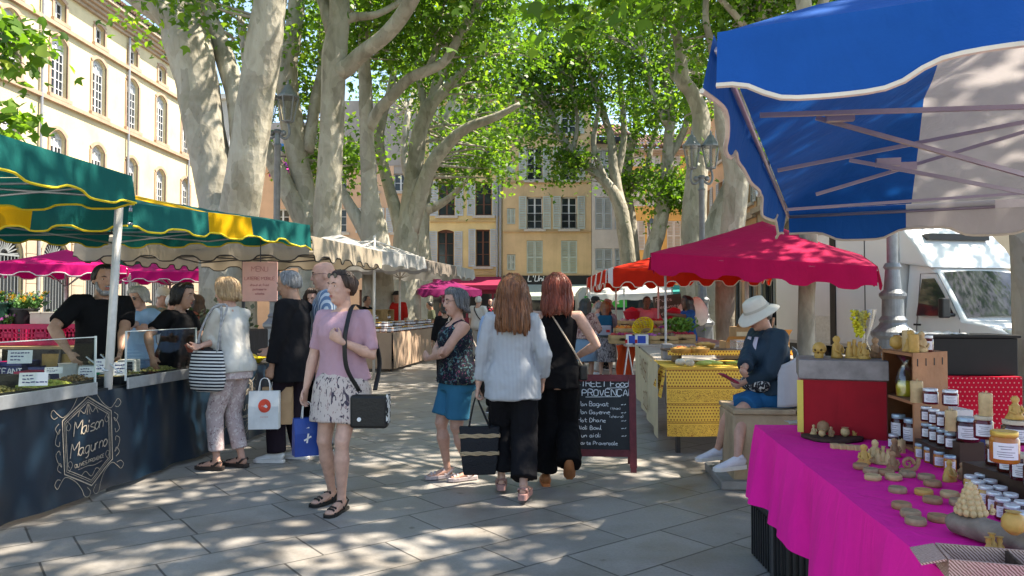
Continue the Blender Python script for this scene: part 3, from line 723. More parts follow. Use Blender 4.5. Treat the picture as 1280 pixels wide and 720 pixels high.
# left side ---------------------------------------------------------------
tree('huge forked plane tree with two pale stems rising behind the green canopies', 14,
 [[gr(286, 14, 82), (284, 380, 0, 68), (283, 320, 0, 66), (279, 285, 0, 58), (272, 240, .1, 50), (258, 170, .2, 50), (247, 110, .2, 52), (236, 60, .2, 56), (228, 30, .3, 50)],
 [(283, 330, 0, 60), (296, 280, -.2, 50), (306, 220, -.4, 48), (316, 150, -.5, 46), (326, 80, -.6, 46), (336, 10, -.7, 42), (348, -80, -.8, 38), (352, -190, -.5, 26)],
 [(232, 52, .2, 40), (212, 22, .1, 36), (185, 3, 0, 32), (140, -30, -.2, 28), (80, -80, -.5, 22), (30, -160, -.8, 12)],
 [(238, 60, .2, 40), (234, 10, .6, 36), (230, -60, 1, 30), (215, -160, 1.3, 18)],
 [(302, 205, .2, 26), (297, 130, .4, 27), (280, 70, .6, 24), (262, 22, .8, 22), (250, -40, 1, 18), (262, -140, 1.2, 10)]],
 [(C(245, -150, 14), (3.2, 2.5, 1.6), 34), (C(330, -190, 13.5), (2.6, 2.5, 1.6), 26), (C(60, -170, 13), (2.6, 2.2, 1.4), 16), (C(205, 40, 17), (.5, .8, .4), 3), (C(285, 30, 17), (.9, 1, 1.2), 5), (C(244, 3, 13), (.35, .4, .15), 3)], seed=3, per=72)
tree('plane tree with two dark blotched stems forking low, left of the pale straight trunk', 21,
 [[gr(394, 21, 42), (393, 330, 0, 38), (388, 285, 0, 34), (376, 220, 0, 28), (366, 160, 0, 28), (358, 90, 0, 27), (368, 30, 0, 22), (374, -40, 0, 18)],
 [(389, 290, -.2, 28), (368, 255, -.3, 24), (348, 215, -.4, 21), (335, 190, -.5, 19), (318, 150, -.6, 16), (310, 90, -.6, 12), (300, 20, -.6, 9)],
 [(384, 190, 0, 16), (394, 130, .3, 15), (404, 80, .5, 14), (402, 20, .7, 12), (408, -60, .8, 9)],
 [(362, 120, 0, 18), (348, 60, .2, 15), (350, 10, .3, 13), (340, -60, .4, 10)]],
 [(C(370, 60, 22), (2.0, 1.6, 2.2), 46), (C(400, 190, 23), (1.2, 1.0, 1.2), 16), (C(350, -60, 21), (2.4, 2, 1.6), 36)], seed=4)
tree('straight pale plane trunk rising beside the bald man, forking high', 17,
 [[gr(410, 17, 42), (409, 330, 0, 38), (409, 280, 0, 36), (413, 200, 0, 31), (416, 120, 0, 30), (418, 70, 0, 30), (424, 20, 0, 26), (420, -60, 0, 22)],
 [(418, 92, 0, 26), (436, 82, -.1, 22), (456, 64, -.3, 20), (482, 44, -.5, 20), (503, 18, -.7, 20), (522, -14, -1, 18), (545, -70, -1.3, 12)],
 [(424, 30, 0, 14), (440, 22, 0, 12), (470, 18, 0, 9), (500, 2, .2, 7), (540, -30, .2, 5)],
 [(416, 40, 0, 20), (404, 0, .2, 16), (385, -50, .3, 12)]],
 [(C(420, -110, 17), (3.2, 2.6, 1.7), 52), (C(500, -40, 18), (1.8, 1.6, 1.1), 26), (C(450, 30, 20), (1.2, 1, .8), 10)], seed=5)
tree('slender straight plane trunk with a long bough reaching right, behind the jar stall', 20,
 [[gr(475, 20, 44), (472, 330, 0, 38), (468, 290, 0, 34), (462, 240, 0, 22), (459, 180, 0, 18), (457, 110, 0, 17), (455, 60, 0, 15), (460, -10, 0, 12)],
 [(461, 160, 0, 17), (474, 138, -.1, 15), (492, 118, -.2, 14), (512, 98, -.3, 13), (535, 88, -.4, 13), (556, 76, -.5, 12), (574, 46, -.5, 12), (594, 12, -.6, 11), (612, -40, -.7, 8)],
 [(464, 300, 0, 24), (440, 262, .2, 15), (425, 235, .3, 12), (410, 210, .5, 9)],
 [(535, 88, -.4, 10), (545, 60, -.2, 8), (550, 20, 0, 7), (565, -30, 0, 5)]],
 [(C(560, 20, 20), (2.0, 1.6, 1.4), 42), (C(470, 40, 21), (1.6, 1.4, 1.4), 26), (C(610, -60, 19), (2.4, 2, 1.2), 34), (C(430, 200, 22), (.8, .7, .7), 8)], seed=6)
tree('many stemmed plane tree fanning out above the grey jar canopies', 24,
 [[gr(506, 24, 44), (507, 340, 0, 36), (507, 300, 0, 32), (512, 262, 0, 24), (518, 210, 0, 22), (526, 160, 0, 20), (540, 128, 0, 18), (556, 112, 0, 16)],
 [(512, 290, 0, 24), (526, 240, -.2, 19), (540, 205, -.4, 18), (562, 178, -.5, 15), (584, 160, -.7, 13), (620, 146, -.9, 10), (650, 130, -1, 6)],
 [(506, 300, 0, 22), (488, 240, .2, 15), (474, 185, .4, 14), (478, 150, .5, 11), (492, 90, .6, 9), (488, 30, .6, 8)],
 [(540, 128, 0, 15), (552, 90, 0, 12), (575, 58, .2, 11), (600, 20, .3, 9), (612, -30, .3, 7)],
 [(556, 112, 0, 12), (584, 82, -.2, 10), (608, 62, -.3, 9), (628, 18, -.4, 8), (636, -30, -.5, 6)],
 [(516, 200, .2, 14), (530, 140, .5, 10), (522, 80, .7, 9), (532, 20, .8, 7)]],
 [(C(600, 60, 25), (2.4, 2, 1.8), 44), (C(610, 205, 25), (1.0, .9, 1.0), 9), (C(520, 60, 26), (2.0, 1.6, 2.2), 30), (C(585, 175, 27), (1.2, 1, .8), 6)], seed=7)
tree('dark based plane tree standing right behind the brown jar stall canopy', 30,
 [[gr(526, 30, 34), (526, 340, 0, 29), (524, 290, 0, 27), (526, 252, 0, 25), (534, 220, 0, 18), (548, 190, 0, 15), (556, 150, 0, 12), (574, 110, 0, 10)],
 [(530, 262, 0, 18), (552, 254, -.3, 10), (572, 238, -.6, 7), (590, 215, -.9, 4)],
 [(524, 255, 0, 18), (512, 225, .3, 12), (505, 190, .5, 10), (510, 140, .7, 8)],
 [(540, 210, 0, 13), (560, 185, .4, 10), (590, 150, .7, 8), (600, 100, .9, 6)]],
 [(C(585, 140, 31), (2.2, 2, 2.0), 24), (C(560, 215, 31), (1.3, 1.2, .9), 10), (C(530, 110, 32), (2.5, 2, 2.4), 28), (C(628, 160, 30), (1.3, 1.2, 1.4), 11)], seed=8, lsize=.2)
# right side ---------------------------------------------------------------
tree('plane tree leaning left in front of the white house, boughs arching over the ochre house', 34,
 [[gr(790, 34, 24), (786, 340, 0, 20), (781, 290, 0, 19), (774, 255, 0, 18), (757, 228, 0, 13), (735, 208, 0, 12), (716, 190, 0, 10), (700, 168, 0, 8), (688, 138, 0, 6)],
 [(776, 262, 0, 15), (768, 215, .3, 13), (764, 175, .5, 10), (752, 135, .6, 9), (738, 90, .7, 7), (725, 40, .7, 5)],
 [(770, 225, .3, 10), (780, 170, .5, 8), (776, 110, .6, 7), (770, 50, .7, 5)],
 [(757, 228, 0, 9), (742, 180, -.3, 7), (748, 130, -.5, 5), (732, 80, -.6, 4)],
 [(716, 190, 0, 7), (722, 150, -.2, 5), (712, 100, -.3, 4)]],
 [(C(700, 72, 34), (3.4, 2.4, 3.0), 72), (C(705, 205, 34), (1.7, 1.4, .8), 13), (C(760, 90, 34), (2.6, 2.2, 3.4), 46), (C(655, 60, 33), (2.8, 2, 2.6), 50), (C(672, 165, 34), (1.4, 1.4, .8), 8)], seed=9, lsize=.205, per=74)
tree('dark stemmed plane tree between the leaning tree and the golden house', 38,
 [[gr(796, 38, 18), (792, 330, 0, 17), (787, 270, 0, 15), (783, 230, 0, 13), (788, 190, 0, 11), (796, 150, 0, 9), (790, 100, 0, 7), (792, 40, 0, 5)],
 [(785, 240, 0, 10), (806, 215, .3, 8), (815, 180, .5, 6), (826, 140, .6, 5)]],
 [(C(800, 120, 38), (2.6, 2, 3.2), 34), (C(790, 225, 38), (1.2, 1, 1.2), 16), (C(735, 40, 38), (3.5, 2, 2.6), 30)], seed=10, lsize=.22, per=66)
tree('plane tree with a grey leafy stem in front of the golden house', 31,
 [[gr(806, 31, 24), (812, 330, 0, 20), (824, 285, 0, 19), (832, 230, 0, 17), (836, 180, 0, 14), (838, 130, 0, 12), (830, 80, 0, 10), (826, 20, 0, 7)],
 [(833, 200, 0, 12), (852, 170, .3, 9), (862, 130, .4, 7), (856, 80, .5, 5)],
 [(836, 160, 0, 9), (818, 120, -.3, 7), (806, 70, -.4, 5)]],
 [(C(832, 110, 31), (1.9, 1.7, 2.8), 44), (C(838, 240, 31), (.95, .9, 1.2), 22), (C(800, 30, 31), (2.4, 2, 1.8), 46)], seed=11, lsize=.2)
tree('tall sinuous plane trunk behind the double lantern lamp on the right', 22,
 [[gr(868, 22, 40), (868, 330, 0, 34), (867, 285, 0, 30), (870, 230, 0, 28), (874, 180, 0, 25), (876, 145, 0, 22), (864, 115, 0, 18), (853, 100, 0, 19), (851, 70, 0, 14), (846, 40, 0, 13), (854, 5, 0, 12), (858, -50, 0, 10)],
 [(846, 45, 0, 11), (836, 30, -.2, 9), (822, 12, -.4, 8), (800, -30, -.6, 6)],
 [(853, 105, 0, 10), (842, 96, .2, 7), (836, 80, .2, 4)]],
 [(C(850, -20, 22), (2.4, 2, 1.7), 56), (C(880, 100, 24), (1.0, 1.0, 1.8), 24), (C(800, -10, 21), (1.8, 1.5, 1.0), 24)], seed=12, lsize=.17)
tree('tall brown plane trunk rising behind the crimson parasol', 17,
 [[gr(908, 17, 26), (906, 400, 0, 23), (908, 340, 0, 26), (916, 280, 0, 30), (920, 220, 0, 30), (908, 185, 0, 18), (900, 150, 0, 13), (896, 110, 0, 11), (890, 60, 0, 10), (882, 20, 0, 8), (886, -40, 0, 7)],
 [(921, 225, 0, 20), (934, 180, .3, 14), (930, 120, .4, 12), (944, 50, .5, 11), (960, -20, .6, 9)],
 [(944, 50, .5, 9), (920, 20, 0, 8), (896, -6, -.3, 7)]],
 [(C(915, 20, 18), (1.6, 1.6, 1.6), 34), (C(900, -60, 17), (2.6, 2, 1.4), 44), (C(1010, 10, 19), (1.8, 1.5, 1.0), 26)], seed=13, lsize=.17)
tree('leaning plane stump with cut top between the lamp and the brown trunk', 20,
 [[gr(884, 20, 40), (890, 320, 0, 38), (900, 280, 0, 34), (914, 240, 0, 28), (926, 215, 0, 22), (932, 205, 0, 12)], [(926, 215, 0, 12), (938, 195, .1, 6), (946, 170, .2, 3)]],
 [(C(940, 190, 20), (.5, .5, .4), 4)], seed=14, lsize=.2, per=30)
tree('thin mottled grey trunk standing in front of the white truck', 11.0,
 [[gr(1009, 11, 24), (1008, 440, 0, 21), (1008, 380, 0, 20), (1010, 320, 0, 21), (1011, 250, 0, 21), (1013, 150, 0, 20), (1010, 60, .1, 19), (1000, -30, .2, 18), (985, -130, .3, 15)],
 [(1010, 60, .1, 15), (1030, 0, .4, 13), (1070, -80, .8, 11), (1110, -160, 1, 8)]],
 [(C(1010, -170, 11.5), (2.6, 2.2, 1.2), 40), (C(1100, -190, 12), (2, 2, 1.2), 26), ((8.5, 13.5, 10.5), (4.5, 4.5, 1.6), 90), ((6.5, 19, 10.5), (4, 4, 1.5), 60), ((15, 14.5, 10), (3.2, 3.2, 2), 60), ((4.8, 11, 9.8), (3, 3.5, 1.3), 46), ((3.4, 15.5, 10.8), (3, 3, 1.2), 36)], seed=15, lsize=.2)  # outer clumps: unseen foliage added to shade the paving and darken the windscreen
# the tree at the right edge whose crown spreads over the camera, and one just outside the left edge
TX, TY = P(1303, 540, 5.6).x, 5.6
tree('rough plane trunk with a dark flared foot behind the honey jars, at the right edge', 5.6,
 [[(TX+.02, TY, -.1, .36), (TX, TY, .35, .29), (TX-.01, TY, .75, .22), (TX+.02, TY, 1.3, .19), (TX+.0, TY, 2.2, .20), (TX-.1, TY+.1, 3.6, .19), (TX-.3, TY+.1, 5.2, .17), (TX-.5, TY+.2, 7, .14), (TX-.4, TY+.3, 9, .09)],
 [(TX-.2, TY+.1, 4.4, .13), (TX-1.2, TY-.2, 5.8, .11), (TX-2.4, TY-.3, 7.0, .08), (TX-3.6, TY+.2, 7.8, .05)],
 [(TX-.3, TY+.1, 5.2, .12), (TX+1.0, TY+.6, 6.6, .1), (TX+2.2, TY+1.0, 8, .07), (TX+3.2, TY+1.2, 9, .04)],
 [(TX-.2, TY, 4.9, .1), (TX+.3, TY-1.6, 6.6, .08), (TX+.5, TY-3, 8, .05)],
 [(TX-.5, TY+.2, 6.5, .1), (TX-1.2, TY+2, 8, .08), (TX-1.8, TY+3.6, 9, .05)]],
 [((TX+1.6, TY-.4, 9.2), (5.2, 4.6, 1.9), 150), ((TX-2.6, TY+2.2, 8.6), (2.6, 2.4, 1.2), 40), ((P(712, 4, 8.5).x, 8.5, P(712, 4, 8.5).z+.12), (.7, .5, .12), 7)], seed=16, lsize=.2, per=46, spread=.42)
tree('plane tree at the left edge reaching a leafy spray in front of the mansion', 9,
 [[(-9.6, 8.6, -.1, .4), (-9.6, 8.6, 2, .34), (-9.4, 8.6, 4, .3), (-9.0, 8.7, 6, .25), (-8.6, 8.8, 8, .17)],
 [(-9.4, 8.6, 3.8, .14), (-8.4, 8.9, 4.6, .09), (-7.2, 9.2, 5.0, .05), (P(25, 70, 9.4).x, 9.4, P(25, 70, 9.4).z, .02)],
 [(-8.9, 8.7, 5.6, .14), (-7.6, 9.4, 7.2, .1), (-6.2, 9.8, 8.4, .06), (-5, 10, 9.2, .03)]],
 [((-8.2, 8.8, 8.6), (3.0, 2.6, 1.4), 36), ((P(12, 62, 9.4).x, 9.4, P(12, 62, 9.4).z), (.42, .4, .5), 9), ((P(30, 72, 9.3).x, 9.3, P(30, 72, 9.3).z), (.22, .3, .18), 3), ((P(14, 150, 9.3).x, 9.3, P(14, 150, 9.3).z), (.25, .2, .1), 3), ((-2.0, 11.5, 9.6), (3.4, 2.4, 1.2), 40)], seed=17, lsize=.2, per=20, spread=.2)
# ------------------------------------------------------------------ street lamps
CAST = mat('grey_cast_iron', (.20, .215, .23), .5, .4, var=.2, scale=6, bump=.25, bscale=25)
def lamp(label, px, Y, H, dbl=True, px_lan=9, base=True):
 x = P(px, 385, Y).x; root = thing('street_lamp', label, 'street lamp', (x, Y, 0), group='ornate street lamps'); n = 16
 mb = MB()
 if base:
  mb.lathe([(.36, 0), (.36, .12), (.32, .14), (.32, .2), (.29, .22), (.27, .95), (.31, 1.0), (.31, 1.06), (.26, 1.1), (.2, 1.16), (.18, 1.2), (.2, 1.24), (.155, 1.3), (.15, 1.55), (.19, 1.6), (.19, 1.64), (.125, 1.7), (.1, 2.0), (.13, 2.04), (.1, 2.1)], 8 if Y > 14 else 24)
  mb.build('pedestal', CAST, root, smooth=False)
 mb = MB(); mb.lathe([(.075, 2.0), (.075, H-1.6), (.1, H-1.57), (.06, H-1.5), (.06, H-1.3), (.11, H-1.25), (.07, H-1.2)], n); mb.build('post', CAST, root, smooth=True, angle=40)
 arms = MB()
 spots = ((-.24, 0, 0), (.24, 0, 0)) if dbl else ((0, 0, 0),)
 for (dx, dy, dz) in spots:
  if dbl:
   s_ = 1 if dx > 0 else -1
   arms.tube(spline([(0, 0, H-1.3), (s_*.18, 0, H-1.42), (s_*.27, 0, H-1.32), (s_*.27, 0, H-1.16), (dx, 0, H-1.05)], 5), .03, 8); arms.ball((s_*.14, 0, H-1.28), .07, 8, 6)
  else: arms.tube([(0, 0, H-1.25), (0, 0, H-1.05)], .05, 8)
 a = arms.build('bracket', CAST, root, smooth=True)
 for (dx, dy, dz) in spots:
  fr = MB(); z = H-1.05
  fr.lathe([(.05, 0), (.12, .02), (.13, .05)], 8, (dx, 0, z)); fr.lathe([(.25, .58), (.25, .62), (.2, .66), (.13, .76), (.11, .80), (.08, .86), (.03, .9), (.02, 1.0)], 8, (dx, 0, z))
  for i in range(6):
   t = PI/3*i+.3; fr.bar((dx+.125*math.cos(t), .125*math.sin(t), z+.04), (dx+.235*math.cos(t), .235*math.sin(t), z+.6), .025)
  f = fr.build('lantern', CAST, root)
  MB().lathe([(.115, .04), (.222, .59)], 6, (dx, 0, z), cap=False).build('pane', glass('lamp_glass', (.9, .92, .9), .15, .25), f)
 return root
lamp('tall grey double lantern lamp between the plane trunks left of the square', 345, 17, 6.75)
lamp('grey double lantern lamp in front of the sinuous trunk above the crimson parasol', 878, 19, 6.0)
lamp('small far grey lantern lamp beside the leafy stem near the golden house', 815, 40, 6.4, False)
lamp('massive fluted grey lamp post standing in front of the white truck', 1116, 11.4, 6.4, True)
# ------------------------------------------------------------------ canvas canopies
ALU = mat('aluminium_tube', (.42, .42, .44), .35, .8, var=.08)
WPOLE = mat('pale_grey_pole', (.52, .50, .47), .5, .1, var=.15, scale=10)
DPOLE = mat('dark_steel_pole', (.06, .06, .065), .4, .6)
def canvas(key, col, trans=.25, rough=.7): return mat(key, col, rough, var=.10, scale=2.5, trans=trans, wr=.3, bump=.1, bscale=120, spec=.15)
def sqw(x, k=2.4): return math.tanh(k*math.sin(x))/math.tanh(k)
def canopy(name, label, cor, rise, vh, mats, stripe=None, scal=.55, amp=.035, trim=None, group=None, cat='canopy', poles=(), hub=None, frame=None, soft=.03, seed=0, droop=None, polem=None, vmats=None):
 """cor: eave corners a,b,c,d round the canopy; stripe(s,t)->material index; poles: (top, foot)"""
 a, b, c, d = [V(p) for p in cor]
 base = (a+b+c+d)/4; root = thing(name, label, cat, (base.x, base.y, 0), group=group)
 st = stripe or (lambda s, t: 0)
 def surf(s, t):
  p = a*(1-s)*(1-t)+b*s*(1-t)+c*s*t+d*(1-s)*t
  f = 2*min(s, 1-s, t, 1-t); e = min(s, 1-s, t, 1-t)
  sag = .05*math.sin(PI*s)*math.sin(PI*t)*min(1, 6*e)*(1-f)
  q = 8*abs(min(s, 1-s)-min(t, 1-t))
  return p+V((0, 0, rise*f-sag*1.2+soft*noise.noise(V((p.x*1.7+seed, p.y*1.7, 0)))*min(1, 8*e)))
 N = 24
 mb = MB()
 vs = [surf(i/N, j/N) for j in range(N+1) for i in range(N+1)]
 for j in range(N):
  for i in range(N):
   mb.f.append((j*(N+1)+i, j*(N+1)+i+1, (j+1)*(N+1)+i+1, (j+1)*(N+1)+i)); mb.m.append(st((i+.5)/N, (j+.5)/N))
 mb.v = [tuple(p) for p in vs]
 mb.build('canvas_top', mats, root, smooth=True, world=True, angle=50)
 ctr = base
 for k, (p, q, f) in enumerate(((a, b, lambda x: (x, 0)), (b, c, lambda x: (1, x)), (c, d, lambda x: (1-x, 1)), (d, a, lambda x: (0, 1-x)))):
  L = (q-p).length; n = max(10, int(L/.045)); out = (p+q)/2-ctr; out.z = 0; out.normalize(); mb = MB(); bot = []; ns = max(1, round(L/scal))
  def vp(x, y):
   pt = p.lerp(q, x); dr = droop(k, x) if droop else 0
   wv = .02*math.sin(x*L*5.3+seed+k)+.012*math.sin(x*L*11.1+k*2)
   h = vh+amp*sqw(2*PI*ns*x-PI/2+.6)
   return pt+out*(.012+wv*y+.03*y)-V((0, 0, h*y+dr*y+.02*abs(math.sin(PI*x))*0))
  for i in range(n+1):
   for y in (0, .33, .67, 1): mb.v.append(tuple(vp(i/n, y)))
   bot.append(vp(i/n, 1))
  for i in range(n):
   for y in range(3): mb.f.append((i*4+y, (i+1)*4+y, (i+1)*4+y+1, i*4+y+1)); mb.m.append(st(*f((i+.5)/n)))
  vo = mb.build('valance', vmats or mats, root, smooth=True, world=True)
  if trim: MB().tube(bot, .009, 5).build('trim', trim, vo, world=True)
 fr = MB(); hubp = V(hub) if hub else base+V((0, 0, rise-.12))
 for p in ((a, b, c, d) if frame != 'bare' else ()): fr.tube([hubp, p+V((0, 0, -.03))], .014, 6)
 for p, q in ((a, b), (b, c), (c, d), (d, a)):
  fr.tube([p-V((0, 0, .05)), q-V((0, 0, .05))], .012, 6); m_ = (p+q)/2
  if frame != 'bare': fr.tube([hubp, m_-V((0, 0, .03))], .01, 6)
  if frame not in ('tent', 'bare'): fr.tube([hubp-V((0, 0, .55)), hubp.lerp(p, .5)], .009, 6); fr.tube([hubp-V((0, 0, .55)), hubp.lerp(m_, .5)], .009, 6)
 if frame == 'tent':
  for p, q in ((a, b), (b, c), (c, d), (d, a)):
   for u0, u1, z0, z1 in ((0, .5, -.06, -.17), (0, .5, -.17, -.06), (.5, 1, -.06, -.17), (.5, 1, -.17, -.06)):
    fr.tube([p.lerp(q, u0)+V((0, 0, z0)), p.lerp(q, u1)+V((0, 0, z1))], .012, 6)
 fr.build('frame', polem or ALU, root, smooth=True, world=True)
 for tp, ft, r in poles: MB().tube([V(tp), V(ft)], r, 12).build('pole', polem or WPOLE, root, smooth=True, world=True)
 return root
def rect(c, w, d, yaw, z):
 x = V((math.cos(yaw), math.sin(yaw), 0)); y = V((-math.sin(yaw), math.cos(yaw), 0)); c = V(c)
 return [c-x*w/2-y*d/2+V((0, 0, z)), c+x*w/2-y*d/2+V((0, 0, z)), c+x*w/2+y*d/2+V((0, 0, z)), c-x*w/2+y*d/2+V((0, 0, z))]
GREEN = canvas('green_canvas', (.002, .11, .10)); YEL = canvas('yellow_canvas', (.75, .42, .01), .4); YTRIM = mat('yellow_trim', (.75, .55, .03), .7)
K1 = P(163, 257, 5.7); K1b = P(-130, 185, 3.55)
z1 = K1.z+.23
canopy('green_canopy', 'dark green canopy with yellow trim at the left edge, nearest of the green ones', [(K1b.x, K1b.y, z1-.02), (K1.x, K1.y, z1), (K1.x-2.9, K1.y+.1, z1), (K1b.x-2.9, K1b.y+.1, z1)], .34, .23, [GREEN, YEL], stripe=lambda s, t: 0, trim=YTRIM, scal=.62, amp=.02, group='green canopies over the olive stall', frame='tent',
 poles=[(P(149, 258, 5.8), (P(129, 480, 5.75).x, 5.75, 0), .031)], seed=2)
K2 = P(163, 286, 5.95); K3 = P(386, 304, 8.5)
canopy('green_canopy', 'green canopy with one yellow panel and a drooping corner, next along the olive stall', [(K2.x, K2.y, K2.z+.21), (K3.x, K3.y, K3.z+.21), (K3.x-2.5, K3.y+.35, K3.z+.21), (K2.x-2.9, K2.y+.35, K2.z+.25)], .27, .21, [GREEN, YEL],
 stripe=lambda s, t: 1 if (.345 < s < .58 and t < .5) or (.3 < t < .5 and s < .03) else 0, trim=YTRIM, scal=.5, amp=.022, group='green canopies over the olive stall', frame='tent', droop=lambda k, x: .10*max(0, (x-.8)/.2)**2 if k == 0 else 0, seed=5)
TAN = canvas('tan_canvas', (.42, .36, .28), .35); GREYC = canvas('pale_grey_canvas', (.44, .435, .42), .3); SHADEC = canvas('shade_brown_canvas', (.26, .22, .19), .3); DTRIM = mat('dark_trim', (.05, .045, .04), .8)
canopy('beige_canopy', 'beige canopy with wavy edge over the dark counter, behind the green canopies', [(P(95, 300, 9.1).x, 9.1, 2.30), (P(388, 300, 9.0).x, 9.0, 2.30), (P(477, 300, 12.6).x, 12.6, 2.38), (P(250, 300, 12.6).x, 12.6, 2.36)], .3, .27, [TAN, GREYC], stripe=lambda s, t: 0, vmats=[TAN, GREYC], trim=DTRIM, scal=.5, amp=.035, group='grey canopies along the left row', frame='tent', polem=DPOLE,
 poles=[((P(305, 300, 9.15).x, 9.15, 2.3), (P(305, 300, 9.15).x, 9.15, 0), .022)], seed=9)
canopy('grey_canopy', 'pale grey canopy with sunlit edge above the jar stall', [(P(446, 300, 13.2).x, 13.2, 2.5), (P(530, 300, 16).x, 16, 2.52), (P(408, 300, 16.4).x, 16.4, 2.5), (P(300, 300, 13.6).x, 13.6, 2.5)], .4, .27, [GREYC], trim=None, scal=.55, amp=.02, group='grey canopies along the left row', polem=WPOLE,
 poles=[((P(468, 300, 14.6).x, 14.6, 2.85), (P(468, 300, 14.6).x, 14.6, 0), .028)], hub=(P(468, 300, 14.6).x, 14.6, 2.75), seed=11)
canopy('grey_canopy', 'grey canopy with shade coloured brown at the far end of the jar stall', [(P(536, 300, 17).x, 17, 2.5), (P(592, 300, 21).x, 21, 2.5), (P(470, 300, 21.4).x, 21.4, 2.5), (P(392, 300, 17.3).x, 17.3, 2.5)], .35, .28, [SHADEC, GREYC], stripe=lambda s, t: 1 if s > .55 else 0, scal=.55, amp=.03, group='grey canopies along the left row', polem=WPOLE,  # near half coloured brown as if shaded, far half pale as if sunlit
 poles=[((P(500, 300, 18.5).x, 18.5, 2.75), (P(500, 300, 18.5).x, 18.5, 0), .028)], hub=(P(500, 300, 18.5).x, 18.5, 2.7), seed=13)
MAG = canvas('magenta_canvas', (.50, .004, .13), .35); PALET = mat('pale_trim', (.6, .55, .55), .7); MAGD = canvas('plum_canvas', (.22, .015, .10), .3)
def parasol(label, px, Y, w, yaw, ze, rise, m, vh=.2, trim=None, group='magenta parasols', sc=.45, poler=.025, seed=0, **k):
 c = P(px, 385, Y); return canopy('market_parasol', label, rect((c.x, c.y, 0), w, w, yaw, ze), rise, vh, [m] if not isinstance(m, list) else m, trim=trim, scal=sc, amp=.03, cat='parasol', group=group, poles=[((c.x, c.y, ze+rise-.05), (c.x, c.y, 0), poler)], seed=seed, **k)
parasol('magenta parasol over the flower stall at the left edge, with pale trim', 82, 13, 1.9, .5, 2.14, .32, MAG, .16, PALET, seed=21)
parasol('magenta parasol half hidden behind the bearded man in black', 212, 17, 2.4, .2, 2.2, .4, MAG, .18, PALET, seed=22)
parasol('small far magenta parasol in front of the burgundy shopfront', 553, 25, 2.1, .35, 2.02, .42, MAGD, .2, None, seed=23)
parasol('dark green parasol far behind the beige canopy near the mansion', 222, 22, 2.6, .1, 2.75, .4, canvas('bottle_green_canvas', (.01, .06, .035), .2), .25, None, group=None, seed=24)
# crimson parasol on the right ---------------------------------------------
CRIM = canvas('crimson_canvas', (.42, .002, .06), .16)
ca, cb = P(814, 316, 10.6), P(1096, 333, 9.4); cc, cd = P(1075, 318, 12.4), P(852, 312, 13.4)
pk = P(934, 385, 11.3)
canopy('market_parasol', 'large crimson parasol above the yellow clothed food stall', [tuple(ca), tuple(cb), tuple(cc), tuple(cd)], .52, .28, [CRIM], scal=.55, amp=.035, cat='parasol', poles=[((pk.x, pk.y, 2.5), (pk.x, pk.y, 0), .025), ((P(832, 385, 11.2).x, 11.2, 2.2), (P(832, 385, 11.2).x, 11.2, 0), .018)], hub=(pk.x, pk.y, 2.45), seed=31)
RED = canvas('tomato_red_canvas', (.62, .025, .008), .4); WHC = canvas('white_canvas', (.72, .70, .68), .35)
canopy('market_parasol', 'tomato red parasol with white striped side above the fruit stall', [tuple(P(760, 336, 13.8)), tuple(P(960, 332, 13.0)), tuple(P(940, 332, 17)), tuple(P(734, 348, 17.5))], .42, .3, [RED, WHC], stripe=lambda s, t: 1 if (s < .5 and min(t, 1-t) > .02 and (t*4 % 1) > .74 and s < min(t, 1-t)) or (s < .04 and t < .06) else 0, scal=.4, amp=.05, trim=mat('cream_trim', (.7, .62, .5), .7), cat='parasol',
 poles=[((P(823, 385, 14.5).x, 14.5, 2.4), (P(823, 385, 14.5).x, 14.5, 0), .02), ((P(770, 385, 17).x, 17, 2.3), (P(770, 385, 17).x, 17, 0), .02)], seed=33)
canopy('grey_canopy', 'long white and turquoise canopy across the far end of the fruit stalls', [tuple(P(735, 368, 22)), tuple(P(905, 366, 22)), tuple(P(890, 360, 27)), tuple(P(735, 362, 27))], .3, .18, [WHC, canvas('turquoise_canvas', (.03, .30, .27), .3)], stripe=lambda s, t: 1 if s > .62 and s < .86 else 0, scal=.6, amp=.01, group=None, seed=35,
 poles=[((P(px, 385, 22).x, 22, 2), (P(px, 385, 22).x, 22, 0), .025) for px in (738, 780, 840, 900)])
# blue and white canopy over the honey stall ---------------------------------
BLUE = canvas('royal_blue_canvas', (.003, .085, .34), .22); OFFW = canvas('greyish_white_canvas', (.50, .47, .47), .3)
B0, B1 = P(898, 128, 2.25), P(986, 300, 5.5); e = V((B1.y-B0.y, -(B1.x-B0.x), 0)).normalized()
WB = 3.2
cor = [B0+V((0, 0, .21)), B0+e*WB+V((0, 0, .23)), B1+e*WB+V((0, 0, .23)), B1+V((0, 0, .22))]
bc = canopy('pop_up_canopy', 'royal blue and white pop up canopy over the honey stall, nearest on the right', cor, .95, .20, [BLUE, OFFW], stripe=lambda s, t: 1 if int(s*WB/.78) % 2 and not (t < .002) else 0, trim=mat('cream_piping', (.62, .57, .47), .8), scal=.85, amp=.032, frame='bare', polem=mat('mauve_grey_tube', (.36, .31, .36), .35, .6),
 poles=[((B1+e*(WB-.1)).to_tuple()[:2]+(2.1,), (B1+e*(WB-.1)).to_tuple()[:2]+(0,), .02)], seed=41)
fr = MB()
for (p, q) in (((P(950, 144, 2.75)), P(1330, 132, 2.6)), (P(1020, 147, 2.9), P(1330, 232, 2.7)), (P(972, 213, 3.6), P(1330, 143, 3.1)), (P(1062, 200, 3.4), P(1330, 250, 3.0)), (P(1020, 243, 3.9), P(1330, 150, 3.4)), (P(982, 262, 4.6), P(1330, 238, 4.4))): fr.bar(p, q, .016, .016)
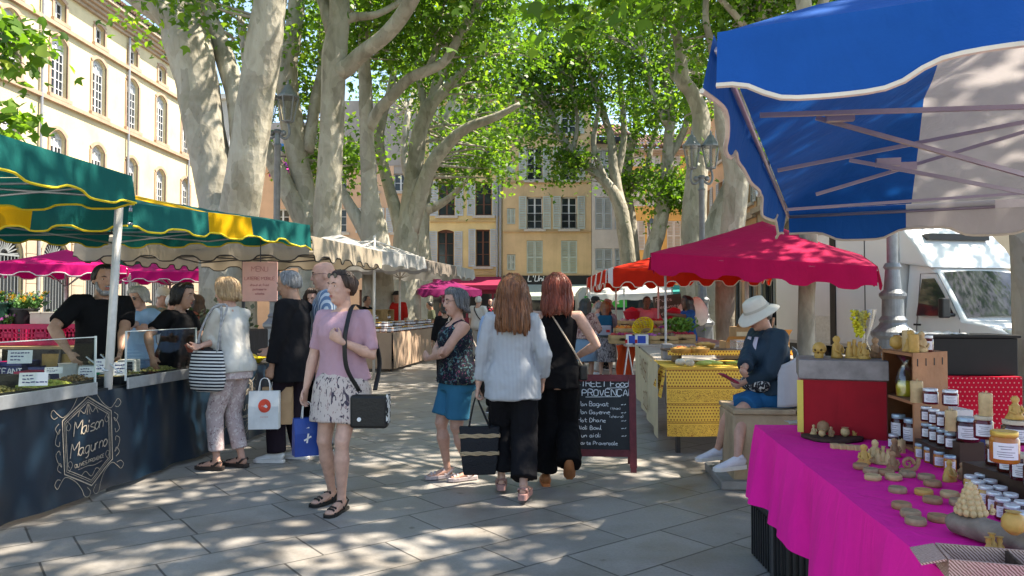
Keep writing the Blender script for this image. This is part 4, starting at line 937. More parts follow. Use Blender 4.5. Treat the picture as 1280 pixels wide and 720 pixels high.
for (px, py, Y) in ((1050, 146, 2.83), (1110, 203, 3.35), (1130, 208, 3.4)): p = P(px, py, Y); fr.box(p, (.1, .03, .035), Matrix.Rotation(-.2, 3, 'Z'))
fr.build('scissor_truss', mat('mauve_grey_tube', (1, 1, 1)), bc, world=True)
q = MB(); a = P(1244, 255, 4.88); q.bar(a, a+e*.2, .002, .055); lb = q.build('care_label', mat('label_white', (.7, .68, .66), .7), bc, world=True)
# ------------------------------------------------------------------ olive stall on the left
FRONT = [(-3.55, 2.6), (-3.44, 4.0), (-3.33, 5.0), (-3.22, 6.0), (-3.11, 7.1), (-2.94, 8.3), (-2.80, 9.3)]
fsp = [tuple(q) for q in spline(FRONT, 8)]
def frontp(u):                                               # u in metres along the counter front
 acc = 0
 for a, b in zip(fsp[:-1], fsp[1:]):
  L = math.dist(a, b)
  if acc+L >= u or b == fsp[-1]: t = (u-acc)/L; return V((a[0]+(b[0]-a[0])*t, a[1]+(b[1]-a[1])*t, 0)), V((b[0]-a[0], b[1]-a[1], 0)).normalized()
  acc += L
LEN = sum(math.dist(a, b) for a, b in zip(fsp[:-1], fsp[1:]))
def skirt(u, z, off=0):
 p, d = frontp(u); n = V((d.y, -d.x, 0)); k = (1-z/.8)
 flat = min(1, abs(u-EMB)/.5)
 r = (.022*math.sin(u*7.3+1)+.016*math.sin(u*13.7))*(.25+.75*k)*(.25+.75*flat)+.05*k+.012*math.sin(u*29)*max(0, (z-.55)*4)*flat
 return p+n*(r+off)+V((0, 0, z))
EMB = 0
def u_at(px):
 best = None
 for i in range(400):
  u = LEN*i/399; p, _ = frontp(u); x = 660+930*p.x/p.y
  if best is None or abs(x-px) < best[0]: best = (abs(x-px), u)
 return best[1]
EMB = u_at(103)
NAVY = mat('navy_vinyl', (.006, .019, .036), .3, var=.15, scale=2, spec=.6)
ct = thing('olive_counter', 'long dark market counter of the olive stall with steel ledges and acrylic guards', 'counter', (-3.8, 6, 0))
mb = MB()
for a, b in zip(fsp[:-1], fsp[1:]):
 A, B = V((*a, 0)), V((*b, 0)); n = V((B.y-A.y, -(B.x-A.x), 0)).normalized()
 for z0, z1, o0, o1 in ((.76, .80, -.02, -.95),):
  vs = [A+n*o0+V((0, 0, z0)), B+n*o0+V((0, 0, z0)), B+n*o1+V((0, 0, z0)), A+n*o1+V((0, 0, z0)), A+n*o0+V((0, 0, z1)), B+n*o0+V((0, 0, z1)), B+n*o1+V((0, 0, z1)), A+n*o1+V((0, 0, z1))]
  mb.add(vs, [(3, 2, 1, 0), (4, 5, 6, 7), (0, 1, 5, 4), (2, 3, 7, 6)])
mb.build('counter_top', mat('dark_counter', (.03, .032, .035), .45), ct, world=True)
def along(name, m, u0, u1, o0, o1, z0, z1, bev=0, parent=ct, n=6):
 mb = MB(); rr = []
 for i in range(n+1):
  p, d = frontp(u0+(u1-u0)*i/n); nn = V((d.y, -d.x, 0)); rr.append([p+nn*o0+V((0, 0, z0)), p+nn*o1+V((0, 0, z0)), p+nn*o1+V((0, 0, z1)), p+nn*o0+V((0, 0, z1))])
 mb.rings(rr); return mb.build(name, m, parent, world=True, bevel=bev)
STEEL = mat('brushed_steel', (.50, .53, .56), .38, .75, var=.15, scale=12)
u_a, u_b, u_c, u_d = u_at(-60), u_at(109), u_at(148), u_at(238)
along('ledge', STEEL, u_a, u_b, .05, .035, .775, .865, .003); along('ledge', STEEL, u_c, u_d, .05, .035, .775, .865, .003)
along('acrylic_guard', glass('acrylic', (.93, .96, .95), .03, .06), u_a, u_b, .03, .022, .84, 1.20); along('acrylic_guard', glass('acrylic'), u_c, u_d, .03, .022, .84, 1.23)
for u in (u_b, u_c, u_d): along('guard_edge', mat('acrylic_edge', (.65, .7, .68), .2), u-.004, u+.004, .034, .020, .84, 1.21 if u == u_b else 1.235, n=1)
for ua, ub, z in ((u_a, u_b, 1.2), (u_c, u_d, 1.23)): along('guard_rim', mat('acrylic_edge', (1, 1, 1)), ua, ub, .032, .021, z, z+.006)
mb = MB(); mb.grid(lambda s, t: skirt(LEN*s, .04+.745*t), 260, 10)
sk_ = tag(mb.build('table_skirt', NAVY, smooth=True), 'navy vinyl skirt with a pale gold ornamental frame hanging round the olive counter', 'skirt')
GOLD = mat('pale_gold_print', (.44, .37, .29), .5, var=.2, scale=40)
def emblem(uc, zc, sx, sy, full=True):
 e = MB(); N = (0, 0, 1)
 hx = [(-.31, .24), (0, .42), (.31, .24), (.31, -.24), (0, -.42), (-.31, -.24), (-.31, .24)]
 for k, wd in ((1.0, .010), (.93, .004), (.88, .006)): e.ribbon([(x*k, y*k, 0) for q in zip(hx[:-1], hx[1:]) for x, y in [(q[0][0]+(q[1][0]-q[0][0])*i/6, q[0][1]+(q[1][1]-q[0][1])*i/6) for i in range(7)]], wd, N)
 def swirl(pts, wd=.005): e.ribbon([(x, y, .001) for x, y in spline(pts, 7)], wd, N)
 for sx_ in (-1, 1):
  for sy_ in (-1, 1):
   f = lambda l: [(sx_*x, sy_*y) for x, y in l]
   swirl(f([(.06, .42), (.02, .47), (.05, .51), (.1, .49), (.13, .42), (.2, .33), (.30, .27), (.36, .31), (.40, .35), (.43, .31), (.40, .27), (.36, .28)]))
   swirl(f([(.35, .22), (.39, .18), (.36, .13), (.34, .17), (.38, .12), (.40, .05), (.36, .02), (.35, .06)]))
   swirl(f([(.25, .2), (.27, .16), (.24, .14), (.22, .18), (.26, .23)]), .004)
 swirl([(-.13, .25), (-.1, .3), (-.05, .27), (0, .35), (.05, .27), (.1, .3), (.13, .25)], .005); swirl([(-.02, .25), (0, .34), (.02, .25)], .004)
 swirl([(-.13, -.3), (-.07, -.27), (0, -.33), (.07, -.27), (.13, -.3)], .005)
 if full:
  letter(e, 'Maison', .13, .009, (0, .09, 0), (1, .07, 0), (-.0, 1, 0), shear=.4, center=True, gap=.16, xs=.55); letter(e, 'Magurno', .125, .009, (0, -.10, 0), (1, .05, 0), (0, 1, 0), shear=.4, center=True, gap=.16, xs=.55)
  letter(e, 'OLIVES PROVENCE', .03, .005, (0, -.2, 0), (1, .05, 0), (0, 1, 0), center=True); swirl([(-.16, -.235), (-.05, -.225), (.05, -.235), (.16, -.22)], .004)
 e.v = [tuple(skirt(uc+x*sx, zc+y*sy, .004+z)) for x, y, z in e.v]
 return e.build('gold_emblem', GOLD, sk_)
emblem(EMB, .435, .86, .78); emblem(u_at(296), .43, .86, .78)
# olive trays -----------------------------------------------------------------
BLK = mat('black_plastic', (.018, .019, .021), .4); CARD = mat('white_card', (.72, .72, .70), .7, var=.04)
def tray(label, u0, u1, o0, o1, z, oc=None, r=.013, n=220, kind='olives', lab2=None, h=.06, tilt=.05):
 p, d = frontp((u0+u1)/2); nn = V((d.y, -d.x, 0)); c = p+nn*((o0+o1)/2); L = u1-u0; W = abs(o1-o0); ang = math.atan2(d.y, d.x)
 root = thing('olive_tray', label, 'tray', (c.x, c.y, z), ang, 'black trays on the olive counter'); mb = MB(); t = .008
 mb.box((0, 0, .005), (L, W, .01)); mb.box((0, W/2-t/2, h/2+.005), (L, t, h)); mb.box((0, -W/2+t/2, h/2+.005), (L, t, h)); mb.box((L/2-t/2, 0, h/2+.005), (t, W-2*t, h)); mb.box((-L/2+t/2, 0, h/2+.005), (t, W-2*t, h))
 mb.build('tray', BLK, root)
 if oc:
  ms = [mat('olive_%d%d%d' % tuple(int(q*99) for q in c_), c_, .28, var=.25, scale=30) for c_ in oc]; ob = MB(); rg = random.Random(int(u0*100))
  for i in range(n):
   x, y = rg.uniform(-L/2+.02, L/2-.02), rg.uniform(-W/2+.02, W/2-.02); hz = h*.55+.05*(1-(2*x/L)**2)*(1-(2*y/W)**2)
   p_ = V((x, y, hz+rg.uniform(-.015, .012))); rot = Matrix.Rotation(rg.uniform(0, PI), 3, 'Z') @ Matrix.Rotation(rg.uniform(-.6, .6), 3, 'Y')
   ob.ball(p_, (r*1.25, r, r), 7, 5, rot, rg.randrange(len(ms)))
  ob.grid(lambda s, t_: V(((s-.5)*(L-.02), (t_-.5)*(W-.02), h*.5+.045*(1-(2*s-1)**2)*(1-(2*t_-1)**2))), 8, 6, 0)
  o = ob.build(kind, ms, smooth=True); o.location = root.location; o.rotation_euler = root.rotation_euler; tag(o, lab2, 'olives', kind='stuff')
 return root
def ua(px): return u_at(px)
TZ = .802
tray('black tray of brown green olives at the left edge', ua(-15), ua(48), -.06, -.36, TZ, [(.16, .13, .03), (.22, .17, .05), (.10, .09, .02)], lab2='heap of brown green olives in the leftmost tray', n=260)
tray('black tray of pale yellow green olives behind the first guard', ua(52), ua(108), -.06, -.36, TZ, [(.36, .38, .05), (.45, .42, .07), (.28, .3, .04)], lab2='heap of bright yellow green olives', n=260)
tray('black tray of small brown olives between the two acrylic guards', ua(110), ua(150), -.12, -.42, TZ, [(.2, .1, .03), (.28, .15, .05), (.12, .07, .03)], r=.011, lab2='heap of small reddish brown olives', n=240)
tray('black tray of mixed olives behind the second guard', ua(156), ua(196), -.06, -.36, TZ, [(.3, .22, .06), (.2, .12, .04), (.33, .3, .08)], r=.011, lab2='heap of mixed yellow and brown olives', n=240)
tray('black tray of green olives nearest the scale', ua(199), ua(234), -.06, -.30, TZ, [(.25, .25, .06), (.33, .3, .1)], r=.011, lab2='heap of dull green olives beside the steel ledge', n=200)
tray('deep empty black bin at the left edge behind the olives', ua(-10), ua(36), -.42, -.8, TZ, h=.17); tray('deep black bin of black olives behind the yellow green ones', ua(40), ua(88), -.42, -.75, TZ, [(.02, .018, .02), (.05, .035, .04)], h=.13, lab2='heap of shiny black olives', n=200)
def card(px, py, Y, w, h, label, lean=.2, lines=3):
 p = P(px, py, Y); rot = Matrix.Rotation(.35+PI*0, 3, 'Z') @ Matrix.Rotation(-lean, 3, 'X'); mb = MB(); mb.box((0, 0, 0), (w, .004, h), rot)
 o = thing('price_card', label, 'price card', p, group='white price cards on the olive counter'); mb.build('card', CARD, o); k = MB(); rg = random.Random(px)
 for i in range(lines):
  y = h*(.28-.25*i); x = -w*.38
  for j in range(rg.randint(3, 6)): l = w*rg.uniform(.07, .16); k.ribbon([rot @ V((x, -.0035, y)), rot @ V((x+l, -.0035, y+rg.uniform(-.003, .003)))], h*.09, rot @ V((0, -1, 0))); x += l+w*.03
 k.build('writing', mat('blue_ink', (.03, .04, .15), .6), o); return o
for px, py, Y, w, h, l in ((42, 474, 4.95, .17, .09, 'wide white price card standing in front of the brown green olives'), (25, 446, 5.5, .16, .10, 'white price card stuck in the leftmost deep bin'), (67, 463, 5.6, .12, .05, 'low white price card behind the yellow green olives'), (108, 465, 5.75, .11, .085, 'tilted white price card between yellow green and brown olives'), (126, 457, 6.1, .10, .11, 'upright white price card below the canopy pole'), (150, 461, 6.1, .10, .11, 'white price card with a slanted spoon, left edge of the second guard'), (211, 440, 7.2, .10, .08, 'small price card on top of the scale pan')):
 card(px, py, Y, w, h, l)
for k, (a, b, l) in enumerate(((P(108, 446, 5.6), P(132, 463, 5.55), 'long steel spoon leaning in the small brown olives'), (P(126, 443, 5.8), P(150, 466, 5.7), 'long steel spoon with dark handle leaning in front of the second guard'))):
 mb = MB(); mb.tube([a, a.lerp(b, .5)+V((0, 0, -.004)), b], .006, 8); mb.ball(b, (.03, .02, .008), 10, 6); tag(mb.build('serving_spoon', STEEL, smooth=True), l, 'spoon')
# scale, white tub, basket, cloth
p, d = frontp(ua(196)); nn = V((d.y, -d.x, 0)); c = p-nn*.55
sc_ = thing('market_scale', 'white electronic scale with a small display standing behind the second guard', 'scale', (c.x, c.y, .80), .1)
WHP = mat('white_plastic', (.62, .62, .58), .4)
MB().box((0, 0, .05), (.36, .30, .10)).build('scale_body', WHP, sc_, bevel=.012); MB().box((0, 0, .125), (.36, .28, .012)).build('pan', STEEL, sc_, bevel=.004); MB().box((0, 0, .11), (.1, .1, .02)).build('pan_support', BLK, sc_)
o = MB().box((.27, -.08, .10), (.15, .12, .15)).build('display_housing', WHP, sc_, bevel=.012); MB().box((.27, -.145, .11), (.11, .012, .10)).build('screen', mat('dark_screen', (.03, .035, .045), .2), o)
MB().box((.03, -.155, .05), (.06, .01, .05)).build('green_badge', mat('green_badge', (.01, .28, .12), .5), sc_)
tb = MB(); tb.lathe([(.06, 0), (.075, .16), (.08, .165)], 18); q = p-nn*.5; solo('plastic_tub', tb, WHP, 'white plastic tub beside the scale on the olive counter', 'tub', (c.x-.06, c.y-.36, .80), smooth=True, angle=40)
mb = MB(); rg = random.Random(4)
for i in range(90): mb.ball((rg.gauss(0, .06), rg.gauss(0, .05), .14+abs(rg.gauss(0, .02))), .014, 6, 4)
o = mb.build('weighed_olives', mat('olive_tan', (.28, .22, .1), .35, var=.3, scale=30), smooth=True); o.location = (c.x, c.y, .80); tag(o, 'small heap of olives on the scale pan', 'olives', kind='stuff')
# ------------------------------------------------------------------ flower stall behind the left counter
def crate(name, label, c, size, m, rotz=0, group=None, slots=(7, 3), solid_=False, fill=None):
 L, W, H = size; root = thing(name, label, 'crate', c, rotz, group); mb = MB(); t = .014
 mb.box((0, 0, .01), (L, W, .02))
 for (ax, ln, of) in ((0, L, W/2), (0, L, -W/2), (1, W, L/2), (1, W, -L/2)):
  n = slots[0]; rows = slots[1]
  def bxx(u, z, uw, zh):
   if ax == 0: mb.box((u, of, z), (uw, t, zh))
   else: mb.box((of, u, z), (t+.002, uw, zh))
  bxx(0, .03, ln, .05); bxx(0, H-.03, ln, .06)
  if solid_: bxx(0, H/2, ln-.01, H-.1)
  else:
   for i in range(n+1): bxx(-ln/2+ln*i/n*(1-.01)+.004, H/2, .018, H-.1)
   for j in range(1, rows): bxx(0, .05+(H-.11)*j/rows, ln-.02, .012)
   bxx(0, H/2, ln*.34, H*.3)
 mb.build('crate_body', m, root); return root
PINK = mat('raspberry_plastic', (.42, .004, .07), .4, var=.1); BLUEP = mat('navy_plastic', (.008, .03, .15), .4)
Yf = 9.0
for k, (px, lab) in enumerate(((-18, 'raspberry red plastic crate at the left edge below the green bucket'), (24, 'raspberry red plastic crate below the dark flower bucket'), (64, 'raspberry red plastic crate below the white boxes'))):
 x = P(px, 385, Yf).x; crate('plastic_crate', lab, (x, Yf, .97), (.42 if k else .46, .4, .255), PINK, .03, 'raspberry crates under the flowers', (8, 3))
crate('plastic_crate', 'raspberry red crate standing behind the bearded man, right end of the crate row', (P(102, 385, 9.1).x, 9.1, .97), (.38, .4, .255), PINK, .0, 'raspberry crates under the flowers', (8, 3))
tb = thing('trestle_table', 'wooden trestle table with black steel legs carrying the raspberry crates', 'table', (P(50, 385, 9).x, 9, 0))
MB().box((0, .1, .95), (2.4, .9, .03)).build('table_top', mat('raw_pine', (.40, .27, .13), .7, var=.2, scale=6), tb)
for sx in (-.85, .35):
 mb = MB(); mb.tube([(sx, -.3, 0), (sx+.1, -.28, .93), (sx+.3, -.28, .93), (sx+.4, -.3, 0)], .018, 8); mb.build('leg', DPOLE, tb)
for k, (px, z, m, l) in enumerate(((5, .3, BLUEP, 'navy plastic crate with white lettering, lower of the pair under the trestle'), (5, .56, BLUEP, 'navy plastic crate with white lettering, upper of the pair under the trestle'), (46, .5, BLUEP, 'navy plastic crate under the trestle beside the plywood board'))):
 r_ = crate('plastic_crate', l, (P(px+16, 385, 8.62).x, 8.62, z-.0), (.36 if k < 2 else .24, .34, .24), m, 0, 'navy crates under the trestle', (5, 2), True)
 k_ = MB(); letter(k_, 'ELEFANT' if k < 2 else 'ELEFAN', .065 if k < 2 else .05, .012, (0, -.172-.008, .10), (1, 0, 0), (0, 0, 1), center=True); k_.build('lettering', CARD, r_)
crate('plastic_crate', 'raspberry red crate on the ground under the trestle at the left edge', (P(-14, 385, 8.5).x, 8.5, .3), (.3, .3, .5), PINK, 0, 'raspberry crates under the trestle', (6, 3)); crate('plastic_crate', 'small raspberry crate with yellow fruit in front of the navy crates', (P(40, 385, 8.2).x, 8.2, .52), (.2, .25, .2), PINK, 0, 'raspberry crates under the trestle', (6, 3))
mb = MB(); mb.box((0, 0, 0), (.5, .02, .75)); solo('plywood_board', mb, mat('plywood', (.45, .27, .09), .65, var=.25, scale=5), 'yellowish plywood board leaning below the trestle behind the bearded man', 'board', (P(80, 385, 8.75).x, 8.75, .5))
def bucket(label, px, Y, z, r0, r1, h, m):
 mb = MB(); mb.lathe([(r0, 0), (r1, h), (r1+.015, h), (r1+.015, h-.02), (r1-.01, h-.01), (r0-.01, .02)], 20, cap=False); mb.lathe([(r0, .003), (.001, .004)], 20, cap=False)
 return solo('flower_bucket', mb, m, label, 'bucket', (P(px, 385, Y).x, Y, z), smooth=True, angle=40)
bucket('black flower bucket with a white sticker on the raspberry crates', 30, 9.0, 1.225, .12, .155, .19, BLK); bucket('dark green flower bucket cut by the left edge', -4, 8.9, 1.225, .14, .17, .26, mat('dark_green_plastic', (.02, .07, .05), .4))
ST = [mat('stem_green', (.05, .15, .03), .6), mat('yellow_petal', (.75, .45, .02), .6), mat('violet_petal', (.12, .07, .35), .6), mat('lime_petal', (.35, .45, .05), .6), mat('orange_petal', (.7, .25, .02), .6), mat('white_petal', (.7, .68, .6), .6)]
def bouquet(label, px, Y, z, r, h, n, seed, ms=ST):
 rg = random.Random(seed); mb = MB(); c = V((P(px, 385, Y).x, Y, z))
 for i in range(n):
  a = rg.uniform(0, 2*PI); q = r*math.sqrt(rg.random()); tip = c+V((q*math.cos(a)*1.3, q*math.sin(a), h*rg.uniform(.55, 1))); b_ = c+V((q*.3*math.cos(a), q*.3*math.sin(a), 0))
  mb.tube([b_, b_.lerp(tip, .6)+V((0, 0, .02)), tip], .0035, 4, 0)
  for k in range(3):
   lf = b_.lerp(tip, rg.uniform(.4, .9)); d = V((rg.uniform(-1, 1), rg.uniform(-1, 1), .5)).normalized()*.06; s_ = d.orthogonal().normalized()*.014; mb.add([lf, lf+d*.5+s_, lf+d, lf+d*.5-s_], [(0, 1, 2, 3)], 0)
  mi = rg.choice((1, 1, 2, 2, 3, 4, 5)); R_ = .028 if mi == 1 else .02
  for k in range(7):
   t = 2*PI*k/7+rg.random(); d = V((math.cos(t), -.4+math.sin(t)*.3, math.sin(t))).normalized(); s_ = V((-d.z, 0, d.x))*.35
   mb.add([tip, tip+(d+s_)*R_*.6, tip+d*R_, tip+(d-s_)*R_*.6], [(0, 1, 2, 3)], mi)
  mb.ball(tip+V((0, -.004, 0)), .008, 6, 4, None, 4 if mi == 1 else 0)
 o = mb.build('cut_flowers', ms); return tag(o, label, 'flowers', kind='thing')
bouquet('yellow and violet cut flowers in the black bucket', 33, 9.0, 1.33, .21, .30, 80, 5); bouquet('pink flowers hanging at the side of the green bucket', 10, 8.85, 1.18, .07, .18, 18, 6, [ST[0], mat('pink_petal', (.6, .12, .4), .6), mat('pink_petal2', (.5, .2, .5), .6), ST[5], mat('pink_petal', (1, 1, 1)), ST[5]])
bouquet('sunflowers at the left edge above the green bucket', -6, 8.9, 1.42, .14, .22, 24, 8)
for k, (px, w_, h_, l) in enumerate(((52, .14, .13, 'small cream box on the raspberry crates beside the bucket'), (67, .18, .13, 'white lidded box on the raspberry crates'), (82, .20, .09, 'white box with a dark slot on the raspberry crates'))):
 mb = MB(); mb.box((0, 0, h_/2), (w_, .22, h_)); mb.box((0, 0, h_+.004), (w_+.012, .232, .022)); r_ = solo('cardboard_box', mb, mat('cream_card', (.55, .50, .40), .8, var=.08), l, 'box', (P(px, 385, 9.0).x, 9.0, 1.226), bevel=.004)
bouquet('green leafy bunch beside the bearded man', 100, 9.2, 1.2, .16, .22, 50, 9, [ST[0], ST[0], ST[3], ST[5], ST[0], ST[5]])
# vegetable tables further back (dark crates of greens, wooden crate)
crate('wooden_crate', 'yellow wooden crate in front of the grey haired shoppers', (P(208, 385, 10.2).x, 10.2, 1.16), (.42, .3, .14), mat('new_pine', (.45, .30, .14), .7, var=.2, scale=8), .1, None, (3, 2))
vt = thing('vegetable_table', 'dark draped table behind the olive stall vendors carrying leafy greens', 'table', (P(180, 385, 11).x, 11, 0)); MB().box((0, 0, .55), (3.4, 1.0, 1.1)).build('draped_cloth', mat('charcoal_cloth', (.03, .03, .034), .85, wr=.4), vt, bevel=.02)
mb = MB(); rg = random.Random(3)
for i in range(700):
 q = V((P(180, 385, 11).x+rg.uniform(-1.6, 1.6), 11+rg.uniform(-.45, .4), 1.12+abs(rg.gauss(0, .11)))); d = V((rg.uniform(-1, 1), rg.uniform(-1, 1), rg.uniform(0, 1))).normalized()*.09; s_ = d.orthogonal().normalized()*.04; mb.add([q, q+d*.5+s_, q+d, q+d*.5-s_], [(0, 1, 2, 3)], rg.randrange(2))
tag(mb.build('leafy_greens', [mat('dark_greens', (.03, .07, .02), .6), mat('grey_greens', (.10, .13, .10), .6)]), 'bank of dark leafy greens on the draped table', 'greens', kind='stuff')
# ------------------------------------------------------------------ honey and candle stall, right foreground
def uvxz(nt, tc, a=0, b=2):
 s = nd(nt, 'ShaderNodeSeparateXYZ'); nt.links.new(tc.outputs['Object'], s.inputs[0]); c = nd(nt, 'ShaderNodeCombineXYZ'); nt.links.new(s.outputs[a], c.inputs[0]); nt.links.new(s.outputs[b], c.inputs[1]); return c.outputs[0], s
def dots(nt, vec, scale, r, stagger=True):
 L = nt.links.new; m = nd(nt, 'ShaderNodeVectorMath', operation='SCALE'); m.inputs['Scale'].default_value = scale; L(vec, m.inputs[0])
 src = m.outputs[0]
 if stagger:
  s = nd(nt, 'ShaderNodeSeparateXYZ'); L(src, s.inputs[0]); f = nd(nt, 'ShaderNodeMath', operation='FLOOR'); L(s.outputs[1], f.inputs[0]); h = nd(nt, 'ShaderNodeMath', operation='MULTIPLY_ADD'); h.inputs[1].default_value = .5; L(f.outputs[0], h.inputs[0]); L(s.outputs[0], h.inputs[2])
  c = nd(nt, 'ShaderNodeCombineXYZ'); L(h.outputs[0], c.inputs[0]); L(s.outputs[1], c.inputs[1]); src = c.outputs[0]
 fr = nd(nt, 'ShaderNodeVectorMath', operation='FRACTION'); L(src, fr.inputs[0]); sb = nd(nt, 'ShaderNodeVectorMath', operation='SUBTRACT'); sb.inputs[1].default_value = (.5, .5, 0); L(fr.outputs[0], sb.inputs[0])
 ln = nd(nt, 'ShaderNodeVectorMath', operation='LENGTH'); L(sb.outputs[0], ln.inputs[0]); lt = nd(nt, 'ShaderNodeMath', operation='LESS_THAN'); lt.inputs[1].default_value = r; L(ln.outputs['Value'], lt.inputs[0]); return lt.outputs[0]
TZ2 = .75
tl = lambda Y: 1.30-.105*(4.3-Y)                             # left edge of the magenta table
MAGC = mat('magenta_cloth', (.84, .006, .30), .8, var=.08, scale=3, wr=.28, bump=.08, bscale=300)
mb = MB(); Y0_, Y1_ = 1.0, 4.32; NX, NY = 26, 70
def topz(x, y): return TZ2+.004*noise.noise(V((x*3, y*3, 0)))+.003*noise.noise(V((x*9, y*5, 3)))
mb.grid(lambda s, t: V((tl(Y0_+(Y1_-Y0_)*t)+s*1.25, Y0_+(Y1_-Y0_)*t, topz(s*1.25, t*3.3))), 16, 50)
def fold(Yv, k): return .03*k*(math.sin(Yv*9+1.3)+.6*math.sin(Yv*17.3)+.3*math.sin(Yv*31))
def side(s, t):
 Yv = Y0_+(Y1_-Y0_)*s; k = t; return V((tl(Yv)-.012*(1-(1-t)**4)-fold(Yv, k)-.03*k, Yv, topz(0, s*3.3)-.012*min(1, t*6)*0-.40*t-.02*math.sin(Yv*3)*t))
mb.grid(side, 170, 10)
mb.grid(lambda s, t: V((tl(Y1_)+s*1.25-.02*t, Y1_+.02*t+.02*t*math.sin(s*22), topz(s*1.25, 3.3)-.42*t)), 50, 8)
cl = mb.build('tablecloth', MAGC, smooth=True, angle=45); tag(cl, 'bright magenta cloth hanging in folds over the honey and candle table', 'tablecloth')
tt = thing('folding_table', 'folding market table hidden under the magenta cloth', 'table', (1.9, 2.7, 0)); MB().bx(1.36, 2.3, 1.02, 4.28, TZ2-.04, TZ2-.012).build('table_top', mat('table_board', (.4, .35, .3), .6), tt, world=True)
for x, y in ((1.28, 3.95), (2.35, 4.2), (1.2, 1.3), (2.3, 1.3)): MB().tube([(x, y, 0), (x, y, TZ2-.05)], .018, 10).build('leg', DPOLE, tt, world=True)
cr = crate('plastic_crate', 'black ribbed crate with a blue rim on the ground under the magenta table', (1.50, 4.12, .0), (.40, .5, .33), BLK, 0, None, (9, 1), True)
mb = MB();
for i in range(12): mb.box((-.18+.36*i/11, -.262, .15), (.014, .014, .28)); mb.box((-.21, -.22+.44*i/11, .15), (.014, .014, .28))
mb.build('rib', BLK, cr); MB().box((0, 0, .345), (.43, .53, .03)).build('rim', mat('blue_plastic', (.01, .07, .30), .4), cr, bevel=.004)
WAX = [mat('pale_beeswax', (.52, .37, .19), .5, var=.18, scale=25, bump=.15, bscale=60), mat('golden_beeswax', (.50, .30, .08), .45, var=.15, scale=25, bump=.12, bscale=60), mat('brown_beeswax', (.33, .19, .10), .55, var=.25, scale=25, bump=.2, bscale=60), mat('grey_brown_wax', (.33, .23, .14), .6, var=.3, scale=18, bump=.2, bscale=60)]
def at(px, py): g_ = G(px, py, TZ2); return (g_.x, g_.y, TZ2)
def figure(label, pos, h, kind, w, seed, group='beeswax figure candles', sx=1):
 rg = random.Random(seed); mb = MB()
 if kind == 'tall':                                      # seated carved figure
  ph = rg.random()*6
  mb.lathe([(.30*h, 0), (.33*h, .05*h), (.28*h, .2*h), (.24*h, .42*h), (.18*h, .6*h), (.11*h, .68*h), (.15*h, .78*h), (.16*h, .88*h), (.10*h, .96*h), (.01*h, h)], 14, sy=.8, wob=lambda a, z: 1+.16*math.sin(2*a+ph+z/h*5)+.07*math.sin(5*a+z/h*11))
  for s_ in (-1, 1): mb.tube([(s_*.2*h, -.05*h, .55*h), (s_*.27*h, -.15*h, .35*h), (s_*.08*h, -.26*h, .25*h)], [.07*h, .06*h, .05*h], 8)
 elif kind == 'pillar':
  mb.lathe([(.26*h, 0), (.27*h, .03*h), (.26*h, .5*h), (.27*h, .94*h), (.24*h, h), (.05*h, h*.985)], 20, wob=lambda a, z: 1+.05*math.sin(9*a+z/h*7)+.03*math.sin(5*a-z/h*12)); mb.tube([(0, 0, h*.97), (.004, 0, h*1.09)], .003, 5)
 elif kind == 'ball':
  mb.lathe([(.16*h, 0)]+[(.5*h*math.sin(PI*i/8), .5*h-.5*h*math.cos(PI*i/8)) for i in range(1, 8)]+[(.02, h)], 16, wob=lambda a, z: 1+.05*math.sin(8*a)+.06*math.sin(23*z/h))
 elif kind == 'group':
  for k in range(3): mb.lathe([(.2*h, 0), (.22*h, .2*h), (.15*h, .5*h), (.08*h, .6*h), (.11*h, .72*h), (.09*h, .82*h), (.01, .88*h)], 10, c=((k-1)*.26*h, .1*h*(k == 1), (k == 1)*.12*h), wob=lambda a, z: 1+.12*math.sin(3*a+z/h*8))
  mb.lathe([(.5*h, 0), (.5*h, .08*h), (.3*h, .12*h)], 14, sy=.55)
 elif kind == 'snail':
  mb.tube(spline([(-.5*h, 0, .12*h), (-.1*h, 0, .1*h), (.3*h, 0, .15*h), (.5*h, 0, .45*h), (.55*h, 0, .75*h)], 5), [.05*h]+[.13*h]*18+[.1*h, .06*h], 10);
  sp = [((.34-.018*i)*h*math.cos(i*.5)-.05*h, 0, .45*h+(.34-.018*i)*h*math.sin(i*.5)) for i in range(18)]; mb.tube(sp, [.12*h*(1-i/24) for i in range(18)], 8)
 elif kind == 'disc': mb.lathe([(.44*w, 0), (.5*w, .25*h), (.5*w, .75*h), (.45*w, h), (.36*w, h*.93), (.02, h*.95)], 24, wob=lambda a, z: 1+.03*math.sin(3*a+seed))
 elif kind == 'skull':
  mb.ball((0, 0, .58*h), (.42*h, .48*h, .42*h), 16, 12); mb.lathe([(.24*h, 0), (.28*h, .1*h), (.27*h, .3*h)], 14, c=(0, -.2*h, 0), sy=.85)
  for s_ in (-1, 1): mb.ball((s_*.27*h, -.28*h, .42*h), (.11*h, .12*h, .08*h), 8, 6)
  for i in range(7): mb.box(((i-3)*.055*h, -.42*h, .16*h), (.045*h, .05*h, .11*h))
 rot = rg.uniform(-.6, .6) if kind != 'skull' else -.55
 r_ = thing({'disc': 'wax_disc', 'pillar': 'pillar_candle', 'ball': 'ball_candle', 'skull': 'skull_candle'}.get(kind, 'figure_candle'), label, 'candle', pos, rot, group)
 mb.build('wax', WAX[w % 4] if kind != 'disc' else WAX[sx], r_, smooth=True, angle=60)
 if kind == 'skull':
  k = MB()
  for s_ in (-1, 1): k.ball((s_*.16*h, -.40*h, .52*h), (.095*h, .06*h, .085*h), 10, 8)
  k.ball((0, -.46*h, .35*h), (.05*h, .04*h, .07*h), 8, 6); k.build('eye_socket', mat('dark_wax', (.10, .05, .01), .7), r_, smooth=True)
 return r_
